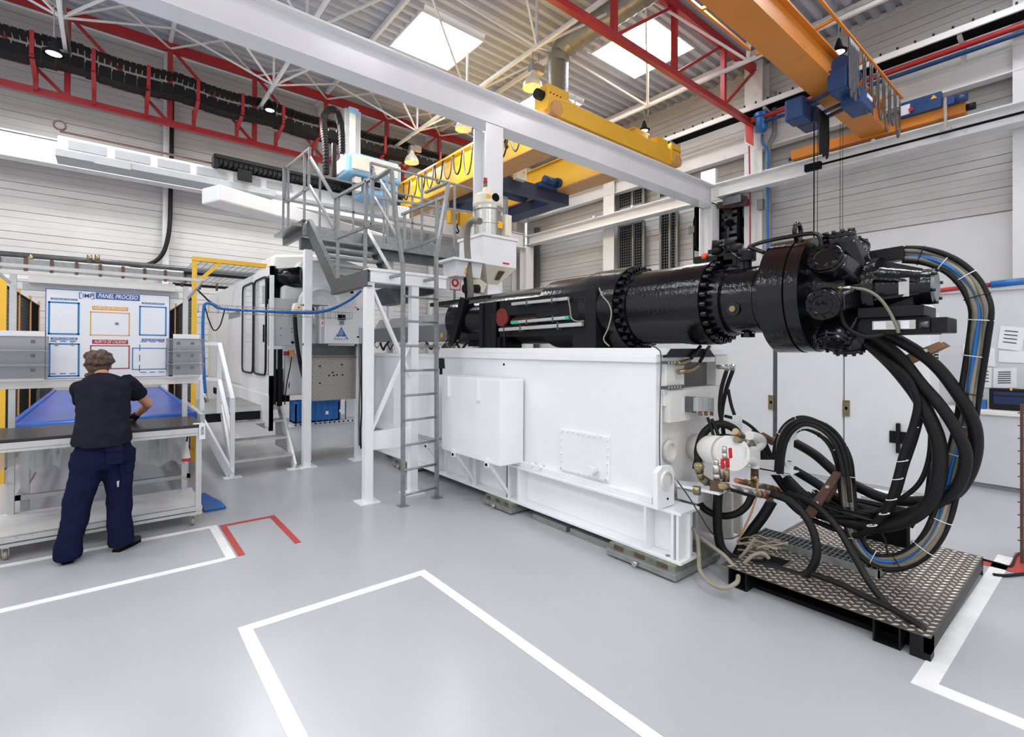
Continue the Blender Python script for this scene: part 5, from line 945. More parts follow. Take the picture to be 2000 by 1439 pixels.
for a, c_ in zip(ypan[:-1], ypan[1:]): obj('lower_panel', MB().box(gx - .012, gx, a + .02, c_ - .02, .55, 1.0), M['cabinet'], pg_, bev=.004)
for a, c_ in wins:
    n = 28; ring = []
    for j in range(n):
        t_ = 2 * math.pi * j / n; cy_2, cz_2 = (a + c_) / 2, (wz0 + wz1) / 2
        sx = math.copysign(abs(math.cos(t_)) ** .25, math.cos(t_)); sz = math.copysign(abs(math.sin(t_)) ** .12, math.sin(t_)); ring.append(V((gx - .015, cy_2 + sx * (c_ - a) / 2, cz_2 + sz * (wz1 - wz0) / 2)))
    wnd = obj('clear_window', MB().prism(ring, (.01, 0, 0)), M['glass'], pg_); obj('rubber_seal', MB().tube(ring, .016, 6, closed=True), M['blackm'], wnd)
obj('type_sign', MB().box(gx - .02, gx - .012, gp(471, 600).y, gp(449, 600).y, gp(460, 620).z, gp(460, 609).z), M['midgrey'], pg_); obj('handle', MB().box(gx - .05, gx - .03, yn + .18, yn + .2, 1.75, 2.0), M['blackm'], pg_)
obj('red_spot', MB().box(gx + .25, gx + .5, 8.3, 8.7, 1.95, 2.05), M['orangep'], pg_, label='orange-red part seen through the windows')
obj('slot_row', MB().box(gx - .02, gx - .012, gp(432, 700).y, gp(419, 700).y, gp(425, 770).z, gp(425, 758).z), M['dark'], pg_)
# clamp unit
cu_ = thing('clamp_unit', 'white cast clamp unit of the press behind the posts, with black tie bar', 'machine', (2.8, 9.0, 0))
obj('platen', MB().prism([(2.05, 8.1, 1.1), (3.4, 8.1, 1.1), (3.4, 8.1, 3.05), (3.0, 8.1, 3.15), (2.35, 8.1, 3.05), (2.05, 8.1, 2.6)], (0, .6, 0)), M['white'], cu_, bev=.05)
obj('platen_rib', MB().prism([(2.3, 8.0, 2.95), (2.9, 8.0, 3.0), (2.75, 8.0, 2.3), (2.45, 8.0, 2.25)], (0, .15, 0)), M['white'], cu_, bev=.03); obj('nozzle_ring', MB().lathe([(0, .34), (-.08, .32), (-.1, .25), (-.06, .24), (0, .1)], (2.6, 8.02, 2.35), (0, 1, 0), 32), M['white'], cu_)
obj('top_cover', MB().hexa([(1.9, 8.3, 2.85), (3.3, 8.3, 3.0), (3.3, 9.3, 3.0), (1.9, 9.3, 2.85)], [(2.0, 8.4, 3.15), (3.2, 8.4, 3.3), (3.2, 9.2, 3.3), (2.0, 9.2, 3.15)]), M['whitedirty'], cu_, bev=.05)
obj('tie_bar', MB().cyl((2.0, 8.3, 2.75), (2.35, 8.05, 2.78), .16, n=28).cyl((1.95, 8.34, 2.75), (2.0, 8.3, 2.75), .2, n=28), M['black'], cu_, label='black tie bar'); obj('black_pocket', MB().box(1.82, 2.12, 8.2, 8.3, 2.35, 2.62), M['dark'], cu_)
for x, z in ((2.25, 2.9), (2.75, 2.75), (2.55, 2.0), (3.1, 2.6)): obj('bolt_hole', MB().cyl((x, 7.99, z), (x, 7.96, z), .025, n=12), M['dark'], cu_)
obj('lower_body', MB().box(2.05, 3.3, 7.9, 8.1, .95, 1.6), M['white'], cu_, bev=.02); obj('black_columns', MB().bar((1.84, 7.75, .85), (1.84, 7.75, 1.65), .09).bar((1.98, 7.9, .8), (1.98, 7.9, 1.65), .06), M['blackm'], cu_)
obj('drum', MB().cyl((1.95, 8.2, 1.12), (2.2, 8.0, 1.1), .14, n=20), M['rust'], cu_); obj('dark_gap', MB().box(1.86, 2.15, 8.0, 8.05, .85, 1.35), M['dark'], cu_)
obj('machine_foot', MB().box(2.02, 3.1, 7.55, 8.3, .16, .56).box(2.0, 3.12, 7.5, 7.56, .52, .58), M['cabinet'], cu_, bev=.008)
ft = MB(); 
for k in range(14): ft.cyl((2.1 + k * .07, 7.5, .55), (2.1 + k * .07, 7.494, .55), .012, n=8)
obj('hole_row', ft, M['dark'], cu_, kind='stuff')
for z in (.25, .36, .47, .98, .86): obj('round_bolt', MB().cyl((3.02, 7.55, z), (3.02, 7.5, z), .028, n=14).cyl((3.02, 7.5, z), (3.02, 7.495, z), .014, n=8), M['white'], cu_)
obj('bracket_plate', MB().box(2.86, 3.1, 7.56, 7.6, .6, 1.02), M['white'], cu_)
# control box
kb = thing('control_box', 'grey control box with beige key pad beside the press guard', 'box', (1.97, 7.6, 1.7))
obj('housing', MB().box(1.80, 2.12, 7.55, 7.85, 1.7, 2.38), M['grey'], kb, bev=.008)
for x, z in ((1.9, 1.95), (2.05, 1.95), (1.9, 1.85), (2.05, 1.9)): obj('screw', MB().cyl((x, 7.55, z), (x, 7.545, z), .008, n=6), M['dark'], kb)
obj('key_lock', MB().cyl((2.06, 7.55, 1.75), (2.06, 7.54, 1.75), .025, n=4), M['dark'], kb)
obj('key_pad', MB().hexa([(1.98, 7.3, 2.16), (2.2, 7.3, 2.12), (2.2, 7.4, 2.12), (1.98, 7.4, 2.16)], [(2.02, 7.3, 2.3), (2.16, 7.3, 2.33), (2.16, 7.4, 2.33), (2.02, 7.4, 2.3)]), M['cream'], kb, bev=.01); obj('button', MB().cyl((2.07, 7.3, 2.24), (2.07, 7.285, 2.24), .012, n=10), M['redpaint'], kb); obj('button', MB().cyl((2.1, 7.3, 2.28), (2.1, 7.285, 2.28), .01, n=10), M['green'], kb); obj('dark_wedge', MB().prism([(2.14, 7.3, 2.33), (2.24, 7.3, 2.34), (2.3, 7.3, 2.2), (2.2, 7.3, 2.15)], (0, .08, 0)), M['blackm'], kb)
t = thing('emergency_stop', 'amber and red emergency stop box on a cable beside the press', 'switch', tuple(P(568, 690, 'Y', 7.7)))
p = P(568, 690, 'Y', 7.7); obj('box', MB().box(p.x - .03, p.x + .04, 7.66, 7.72, p.z - .05, p.z + .05), M['amber'], t); obj('button', MB().cyl((p.x - .03, 7.69, p.z), (p.x - .1, 7.69, p.z), .03), M['redsteel'], t)
obj('cable', MB().tube(cr_spline([P(x, y, 'Y', 7.7) for x, y in ((570, 695), (566, 720), (560, 750), (556, 790))], 4), .008, 6), M['rubber'], t)
obj('press_cable', MB().tube(cr_spline([P(x, y, 'Y', 7.5) for x, y in ((576, 615), (578, 650), (583, 690), (591, 730), (597, 750))], 5), .028, 8), M['rubber'], None, 'thick black cable dropping from the key pad beside the white post', 'cable')
# access stairs with white rails
sa = thing('access_stairs', 'short tread-plate stairs with white handrail up to the press guard', 'stairs', (1.6, 7.5, 0))
dz = .82
obj('deck', MB().box(.95, 1.98, 7.95, 9.6, dz - .02, dz), M['alu'], sa, label='ribbed metal deck')
for k in range(20): obj('deck_rib', MB().box(.96, 1.97, 7.98 + k * .08, 8.01 + k * .08, dz, dz + .006), M['zinc'], sa)
obj('deck_edge', MB().box(.90, .95, 7.3, 9.6, dz - .14, dz).box(.95, 1.98, 7.93, 7.96, dz - .07, dz), M['alu'], sa)
for k, z in enumerate((.20, .41, .62)):
    tr_ = obj('tread', MB().box(1.27, 1.99, 7.22 + k * .25, 7.45 + k * .25, z - .03, z), M['alu'], sa)
    s2 = MB()
    for i in range(16):
        for j in range(4): x = 1.3 + i * .043; y = 7.25 + k * .25 + j * .05; s2.bar((x, y, z + .001), (x + .025, y + .02, z + .001), .008, .004)
    obj('tread_stud', s2, M['zinc'], tr_, kind='stuff')
for x in (1.24, 2.0): obj('stringer', MB().bar((x, 7.18, .02), (x - 0.0, 8.0, dz + .0), .03, .16), M['white'], sa); obj('foot_plate', MB().box(x - .1, x + .1, 7.1, 7.22, 0, .01), M['white'], sa)
for (a, c_) in (((1.24, 7.2, .0), (1.24, 7.2, 1.0)), ((1.20, 7.95, .75), (1.20, 7.95, 1.72)), ((1.0, 7.95, .8), (1.0, 7.95, 1.72))): obj('post', MB().bar(a, c_, .05), M['white'], sa)
for (a, c_) in (((1.24, 7.2, 1.0), (1.20, 7.95, 1.72)), ((1.20, 7.95, 1.72), (.9, 7.95, 1.72)), ((1.24, 7.2, .5), (1.20, 7.95, 1.22)), ((1.20, 7.95, 1.22), (.9, 7.95, 1.25))): obj('rail', MB().bar(a, c_, .045), M['white'], sa)
obj('rail', MB().bar((.95, 7.9, .74), (1.22, 7.2, .04), .03, .14), M['white'], sa)
obj('underframe_and_shade', MB().box(1.0, 2.0, 8.4, 9.5, .6, .72), M['darksteel'], sa); obj('cross_beam', MB().box(.8, 1.9, 8.0, 8.08, .62, .72), M['blackm'], sa)  # first block is dark for the beams and the painted shadow beneath the deck
# white posts with cabinet, plate and crate
fw = thing('support_frame', 'pair of white posts carrying the upper walkway, with grey switch cabinet between', 'frame', (2.5, 7.2, 0))
for x in (2.16, 2.92): obj('post', MB().box(x - .05, x + .05, 7.15, 7.25, 0, 3.05 if x < 2.5 else 2.5), M['white'], fw); obj('foot_plate', MB().box(x - .12, x + .12, 7.08, 7.32, 0, .012), M['white'], fw)
obj('cross_beam', MB().cbeam((2.2, 7.22, 1.62), (2.9, 7.22, 1.62), .16, .05, (0, -1, 0)), M['darksteel'], fw)
for z in (1.72, 2.27):
    obj('bracket', MB().bar((2.1, 7.2, z), (2.45, 7.2, z), .03), M['darksteel'], fw); obj('bracket', MB().bar((2.85, 7.2, z), (3.0, 7.2, z), .03), M['darksteel'], fw)
sc = thing('switch_cabinet', 'grey switch cabinet with blue triangle logo between the white posts', 'cabinet', (2.6, 7.1, 1.7))
A = P(627, 597, 'Y', 7.05); B_ = P(708, 672, 'Y', 7.05)
obj('body', MB().box(A.x, B_.x, 7.05, 7.3, B_.z, A.z), M['grey'], sc, bev=.006)
dr = obj('door', MB().box(A.x + .05, B_.x - .005, 7.04, 7.05, B_.z + .005, A.z - .005), M['cabinet'], sc, bev=.003)
def sp(x, y): return P(x, y, 'Y', 7.037)
for x, y in ((699, 604), (699, 658)): p = sp(x, y); obj('door_lock', MB().cyl((p.x, 7.04, p.z), (p.x, 7.03, p.z), .014, n=12), M['dark'], dr)
p0, p1 = sp(660, 614), sp(675, 625); obj('name_plate', MB().box(p0.x, p1.x, 7.034, 7.04, p1.z, p0.z), M['dark'], dr); p0, p1 = sp(663, 626), sp(671, 634); obj('rotary_switch', MB().box(p0.x, p1.x, 7.02, 7.04, p1.z, p0.z), M['midgrey'], dr)
p0, p1 = sp(617, 624), sp(623, 637); obj('warning_strip', MB().box(A.x + .005, A.x + .04, 7.045, 7.05, p1.z, p0.z), M['paper'], sc); obj('red_mark', MB().box(A.x + .01, A.x + .03, 7.043, 7.046, p1.z + .02, p0.z - .02), M['orangep'], sc)
p = sp(648, 630); obj('round_cap', MB().cyl((p.x, 7.04, p.z), (p.x, 7.035, p.z), .01, n=12), M['white'], dr)
a, b, c_ = sp(652, 663), sp(680, 663), sp(667, 638)
obj('logo_triangle', MB().prism([a, b, c_], (0, -.002, 0)), M['bluehose'], dr, label='blue triangle logo with white streaks')
obj('logo_band', MB().prism([a, b, b.lerp(c_, .27), a.lerp(c_, .27)], (0, -.003, 0)), M['navy'], dr)
for k in range(4): q_ = a.lerp(b, .3 + k * .1) + V((0, -.003, .06)); obj('logo_streak', MB().bar(q_, q_ + V((0, 0, .05 + .02 * k)), .004, .002), M['glossw'], dr)
wtxt = (b - a).length
obj('logo_text', text_mb('SUMMIT', .034, a + V((wtxt * .12, -.004, .022)), (1, 0, 0), (0, 0, 1), .001, 0, .002, width=wtxt * .76), M['glossw'], dr); obj('logo_text', text_mb('SYSTEMS', .024, a + V((wtxt * .06, -.004, .004)), (1, 0, 0), (0, 0, 1), .001, 0, .001, width=wtxt * .88), M['glossw'], dr)
tp = thing('metal_shield', 'upright worn tread-plate panel below the switch cabinet', 'panel', (2.6, 7.2, .9))
A = P(608, 694, 'Y', 7.2); B_ = P(700, 778, 'Y', 7.2)
obj('plate', MB().box(A.x, B_.x, 7.2, 7.21, B_.z, A.z), mat('worn_tread_plate', (158, 152, 146), .45, metal=.4, var=.15, scale=40), tp)
for x, y in ((625, 715), (668, 712), (650, 727), (643, 733), (652, 733), (658, 732), (669, 732), (625, 748)): p = P(x, y, 'Y', 7.195); obj('mark', MB().box(p.x - .012, p.x + .012, 7.195, 7.2, p.z - .01, p.z + .01), M['dark'], tp)
for x, y in ((627, 730), (624, 741), (629, 750)): p = P(x, y, 'Y', 7.195); obj('green_mark', MB().box(p.x - .01, p.x + .01, 7.195, 7.2, p.z - .008, p.z + .008), M['green'], tp)
s2 = MB()
for i in range(17):
    for j in range(15):
        x = A.x + .03 + i * (B_.x - A.x - .06) / 16; z = B_.z + .03 + j * (A.z - B_.z - .06) / 14; d_ = .014 if (i + j) % 2 else -.014
        s2.bar((x - .014, 7.199, z - d_), (x + .014, 7.199, z + d_), .006, .005)
obj('tread_stud', s2, M['zinc'], tp, kind='stuff')
cr_ = thing('plastic_crate', 'blue plastic crate on the machine foot behind the white post', 'crate', (2.35, 7.45, .58))
A = P(577, 785, 'Y', 7.35); B_ = P(663, 820, 'Y', 7.35)
obj('crate_shell', MB().box(A.x, B_.x, 7.35, 7.37, B_.z, A.z).box(A.x, B_.x, 7.63, 7.65, B_.z, A.z).box(A.x, A.x + .02, 7.35, 7.65, B_.z, A.z).box(B_.x - .02, B_.x, 7.35, 7.65, B_.z, A.z).box(A.x, B_.x, 7.35, 7.65, B_.z, B_.z + .02), M['bluecrate'], cr_)
obj('rim', MB().box(A.x - .01, B_.x + .01, 7.33, 7.36, A.z - .03, A.z), M['bluecrate'], cr_)
for k in range(9): obj('crate_rib', MB().box(A.x + .03 + k * .085, A.x + .045 + k * .085, 7.338, 7.35, B_.z, A.z - .03), M['bluecrate'], cr_)
obj('label_card', MB().box(A.x + .42, A.x + .46, 7.335, 7.34, B_.z + .1, B_.z + .15).box(A.x + .62, A.x + .66, 7.335, 7.34, B_.z + .12, B_.z + .16), M['paper'], cr_)
# lower landing + ladder frame
lf = thing('trestle', 'white trestle of square posts and X braces under the stair landing', 'frame', (2.4, 5.12, 0))
zt2 = 2.38
for x in (2.18, 2.72): obj('post', MB().box(x - .045, x + .045, 5.08, 5.17, 0, zt2), M['white'], lf); obj('foot_plate', MB().box(x - .11, x + .11, 5.02, 5.24, 0, .012), M['white'], lf)
obj('top_beam', MB().box(2.17, 3.12, 5.06, 5.18, zt2, 2.52).box(2.15, 3.12, 5.04, 5.2, 2.5, 2.53), M['white'], lf, bev=.004)
obj('mid_rail', MB().box(2.2, 2.72, 5.1, 5.15, .56, .76), M['white'], lf)
obj('brace', MB().bar((2.22, 5.12, 2.3), (2.68, 5.12, 1.35), .055, .03).bar((2.22, 5.12, .78), (2.68, 5.12, 1.75), .055, .03), M['white'], lf)
ld_ = thing('landing', 'grey galvanised stair landing on the white trestle', 'platform', (2.6, 5.6, 2.4))
obj('edge_channel', MB().cbeam((2.13, 5.05, 2.42), (2.13, 6.15, 2.42), .17, .06, (1, 0, 0)), M['darksteel'], ld_); obj('deck', MB().box(2.15, 3.05, 5.1, 6.15, 2.46, 2.49), M['galv'], ld_)
obj('edge_channel', MB().cbeam((3.08, 5.2, 2.42), (3.08, 6.15, 2.42), .17, .06, (-1, 0, 0)), M['darksteel'], ld_)
obj('under_bracket', MB().prism([(2.45, 5.3, 2.36), (2.75, 5.3, 2.36), (2.75, 5.3, 2.2), (2.6, 5.3, 2.2)], (0, .5, 0)), M['darksteel'], ld_)
us = thing('upper_stairs', 'galvanised open stairs climbing from the landing to the upper walkway', 'stairs', (2.6, 6.7, 2.5))
for x in (2.16, 3.05): obj('stringer', MB().cbeam((x, 6.12, 2.42), (x, 7.25, 3.42), .17, .06, (1 if x < 2.5 else -1, 0, 0)), M['galv' if x > 2.5 else 'darksteel'], us)
for k in range(5): 
    f_ = (k + 1) / 6; y = 6.12 + f_ * 1.05; z = 2.5 + f_ * .85
    obj('tread', MB().box(2.19, 3.03, y, y + .16, z - .035, z), M['galv'], us)
uw = thing('upper_walkway', 'galvanised upper walkway running behind the stairs to the hopper', 'walkway', (3.3, 7.6, 3.3))
obj('deck', MB().box(1.97, 4.9, 7.25, 8.25, 3.38, 3.42), M['galv'], uw)
obj('edge_channel', MB().cbeam((2.1, 7.25, 3.38), (2.1, 8.25, 3.38), .2, .06, (1, 0, 0)), M['darksteel'], uw); obj('fascia', MB().box(3.05, 4.9, 7.2, 7.25, 3.22, 3.42).box(2.1, 3.05, 7.2, 7.25, 3.25, 3.4), M['galv'], uw)
obj('underside_beam', MB().box(2.1, 4.9, 7.3, 7.4, 3.08, 3.24), M['darksteel'], uw)
for i, (x0, y0, x1, y1) in enumerate([(2.3, 7.35, 2.3, 8.2), (3.6, 7.35, 3.6, 8.2)]): obj('support', MB().bar((x0, 7.6, 0.0), (x0, 7.6, 3.2), .08), M['white'], uw)
# railings from pixel measurements on their own vertical planes
def rail(par, ax, v, segs, w_=.032, m_='galv', nm='rail'):
    for x0, y0, x1, y1 in segs: obj(nm, MB().bar(P(x0, y0, ax, v), P(x1, y1, ax, v), w_), M[m_], par)
ra = thing('stair_railing', 'galvanised railing along the left side of walkway, stairs and landing', 'railing', (2.17, 6.5, 2.5))
rail(ra, 'X', 2.17, [(606, 289, 557, 330), (606, 365, 560, 396), (605, 306, 653, 387), (603, 360, 655, 450), (653, 387, 730, 346), (655, 466, 730, 437)])
rail(ra, 'X', 2.17, [(563, 328, 563, 476), (557, 330, 557, 396), (595, 298, 594, 452), (605, 292, 603, 362), (655, 388, 655, 468), (661, 386, 659, 574), (716, 352, 712, 556), (727, 347, 727, 440)], nm='baluster')
rb2 = thing('stair_railing', 'galvanised railing along the right side of the stairs and landing', 'railing', (3.1, 6.0, 2.5))
rail(rb2, 'X', 3.1, [(724, 322, 768, 394), (731, 385, 783, 476), (869, 384, 785, 419), (862, 462, 792, 489)]); rail(rb2, 'X', 3.1, [(854, 390, 852, 470), (790, 418, 790, 490), (769, 395, 769, 430)], nm='baluster')
rc = thing('walkway_railing', 'galvanised railing along the front of the upper walkway', 'railing', (4.2, 7.25, 3.4))
rail(rc, 'Y', 7.2, [(724, 318, 765, 329), (765, 329, 877, 357), (877, 357, 990, 387), (730, 385, 860, 405), (860, 405, 990, 425), (990, 387, 990, 430), (985, 440, 990, 430)]); rail(rc, 'Y', 7.2, [(724, 318, 727, 385), (756, 340, 756, 474), (824, 343, 824, 484), (888, 360, 888, 494), (985, 388, 985, 440), (940, 375, 940, 480)], nm='baluster')
rf_ = thing('walkway_railing', 'galvanised railing along the far side of the upper walkway', 'railing', (3.5, 8.25, 3.4))
for z in (4.5, 4.0): obj('rail', MB().bar((2.1, 8.25, z), (4.9, 8.25, z), .03), M['galv'], rf_)
for k in range(6): obj('baluster', MB().bar((2.1 + k * .56, 8.25, 3.4), (2.1 + k * .56, 8.25, 4.5), .03), M['galv'], rf_)
la = thing('ladder', 'galvanised fixed ladder with flared handrails up to the landing', 'ladder', (2.62, 4.76, 0))
for px_, pts in (('L', [(787, 988), (787, 520), (775, 440), (764, 330)]), ('R', [(853, 972), (852, 500), (864, 430), (876, 356)])):
    q = [P(pts[0][0], pts[0][1], 'Z', 0)]; Y_ = q[0].y; q += [P(x, y, 'Y', Y_) for x, y in pts[1:]]; q[0].z = 0
    obj('stile', MB().bar(q[0], q[1], .05, .03, (1, 0, 0)).bar(q[1], q[2], .05, .03, (1, 0, 0)).bar(q[2], q[3], .05, .03, (1, 0, 0)), M['galv'], la)
    obj('top_bar', MB().bar(q[3], V((q[3].x - (.05 if px_ == 'L' else .1), 5.15, q[3].z - .05)), .05, .02), M['galv'], la)
    obj('foot_plate', MB().box(q[0].x - .05, q[0].x + .05, q[0].y - .05, q[0].y + .05, 0, .008), M['galv'], la)
    obj('wall_arm', MB().bar((q[1].x, Y_, 2.45), (q[1].x, 5.1, 2.45), .03), M['galv'], la)
for k in range(9):
    z = .12 + k * .262; obj('rung', MB().cyl((2.41, 4.735, z), (2.83, 4.775, z), .013, n=8), M['galv'], la)
# wire basket tray and blue hose
wt = thing('wire_tray', 'thin wire basket tray crossing in front of the press', 'cable tray', (1.8, 6.9, 2.1))
w0, w1 = P(388, 603, 'Y', 6.9), P(688, 616, 'Y', 6.9)
for dz_, dy in ((0, 0), (0, .1), (.09, 0), (.09, .1)): obj('long_wire', MB().bar(w0 + V((0, dy, dz_ - .03)), w1 + V((0, dy, dz_ - .05)), .004), M['beige'], wt)
for k in range(19): c_ = w0.lerp(w1, k / 18) + V((0, 0, -.04)); obj('cross_wire', MB().tube([c_ + V((0, 0, .09)), c_, c_ + V((0, .1, 0)), c_ + V((0, .1, .09))], .003, 4), M['midgrey'], wt)
obj('air_hose', MB().tube(cr_spline([P(x, y, 'Y', 6.88) for x, y in ((402, 775), (399, 740), (397, 690), (396, 640), (398, 600), (404, 592), (415, 594), (430, 602), (480, 606), (560, 609), (620, 609), (655, 600), (685, 585), (705, 568))], 6), .017, 10), M['bluehose'], None, 'bright blue air hose arching along the wire tray', 'hose')
obj('air_cable', MB().tube(cr_spline([P(x, y, 'Y', 6.93) for x, y in ((385, 565), (398, 578), (415, 592), (450, 604), (560, 611), (620, 611), (660, 600), (700, 575))], 6), .01, 8), M['rubber'], None, 'black cable lying beside the blue air hose in the wire tray', 'cable')
t = obj('hose_nozzle', MB().cyl(P(400, 768, 'Y', 6.88), P(404, 785, 'Y', 6.88), .022), M['zinc'], None, 'metal nozzle at the lower end of the blue air hose', 'nozzle')
obj('thin_cable', MB().tube(cr_spline([P(x, y, 'Y', 6.95) for x, y in ((400, 598), (408, 625), (418, 645), (430, 635), (440, 600))], 5), .008, 6), M['rubber'], None, 'thin black cable hanging in a loop before the guard wall', 'cable')
rn = random.Random(11)
for i in range(4):
    x = 700 + i * 4; obj('post_cable', MB().tube(cr_spline([P(x + rn.random() * 3, y, 'Y', 7.05) for y in (640, 700, 750, 800, 840, 870 + i * 6)], 5), .012, 8), M['rubber' if i % 2 else 'darksteel'], None, 'dark cable hanging down beside the right white post, strand %s' % ('nearest the cabinet', 'second from the cabinet', 'second from the trestle', 'nearest the trestle')[i], 'cable', 'cables at the right white post')
# ================================================================ SAFETY FENCE AND CONVEYOR
fn = thing('safety_fence', 'yellow-posted safety fence with black mesh around the conveyor, right side', 'fence', (.97, 8.6, 0)); fl = thing('safety_fence', 'yellow-posted safety fence with black mesh around the conveyor, left side', 'fence', (-1.0, 8.6, 0))
for root, x, ys_ in ((fn, .97, (8.6, 9.9, 11.2, 12.5)), (fl, -1.0, (8.55, 9.9, 11.2, 12.5))):
    for y in ys_: obj('fence_post', MB().box(x - (.03 if y < 9 else .015), x + (.03 if y < 9 else .015), y - .02, y + .02, 0, 2.98 if (root is fn and y < 9) else 2.5), M['yellow' if y < 9 else 'amber'], root)
    for y0, y1 in zip(ys_[:-1], ys_[1:]):
        mm = MB(); y = y0 + .05
        while y < y1: mm.box(x - .002, x + .002, y, y + .004, .15, 2.4); y += .05
        z = .15
        while z < 2.4: mm.box(x - .002, x + .002, y0, y1, z, z + .004); z += .05
        obj('mesh_panel', mm, M['dark'], root); obj('mesh_frame', MB().box(x - .01, x + .01, y0, y1, .12, .15).box(x - .01, x + .01, y0, y1, 2.4, 2.43), M['dark'], root)
ca_ = thing('cage_top', 'yellow top frame with diagonal brace and mesh roof over the press entrance', 'frame', (1.4, 8.6, 2.9))
a = P(375, 505, 'Y', 8.6); b = P(532, 521, 'Y', 8.6)
obj('top_bar', MB().bar((a.x, 8.6, 2.98), (b.x, 8.6, 2.98), .06), M['yellow'], ca_); obj('brace', MB().bar((.97, 8.6, 2.6), (1.3, 8.6, 2.95), .05), M['yellow'], ca_)
mr = MB(); 
for k in range(26): mr.bar((.97, 8.65 + k * .12, 2.95), (2.0, 8.65 + k * .12, 2.95), .006)
for k in range(12): mr.bar((.97 + k * .09, 8.65, 2.95), (.97 + k * .09, 11.8, 2.95), .006)
obj('roof_mesh', mr, M['midgrey'], ca_); obj('roof_edge', MB().bar((.97, 9.9, 2.93), (2.0, 9.9, 2.93), .05), M['blackm'], ca_); obj('roof_edge', MB().bar((.97, 11.8, 2.93), (2.0, 11.8, 2.93), .05), M['blackm'], ca_)
for k in range(3): obj('clip', MB().box(1.1 + k * .3, 1.14 + k * .3, 11.74, 11.78, 2.85, 3.0), M['rust'], ca_)
cv = thing('belt_conveyor', 'conveyor with wide bright blue belt running away behind the bench', 'conveyor', (.03, 8.5, 0))
obj('belt', MB().box(-.66, .70, 6.32, 11.0, .90, .955), M['sheet'], cv, bev=.01); obj('belt_edge', MB().box(-.70, -.66, 6.32, 11.0, .88, .97).box(.70, .74, 6.32, 11.0, .88, .97), M['belt'], cv)
obj('end_roller', MB().cyl((-.68, 6.3, .915), (.74, 6.3, .915), .055, n=20), M['belt'], cv)
obj('frame', MB().box(-.66, .7, 6.4, 6.45, .24, .28).box(-.66, -.62, 6.4, 10.5, .24, .28).box(.66, .7, 6.4, 10.5, .24, .28), M['alu'], cv)
for x in (-.6, .66):
    for y in (6.5, 10.4): obj('leg', MB().box(x - .03, x + .03, y - .03, y + .03, .08, .9), M['alu'], cv); obj('caster', MB().cyl((x - .02, y, .04), (x + .02, y, .04), .04), M['blackm'], cv)
# stacked goods behind
for i, (x, y, m_, lab) in enumerate([(P(32, 640, 'Y', 12.2).x, 12.2, 'navy', 'dark blue crates stacked behind the left fence'), (P(62, 650, 'Y', 12.8).x, 12.8, 'redpaint', 'red crates stacked beside the dark blue ones behind the left fence')]):
    t = thing('crate_stack', lab, 'crates', (x, y, 0))
    for k in range(4): obj('crate', MB().box(x - .25, x + .25, y, y + .4, .9 + k * .22, 1.1 + k * .22), M[m_ if k > 1 else 'redsteel'], t)
    obj('stand', MB().box(x - .28, x + .28, y, y + .4, 0, .9), M['darksteel'], t)
# ================================================================ WORK BENCH CART
ct_ = thing('bench_cart', 'white aluminium workbench cart with dark top, shelf and casters', 'cart', (0, 5.8, 0))
X1, X2 = -.95, .69
obj('table_top', MB().box(X1, X2, 5.42, 6.22, .915, .94), M['tabletop'], ct_, bev=.004); obj('front_profile', MB().box(X1, X2, 5.42, 5.46, .865, .913), M['alu'], ct_); obj('front_profile', MB().box(X1, X2, 5.425, 5.455, .84, .862), M['alu'], ct_)
obj('shelf', MB().box(X1, X2, 5.46, 6.2, .16, .18), M['whitedirty'], ct_); obj('shelf_profile', MB().box(X1, X2, 5.42, 5.46, .14, .18), M['alu'], ct_); obj('shelf_profile', MB().box(X1, X2, 5.42, 5.46, .105, .13), M['alu'], ct_)
for x, y, z0, z1 in ((.66, 5.45, .1, .9), (.62, 6.18, .1, 2.3), (-.66, 6.18, .1, 2.3), (-.9, 5.45, .1, .9), (-.9, 6.18, .1, .9)): obj('post', MB().box(x - .022, x + .022, y - .022, y + .022, z0, z1), M['alu'], ct_)
for x, y in ((.62, 5.47), (-.61, 5.47), (.6, 6.15), (-.6, 6.15)):
    cs = obj('caster_wheel', MB().cyl((x - .012, y, .036), (x + .012, y, .036), .036, n=18), M['beige'], ct_); obj('hub', MB().cyl((x - .016, y, .036), (x + .016, y, .036), .015, n=12), M['zinc'], cs)
    obj('caster_fork', MB().box(x - .02, x - .015, y - .015, y + .015, .03, .1).box(x + .015, x + .02, y - .015, y + .015, .03, .1).box(x - .02, x + .02, y - .02, y + .02, .09, .105), M['zinc'], ct_)
obj('crossbar', MB().box(-.74, .74, 6.14, 6.2, 1.285, 1.36), M['whitedirty'], ct_, bev=.004, label='chipped white crossbar')
obj('top_bar', MB().box(-.56, .52, 6.10, 6.2, 2.235, 2.31), M['whitedirty'], ct_); obj('top_tube', MB().box(-.6, .56, 6.16, 6.22, 2.17, 2.235), M['grey'], ct_); obj('top_strip', MB().bar((-.9, 6.0, 2.36), (.75, 6.0, 2.36), .03), M['alu'], ct_)
obj('outrigger', MB().bar((.62, 6.2, 2.15), (.75, 5.95, 2.36), .02), M['alu'], ct_); obj('outrigger', MB().bar((-.66, 6.2, 2.2), (-.8, 5.95, 2.36), .02), M['alu'], ct_)
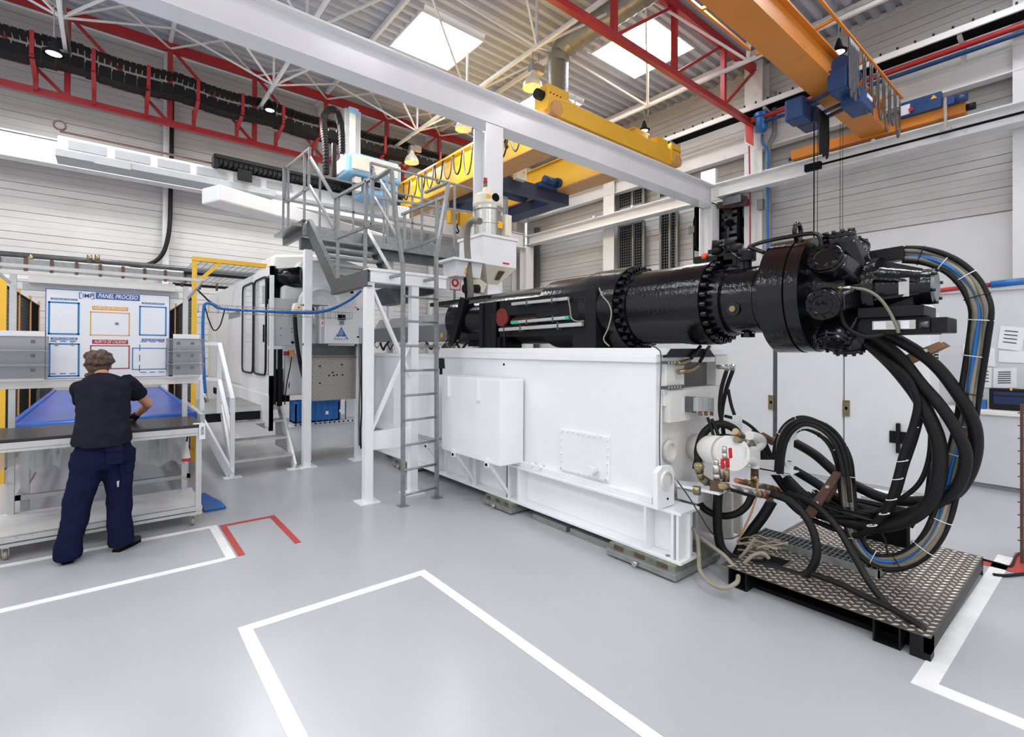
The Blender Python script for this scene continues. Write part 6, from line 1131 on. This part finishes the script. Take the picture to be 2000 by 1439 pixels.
for (x0, x1, z0, z1, lab) in ((-.9, -.42, .62, .87, 'dim'), (-.5, -.2, .60, .86, 'w'), (.18, .45, .56, .86, 'w'), (.30, .60, .52, .87, 'w')):
    n = 8; vs = []; sh = MB()
    for i in range(n + 1):
        x = x0 + (x1 - x0) * i / n; y = 5.9 + .025 * math.sin(i * 1.9 + x0 * 9) + (.03 if lab == 'dim' else 0); dzz = .03 * math.sin(i * 1.3 + x0 * 5)
        vs += [(x, y, z0 + dzz), (x + .004, y + .01, z1)]
    sh.add(vs, [(2 * i, 2 * i + 2, 2 * i + 3, 2 * i + 1) for i in range(n)], True); obj('hanging_sheet', sh, M['film'], ct_, label='cloudy plastic sheet hanging under the table')
obj('red_handmark', text_mb('G', .06, (.16, 5.86, .80), (1, 0, 0), (0, 0, 1), .001), M['redpaint'], ct_)
# stop tag hanging at the cart corner
nk = thing('hanging_tag', 'white plastic tag marked NOK at the right corner of the bench', 'tag', (.70, 5.42, .85))
obj('tag', MB().prism([P(389, 829, 'Y', 5.40), P(401, 827, 'Y', 5.40), P(401, 857, 'Y', 5.40), P(389, 858, 'Y', 5.40)], (0, .006, 0)), M['paper'], nk); p = P(397, 833, 'Y', 5.392)
obj('tag_text', text_mb('NOK', .035, (p.x - .018, 5.392, p.z), (0, 0, -1), (1, 0, 0), .001), M['ink'], nk); obj('tape_piece', MB().box(.62, .70, 5.45, 5.52, .941, .944), M['paper'], nk)
t = thing('air_gun', 'white and red air gun hanging at the right bench post', 'tool', (.55, 5.7, .6))
p = P(364, 890, 'Y', 5.75); obj('body', MB().lathe([(0, .035), (.1, .02), (.16, .012)], (p.x, 5.75, p.z - .02), (0, 0, 1), 14), M['whitedirty'], t); obj('tip', MB().lathe([(-.03, .04), (0, .035)], (p.x, 5.75, p.z - .02), (0, 0, 1), 14).lathe([(-.03, .001), (-.03, .04)], (p.x, 5.75, p.z - .02), (0, 0, 1), 14), M['redpaint'], t)
obj('lead', MB().tube(cr_spline([(p.x, 5.75, p.z + .13), (p.x + .01, 5.75, p.z + .22), (p.x, 5.78, .9)], 4), .008, 6), M['rubber'], t)
# document trays
for (x0, x1, n_, lab) in ((-1.02, -.42, 3, 'clear grey document trays left of the display board, stacked three high'), (.45, .76, 3, 'clear grey document trays right of the display board, stacked three high')):
    t = thing('document_rack', lab, 'tray', ((x0 + x1) / 2, 6.1, 1.38), 'document racks')
    obj('back_plate', MB().box(x0 + .06, x1 - .02, 6.12, 6.13, 1.36, 1.80), M['white'], t)
    for k in range(n_):
        z = 1.38 + k * .125
        tr_ = obj('tray', MB().hexa([(x0, 6.02, z), (x1, 6.02, z), (x1, 6.1, z), (x0, 6.1, z)], [(x0 - .01, 5.97, z + .11), (x1 + .01, 5.97, z + .11), (x1 + .01, 5.98, z + .11), (x0 - .01, 5.98, z + .11)]), mat('smoke_acrylic', (158, 160, 163), .15, var=0, alpha=.45) if k == 0 and x0 < 0 else bpy.data.materials['smoke_acrylic'], t)
        obj('tray_rim', MB().bar((x0 - .01, 5.96, z + .115), (x1 + .01, 5.96, z + .115), .012), M['midgrey'], tr_); obj('paper_mark', MB().box(x0 + .08, x0 + .11, 6.0, 6.005, z + .06, z + .09), M['darksteel'], tr_); obj('paper_mark', MB().box(x1 - .11, x1 - .08, 6.0, 6.005, z + .06, z + .09), M['darksteel'], tr_)
# display board
db = thing('display_board', 'white process display board with blue, yellow and red frames above the bench', 'board', (0, 6.1, 1.37))
BY = 6.12
obj('panel', MB().box(-.448, .480, BY, BY + .012, 1.365, 2.19), M['board'], db); e = .006
obj('border', MB().box(-.448, -.448 + e, BY - .002, BY, 1.365, 2.19).box(.480 - e, .480, BY - .002, BY, 1.365, 2.19).box(-.448, .48, BY - .002, BY, 1.365, 1.365 + e).box(-.448, .48, BY - .002, BY, 2.19 - e, 2.19), M['boardblue'], db)
def bz(x, y): return P(x, y, 'Y', BY)
zk = lambda zx: BY - .002
def frame_rect(nm, x0, y0, x1, y1, w_, m_, d=.003, dash=False, fill=None):
    a, b = bz(x0, y0), bz(x1, y1); X0_, X1_, Z0_, Z1_ = a.x, b.x, b.z, a.z; mb = MB()
    if dash:
        n = 3
        for i in range(n):
            f0, f1 = i / n + .03, (i + .72) / n
            for z in (Z0_, Z1_): mb.box(X0_ + (X1_ - X0_) * f0, X0_ + (X1_ - X0_) * f1, BY - d, BY, z - w_ / 2, z + w_ / 2)
            for x in (X0_, X1_): mb.box(x - w_ / 2, x + w_ / 2, BY - d, BY, Z0_ + (Z1_ - Z0_) * f0, Z0_ + (Z1_ - Z0_) * f1)
    else:
        mb.box(X0_, X0_ + w_, BY - d, BY, Z0_, Z1_).box(X1_ - w_, X1_, BY - d, BY, Z0_, Z1_).box(X0_, X1_, BY - d, BY, Z0_, Z0_ + w_).box(X0_, X1_, BY - d, BY, Z1_ - w_, Z1_)
    f = obj(nm, mb, M[m_], db)
    if fill: obj('sleeve', MB().box(X0_ + w_, X1_ - w_, BY - d * .6, BY, Z0_ + w_, Z1_ - w_), M[fill], f)
frame_rect('taped_frame', 94, 588, 155, 654, .014, 'tapeblue', fill='board'); frame_rect('taped_frame', 272, 597, 325, 656, .012, 'tapeblue', fill='board'); frame_rect('taped_frame', 95, 670, 155, 735, .013, 'tapeblue', fill='board'); frame_rect('dashed_frame', 96, 666, 153, 729, .008, 'boardblue', .0025, True)
frame_rect('taped_frame', 258, 679, 325, 721, .008, 'tapeblue', .0035); frame_rect('dashed_frame', 273, 667, 325, 726, .007, 'boardblue', .0025, True); frame_rect('yellow_frame', 176, 608, 253, 656, .008, 'boardyellow'); frame_rect('red_frame', 176, 674, 253, 720, .009, 'boardred')
def tag_text(nm, x0, y0, x1, y1, m_, txt, tm='glossw', shear=.3, bold=.0):
    a, b = bz(x0, y0), bz(x1, y1); g = obj(nm, MB().box(a.x, b.x, BY - .003, BY, b.z, a.z), M[m_], db); h = a.z - b.z; wd = (b.x - a.x)
    obj('lettering', text_mb(txt, h * .95, (a.x + wd * .05, BY - .0045, b.z + h * .2), (1, 0, 0), (0, 0, 1), .001, shear, bold, width=wd * .9), M[tm], g)
tag_text('title_bar', 187, 571, 273, 588, 'boardblue', 'PANEL PROCESO', bold=.0006); tag_text('header_bar', 99, 581, 151, 587, 'boardblue', 'FICHA DE PUESTO'); tag_text('header_bar', 277, 590, 321, 595.5, 'boardblue', 'PAUTA DE CONTROL'); tag_text('header_bar', 99, 658.5, 151, 664, 'boardblue', 'GAMA DE EMBALAJE'); tag_text('header_bar', 277, 661, 321, 666, 'boardblue', 'FICHA DE DEFECTOS')
tag_text('header_bar', 180, 597, 250, 607.5, 'boardyellow', 'ALERTA DE PROCESOS'); tag_text('header_bar', 180, 663, 250, 672, 'boardred', 'ALERTA DE CALIDAD')
a, b = bz(154.5, 571), bz(184, 584.5); lg_ = obj('logo', text_mb('IMP', (a.z - b.z) * .95, (a.x + .022, BY - .004, b.z + .012), (1, 0, 0), (0, 0, 1), .001, 0, .0004, width=(b.x - a.x) * .7), M['boardblue'], db, label='IMP logo between square brackets')
for x0, s_2 in ((a.x, 1), (b.x, -1)): obj('bracket', MB().box(x0, x0 + s_2 * .005, BY - .004, BY, b.z, a.z).box(x0, x0 + s_2 * .022, BY - .004, BY, b.z, b.z + .005).box(x0, x0 + s_2 * .022, BY - .004, BY, a.z - .005, a.z), M['boardblue'], lg_)
for x, y in ((228, 632), (110, 672.5), (141, 672)): p = bz(x, y); obj('magnet', MB().cyl((p.x, BY, p.z), (p.x, BY - .008, p.z), .014, n=14), M['midgrey'], db)
# blue dustpan on the floor
dp = thing('floor_dustpan', 'bright blue folded plastic sheet on the floor beside the cart', 'dustpan', (.86, 5.95, 0))
obj('pan', MB().prism([(.76, 5.8, 0.004), (.95, 5.80, .004), (.93, 6.0, .02), (.82, 6.3, .06), (.74, 6.25, .04)], (0, 0, .02)), M['bluecrate'], dp)
# ================================================================ PERSON
def loft(mb, rings, n=20):          # ring: (center, half-width vector, half-depth vector)
    base = len(mb.v)
    for c, a, b in rings:
        c, a, b = V(c), V(a), V(b)
        for j in range(n):
            t_ = 2 * math.pi * j / n; mb.v.append(c + a * math.cos(t_) + b * math.sin(t_))
    for i in range(len(rings) - 1):
        for j in range(n): mb.f.append((base + i * n + j, base + i * n + (j + 1) % n, base + (i + 1) * n + (j + 1) % n, base + (i + 1) * n + j)); mb.sm.append(True)
    mb.f.append(tuple(base + j for j in range(n))[::-1]); mb.f.append(tuple(base + (len(rings) - 1) * n + j for j in range(n))); mb.sm += [True, True]
    return mb
def limb(mb, pts, rs, n=16, sq=1.0):
    pts = [V(p) for p in pts]; rings = []
    for i, p in enumerate(pts):
        d = (pts[min(i + 1, len(pts) - 1)] - pts[max(i - 1, 0)]).normalized(); a = d.cross(V((0, 1, 0))) if abs(d.y) < .8 else d.cross(V((0, 0, 1))); a.normalize(); b = d.cross(a)
        rings.append((p, a * rs[i], b * rs[i] * sq))
    return loft(mb, rings, n)
def organic(name, mb, m_, par, vox, sm=6, disp=0, dsize=.1, **k):
    o = obj(name, mb, M[m_], par, **k)
    r = o.modifiers.new('r', 'REMESH'); r.mode = 'VOXEL'; r.voxel_size = vox; r.use_smooth_shade = True
    s = o.modifiers.new('s', 'SMOOTH'); s.factor = .5; s.iterations = sm
    if disp:
        tx_ = bpy.data.textures.new(name, 'CLOUDS'); tx_.noise_scale = dsize; d = o.modifiers.new('d', 'DISPLACE'); d.texture = tx_; d.strength = disp; d.mid_level = .5
    return o
pe = thing('person', 'person in dark t-shirt and navy work trousers seen from behind, bending over the bench', 'person', (-.03, 5.15, 0))
HL, HR = V((-.12, 5.2, .84)), V((.07, 5.22, .84)); KL, KR = V((-.175, 5.17, .46)), V((.075, 5.21, .46)); AL, AR = V((-.225, 5.12, .09)), V((.085, 5.17, .09))
SL, SR = V((-.175, 5.50, 1.31)), V((.13, 5.53, 1.34)); NK = V((-.045, 5.58, 1.41)); HD = V((-.07, 5.66, 1.50))
EL, ER = V((-.15, 5.66, 1.10)), V((.29, 5.70, 1.13)); WL, WR = V((-.08, 5.86, 1.02)), V((.215, 5.86, 1.03))
body = MB()
loft(body, [((-.03, 5.2, .80), (.16, 0, 0), (0, .10, 0)), ((-.03, 5.22, .92), (.155, 0, 0), (0, .10, .02)), ((-.03, 5.32, 1.1), (.15, 0, 0), (0, .09, -.05)), ((-.035, 5.44, 1.26), (.165, 0, 0), (0, .09, -.06)), ((-.04, 5.53, 1.36), (.12, 0, 0), (0, .07, -.06))])
limb(body, [NK + V((0, -.06, -.06)), NK, HD], [.06, .055, .055])
for H_, K_, A_ in ((HL, KL, AL), (HR, KR, AR)): limb(body, [H_, (H_ + K_) / 2, K_, (K_ + A_) / 2, A_, A_ + V((0, .02, -.05))], [.085, .075, .055, .05, .036, .04])
for S_, E_, W_ in ((SL, EL, WL), (SR, ER, WR)): limb(body, [S_, (S_ + E_) / 2, E_, (E_ * .55 + W_ * .45), W_], [.05, .047, .042, .038, .028])
body.ball(HD + V((0, .01, .015)), .088, 20, 14, (.86, 1.02, 1.12)); body.ball(HD + V((0, .075, -.045)), .055, 14, 10, (.9, .9, 1.0))
body.ball(HD + V((0, .105, -.01)), .018, 8, 6, (.7, 1, 1.2))
for sx in (-1, 1): body.ball(HD + V((sx * .08, .01, -.005)), .024, 8, 6, (.4, .8, 1.2))
organic('body', body, 'skin', pe, .012, 4)
# face details
for sx in (-1, 1): obj('eye', MB().ball(HD + V((sx * .032, .088, .012)), .012, 10, 8), M['paper'], pe); obj('ear', MB().ball(HD + V((sx * .083, .0, 0)), .028, 10, 8, (.35, .7, 1.1)), M['skin'], pe)
obj('mouth', MB().bar(HD + V((-.022, .118, -.055)), HD + V((.022, .118, -.055)), .008), M['redsteel'], pe)
hr = MB(); rn = random.Random(4)
hr.ball(HD + V((0, -.012, .032)), .094, 22, 14, (.98, 1.02, .98)); hr.ball(HD + V((0, -.045, -.015)), .082, 18, 12, (.98, .75, .95))
for k in range(70):
    u_, v_ = rn.random() * 2 * math.pi, rn.random(); th_ = math.acos(1 - 1.25 * v_); d = V((math.sin(th_) * math.cos(u_), math.sin(th_) * math.sin(u_), math.cos(th_)))
    if d.y > .35 and d.z < .45: continue
    c_ = HD + V((0, -.018, .03)) + V((d.x * .095, d.y * .095, d.z * .09)); hr.ball(c_, .014 + rn.random() * .014, 8, 6)
for k in range(9): hr.ball(HD + V((-.075 + k * .016, -.06 - .01 * math.sin(k), -.075 - .02 * rn.random())), .02, 8, 6)
organic('hair', hr, 'hair', pe, .007, 2, .014, .03)
# t-shirt
sh = MB()
loft(sh, [((-.035, 5.175, .885), (.196, 0, 0), (0, .152, .02)), ((-.035, 5.2, .96), (.186, 0, 0), (0, .142, .01)), ((-.03, 5.29, 1.07), (.175, 0, 0), (0, .12, -.04)), ((-.03, 5.38, 1.19), (.182, 0, 0), (0, .115, -.06)), ((-.035, 5.46, 1.30), (.19, 0, 0), (0, .095, -.07)), ((-.04, 5.52, 1.375), (.145, 0, 0), (0, .07, -.06)), ((-.043, 5.555, 1.405), (.075, 0, 0), (0, .055, -.04))], 28)
for S_, E_, k_ in ((SL, EL, .6), (SR, ER, .55)): d = E_ - S_; limb(sh, [S_ - d * .15, S_, S_ + d * k_ * .5, S_ + d * k_], [.07, .078, .076, .074])
organic('t_shirt', sh, 'shirt', pe, .010, 5, .022, .09, label='dark navy-black t-shirt')
# trousers
tr_ = MB()
loft(tr_, [((-.03, 5.195, .93), (.165, 0, 0), (0, .115, 0)), ((-.03, 5.19, .86), (.18, 0, 0), (0, .118, 0)), ((-.03, 5.18, .74), (.195, 0, 0), (0, .13, 0)), ((-.03, 5.19, .68), (.17, 0, 0), (0, .11, 0))], 28)
limb(tr_, [HL + V((0, 0, -.02)), V((-.13, 5.18, .66)), KL, V((-.20, 5.14, .28)), V((-.225, 5.11, .15)), V((-.235, 5.11, .06)), V((-.235, 5.11, .03))], [.115, .108, .092, .085, .083, .088, .084])
limb(tr_, [HR + V((0, 0, -.02)), V((.072, 5.2, .66)), KR, V((.08, 5.18, .28)), V((.085, 5.16, .15)), V((.09, 5.155, .07)), V((.09, 5.155, .04))], [.115, .106, .090, .084, .083, .088, .084])
to = organic('trousers', tr_, 'trousers', pe, .011, 5, .03, .12, label='navy blue cargo trousers')
def patch(nm, pts, d, m_='trousers'): return obj(nm, MB().prism([V(p) for p in pts], d), M[m_], to, bev=.004)
def pY(x, y, Y_): return P(x, y, 'Y', Y_)
patch('back_pocket', [pY(206, 874, 5.052), pY(240, 872, 5.058), pY(241, 905, 5.052), pY(208, 908, 5.046)], (0, .02, 0)); patch('pocket_flap', [pY(205, 872, 5.046), pY(241, 870, 5.052), pY(241, 880, 5.046), pY(206, 884, 5.04)], (0, .02, 0))
patch('cargo_pocket', [pY(237, 912, 5.08), pY(257, 908, 5.13), pY(257, 945, 5.13), pY(238, 948, 5.08)], (.0, .03, 0)); patch('pocket_flap', [pY(234, 908, 5.07), pY(258, 905, 5.125), pY(258, 920, 5.12), pY(236, 925, 5.065)], (.0, .03, 0))
obj('paint_stain', MB().prism([pY(228, 940, 5.075), pY(233, 938, 5.075), pY(232, 950, 5.075), pY(229, 951, 5.075)], (0, -.002, 0)), M['grey'], to)
# shoes
for c_, dv, nm in ((V((-.235, 5.13, 0)), V((-.05, 1, 0)), 0), (V((.10, 5.17, 0)), V((.62, .78, 0)), 1)):
    d = dv.normalized(); s = V((-d.y, d.x, 0)); sm_ = MB()
    loft(sm_, [(c_ - d * .07 + V((0, 0, .045)), s * .02, V((0, 0, .025))), (c_ - d * .055 + V((0, 0, .045)), s * .036, V((0, 0, .04))), (c_ + V((0, 0, .045)), s * .038, V((0, 0, .042))), (c_ + d * .08 + V((0, 0, .036)), s * .046, V((0, 0, .034))), (c_ + d * .15 + V((0, 0, .03)), s * .04, V((0, 0, .028))), (c_ + d * .185 + V((0, 0, .024)), s * .02, V((0, 0, .02)))], 18)
    so = obj('shoe', sm_, M['shoe'], pe, label='black work shoe'); obj('sole', MB().prism([c_ + d * a + s * b for a, b in ((-.07, -.03), (.06, -.045), (.15, -.042), (.19, -.01), (.19, .012), (.15, .042), (.06, .045), (-.07, .03))], (0, 0, .018)), M['dark'], so)
# gloved hands: palm, four fingers, thumb
def hand(W_, d, up, nm):
    d = V(d).normalized(); up = V(up).normalized(); s = d.cross(up).normalized(); up = s.cross(d); g = MB()
    loft(g, [(W_ - d * .02, s * .03, up * .022), (W_ + d * .03, s * .038, up * .019), (W_ + d * .075, s * .042, up * .017), (W_ + d * .09, s * .038, up * .014)], 14)
    for k, (o_, L_) in enumerate(((-.030, .055), (-.010, .065), (.010, .062), (.029, .048))):
        b0 = W_ + d * .08 + s * o_; b1 = b0 + d * L_ * .5 - up * .008; b2 = b1 + d * L_ * .25 - up * .028; b3 = b2 - d * .006 - up * .024
        limb(g, [b0 - d * .01, b1, b2, b3], [.0105, .010, .0095, .0075], 10)
    t0 = W_ + d * .02 - s * .03; limb(g, [t0, t0 + d * .03 - s * .022 - up * .01, t0 + d * .055 - s * .018 - up * .026, t0 + d * .07 - s * .006 - up * .034], [.014, .0125, .011, .008], 10)
    return organic(nm, g, 'glove', pe, .0045, 2, label='dark knitted work glove')
hand(WR, (-.35, .75, -.5), (.1, .5, .85), 'glove'); hand(WL, (.3, .85, -.3), (0, .3, .95), 'glove')
kn = thing('trimming_tool', 'grey trimming tool held in the right hand over the dark bench top', 'tool', (.15, 5.9, .95))
obj('tool_handle', MB().bar((.19, 5.93, .985), (.14, 5.88, .965), .022), M['darksteel'], kn); obj('blade', MB().bar((.14, 5.88, .965), (.08, 5.80, .944), .016, .004), M['zinc'], kn)
obj('drawcord', MB().tube(cr_spline([pY(253, 868, 5.2), pY(256, 875, 5.19), pY(254, 884, 5.19), pY(252, 878, 5.2)], 4), .003, 5), M['dark'], to)
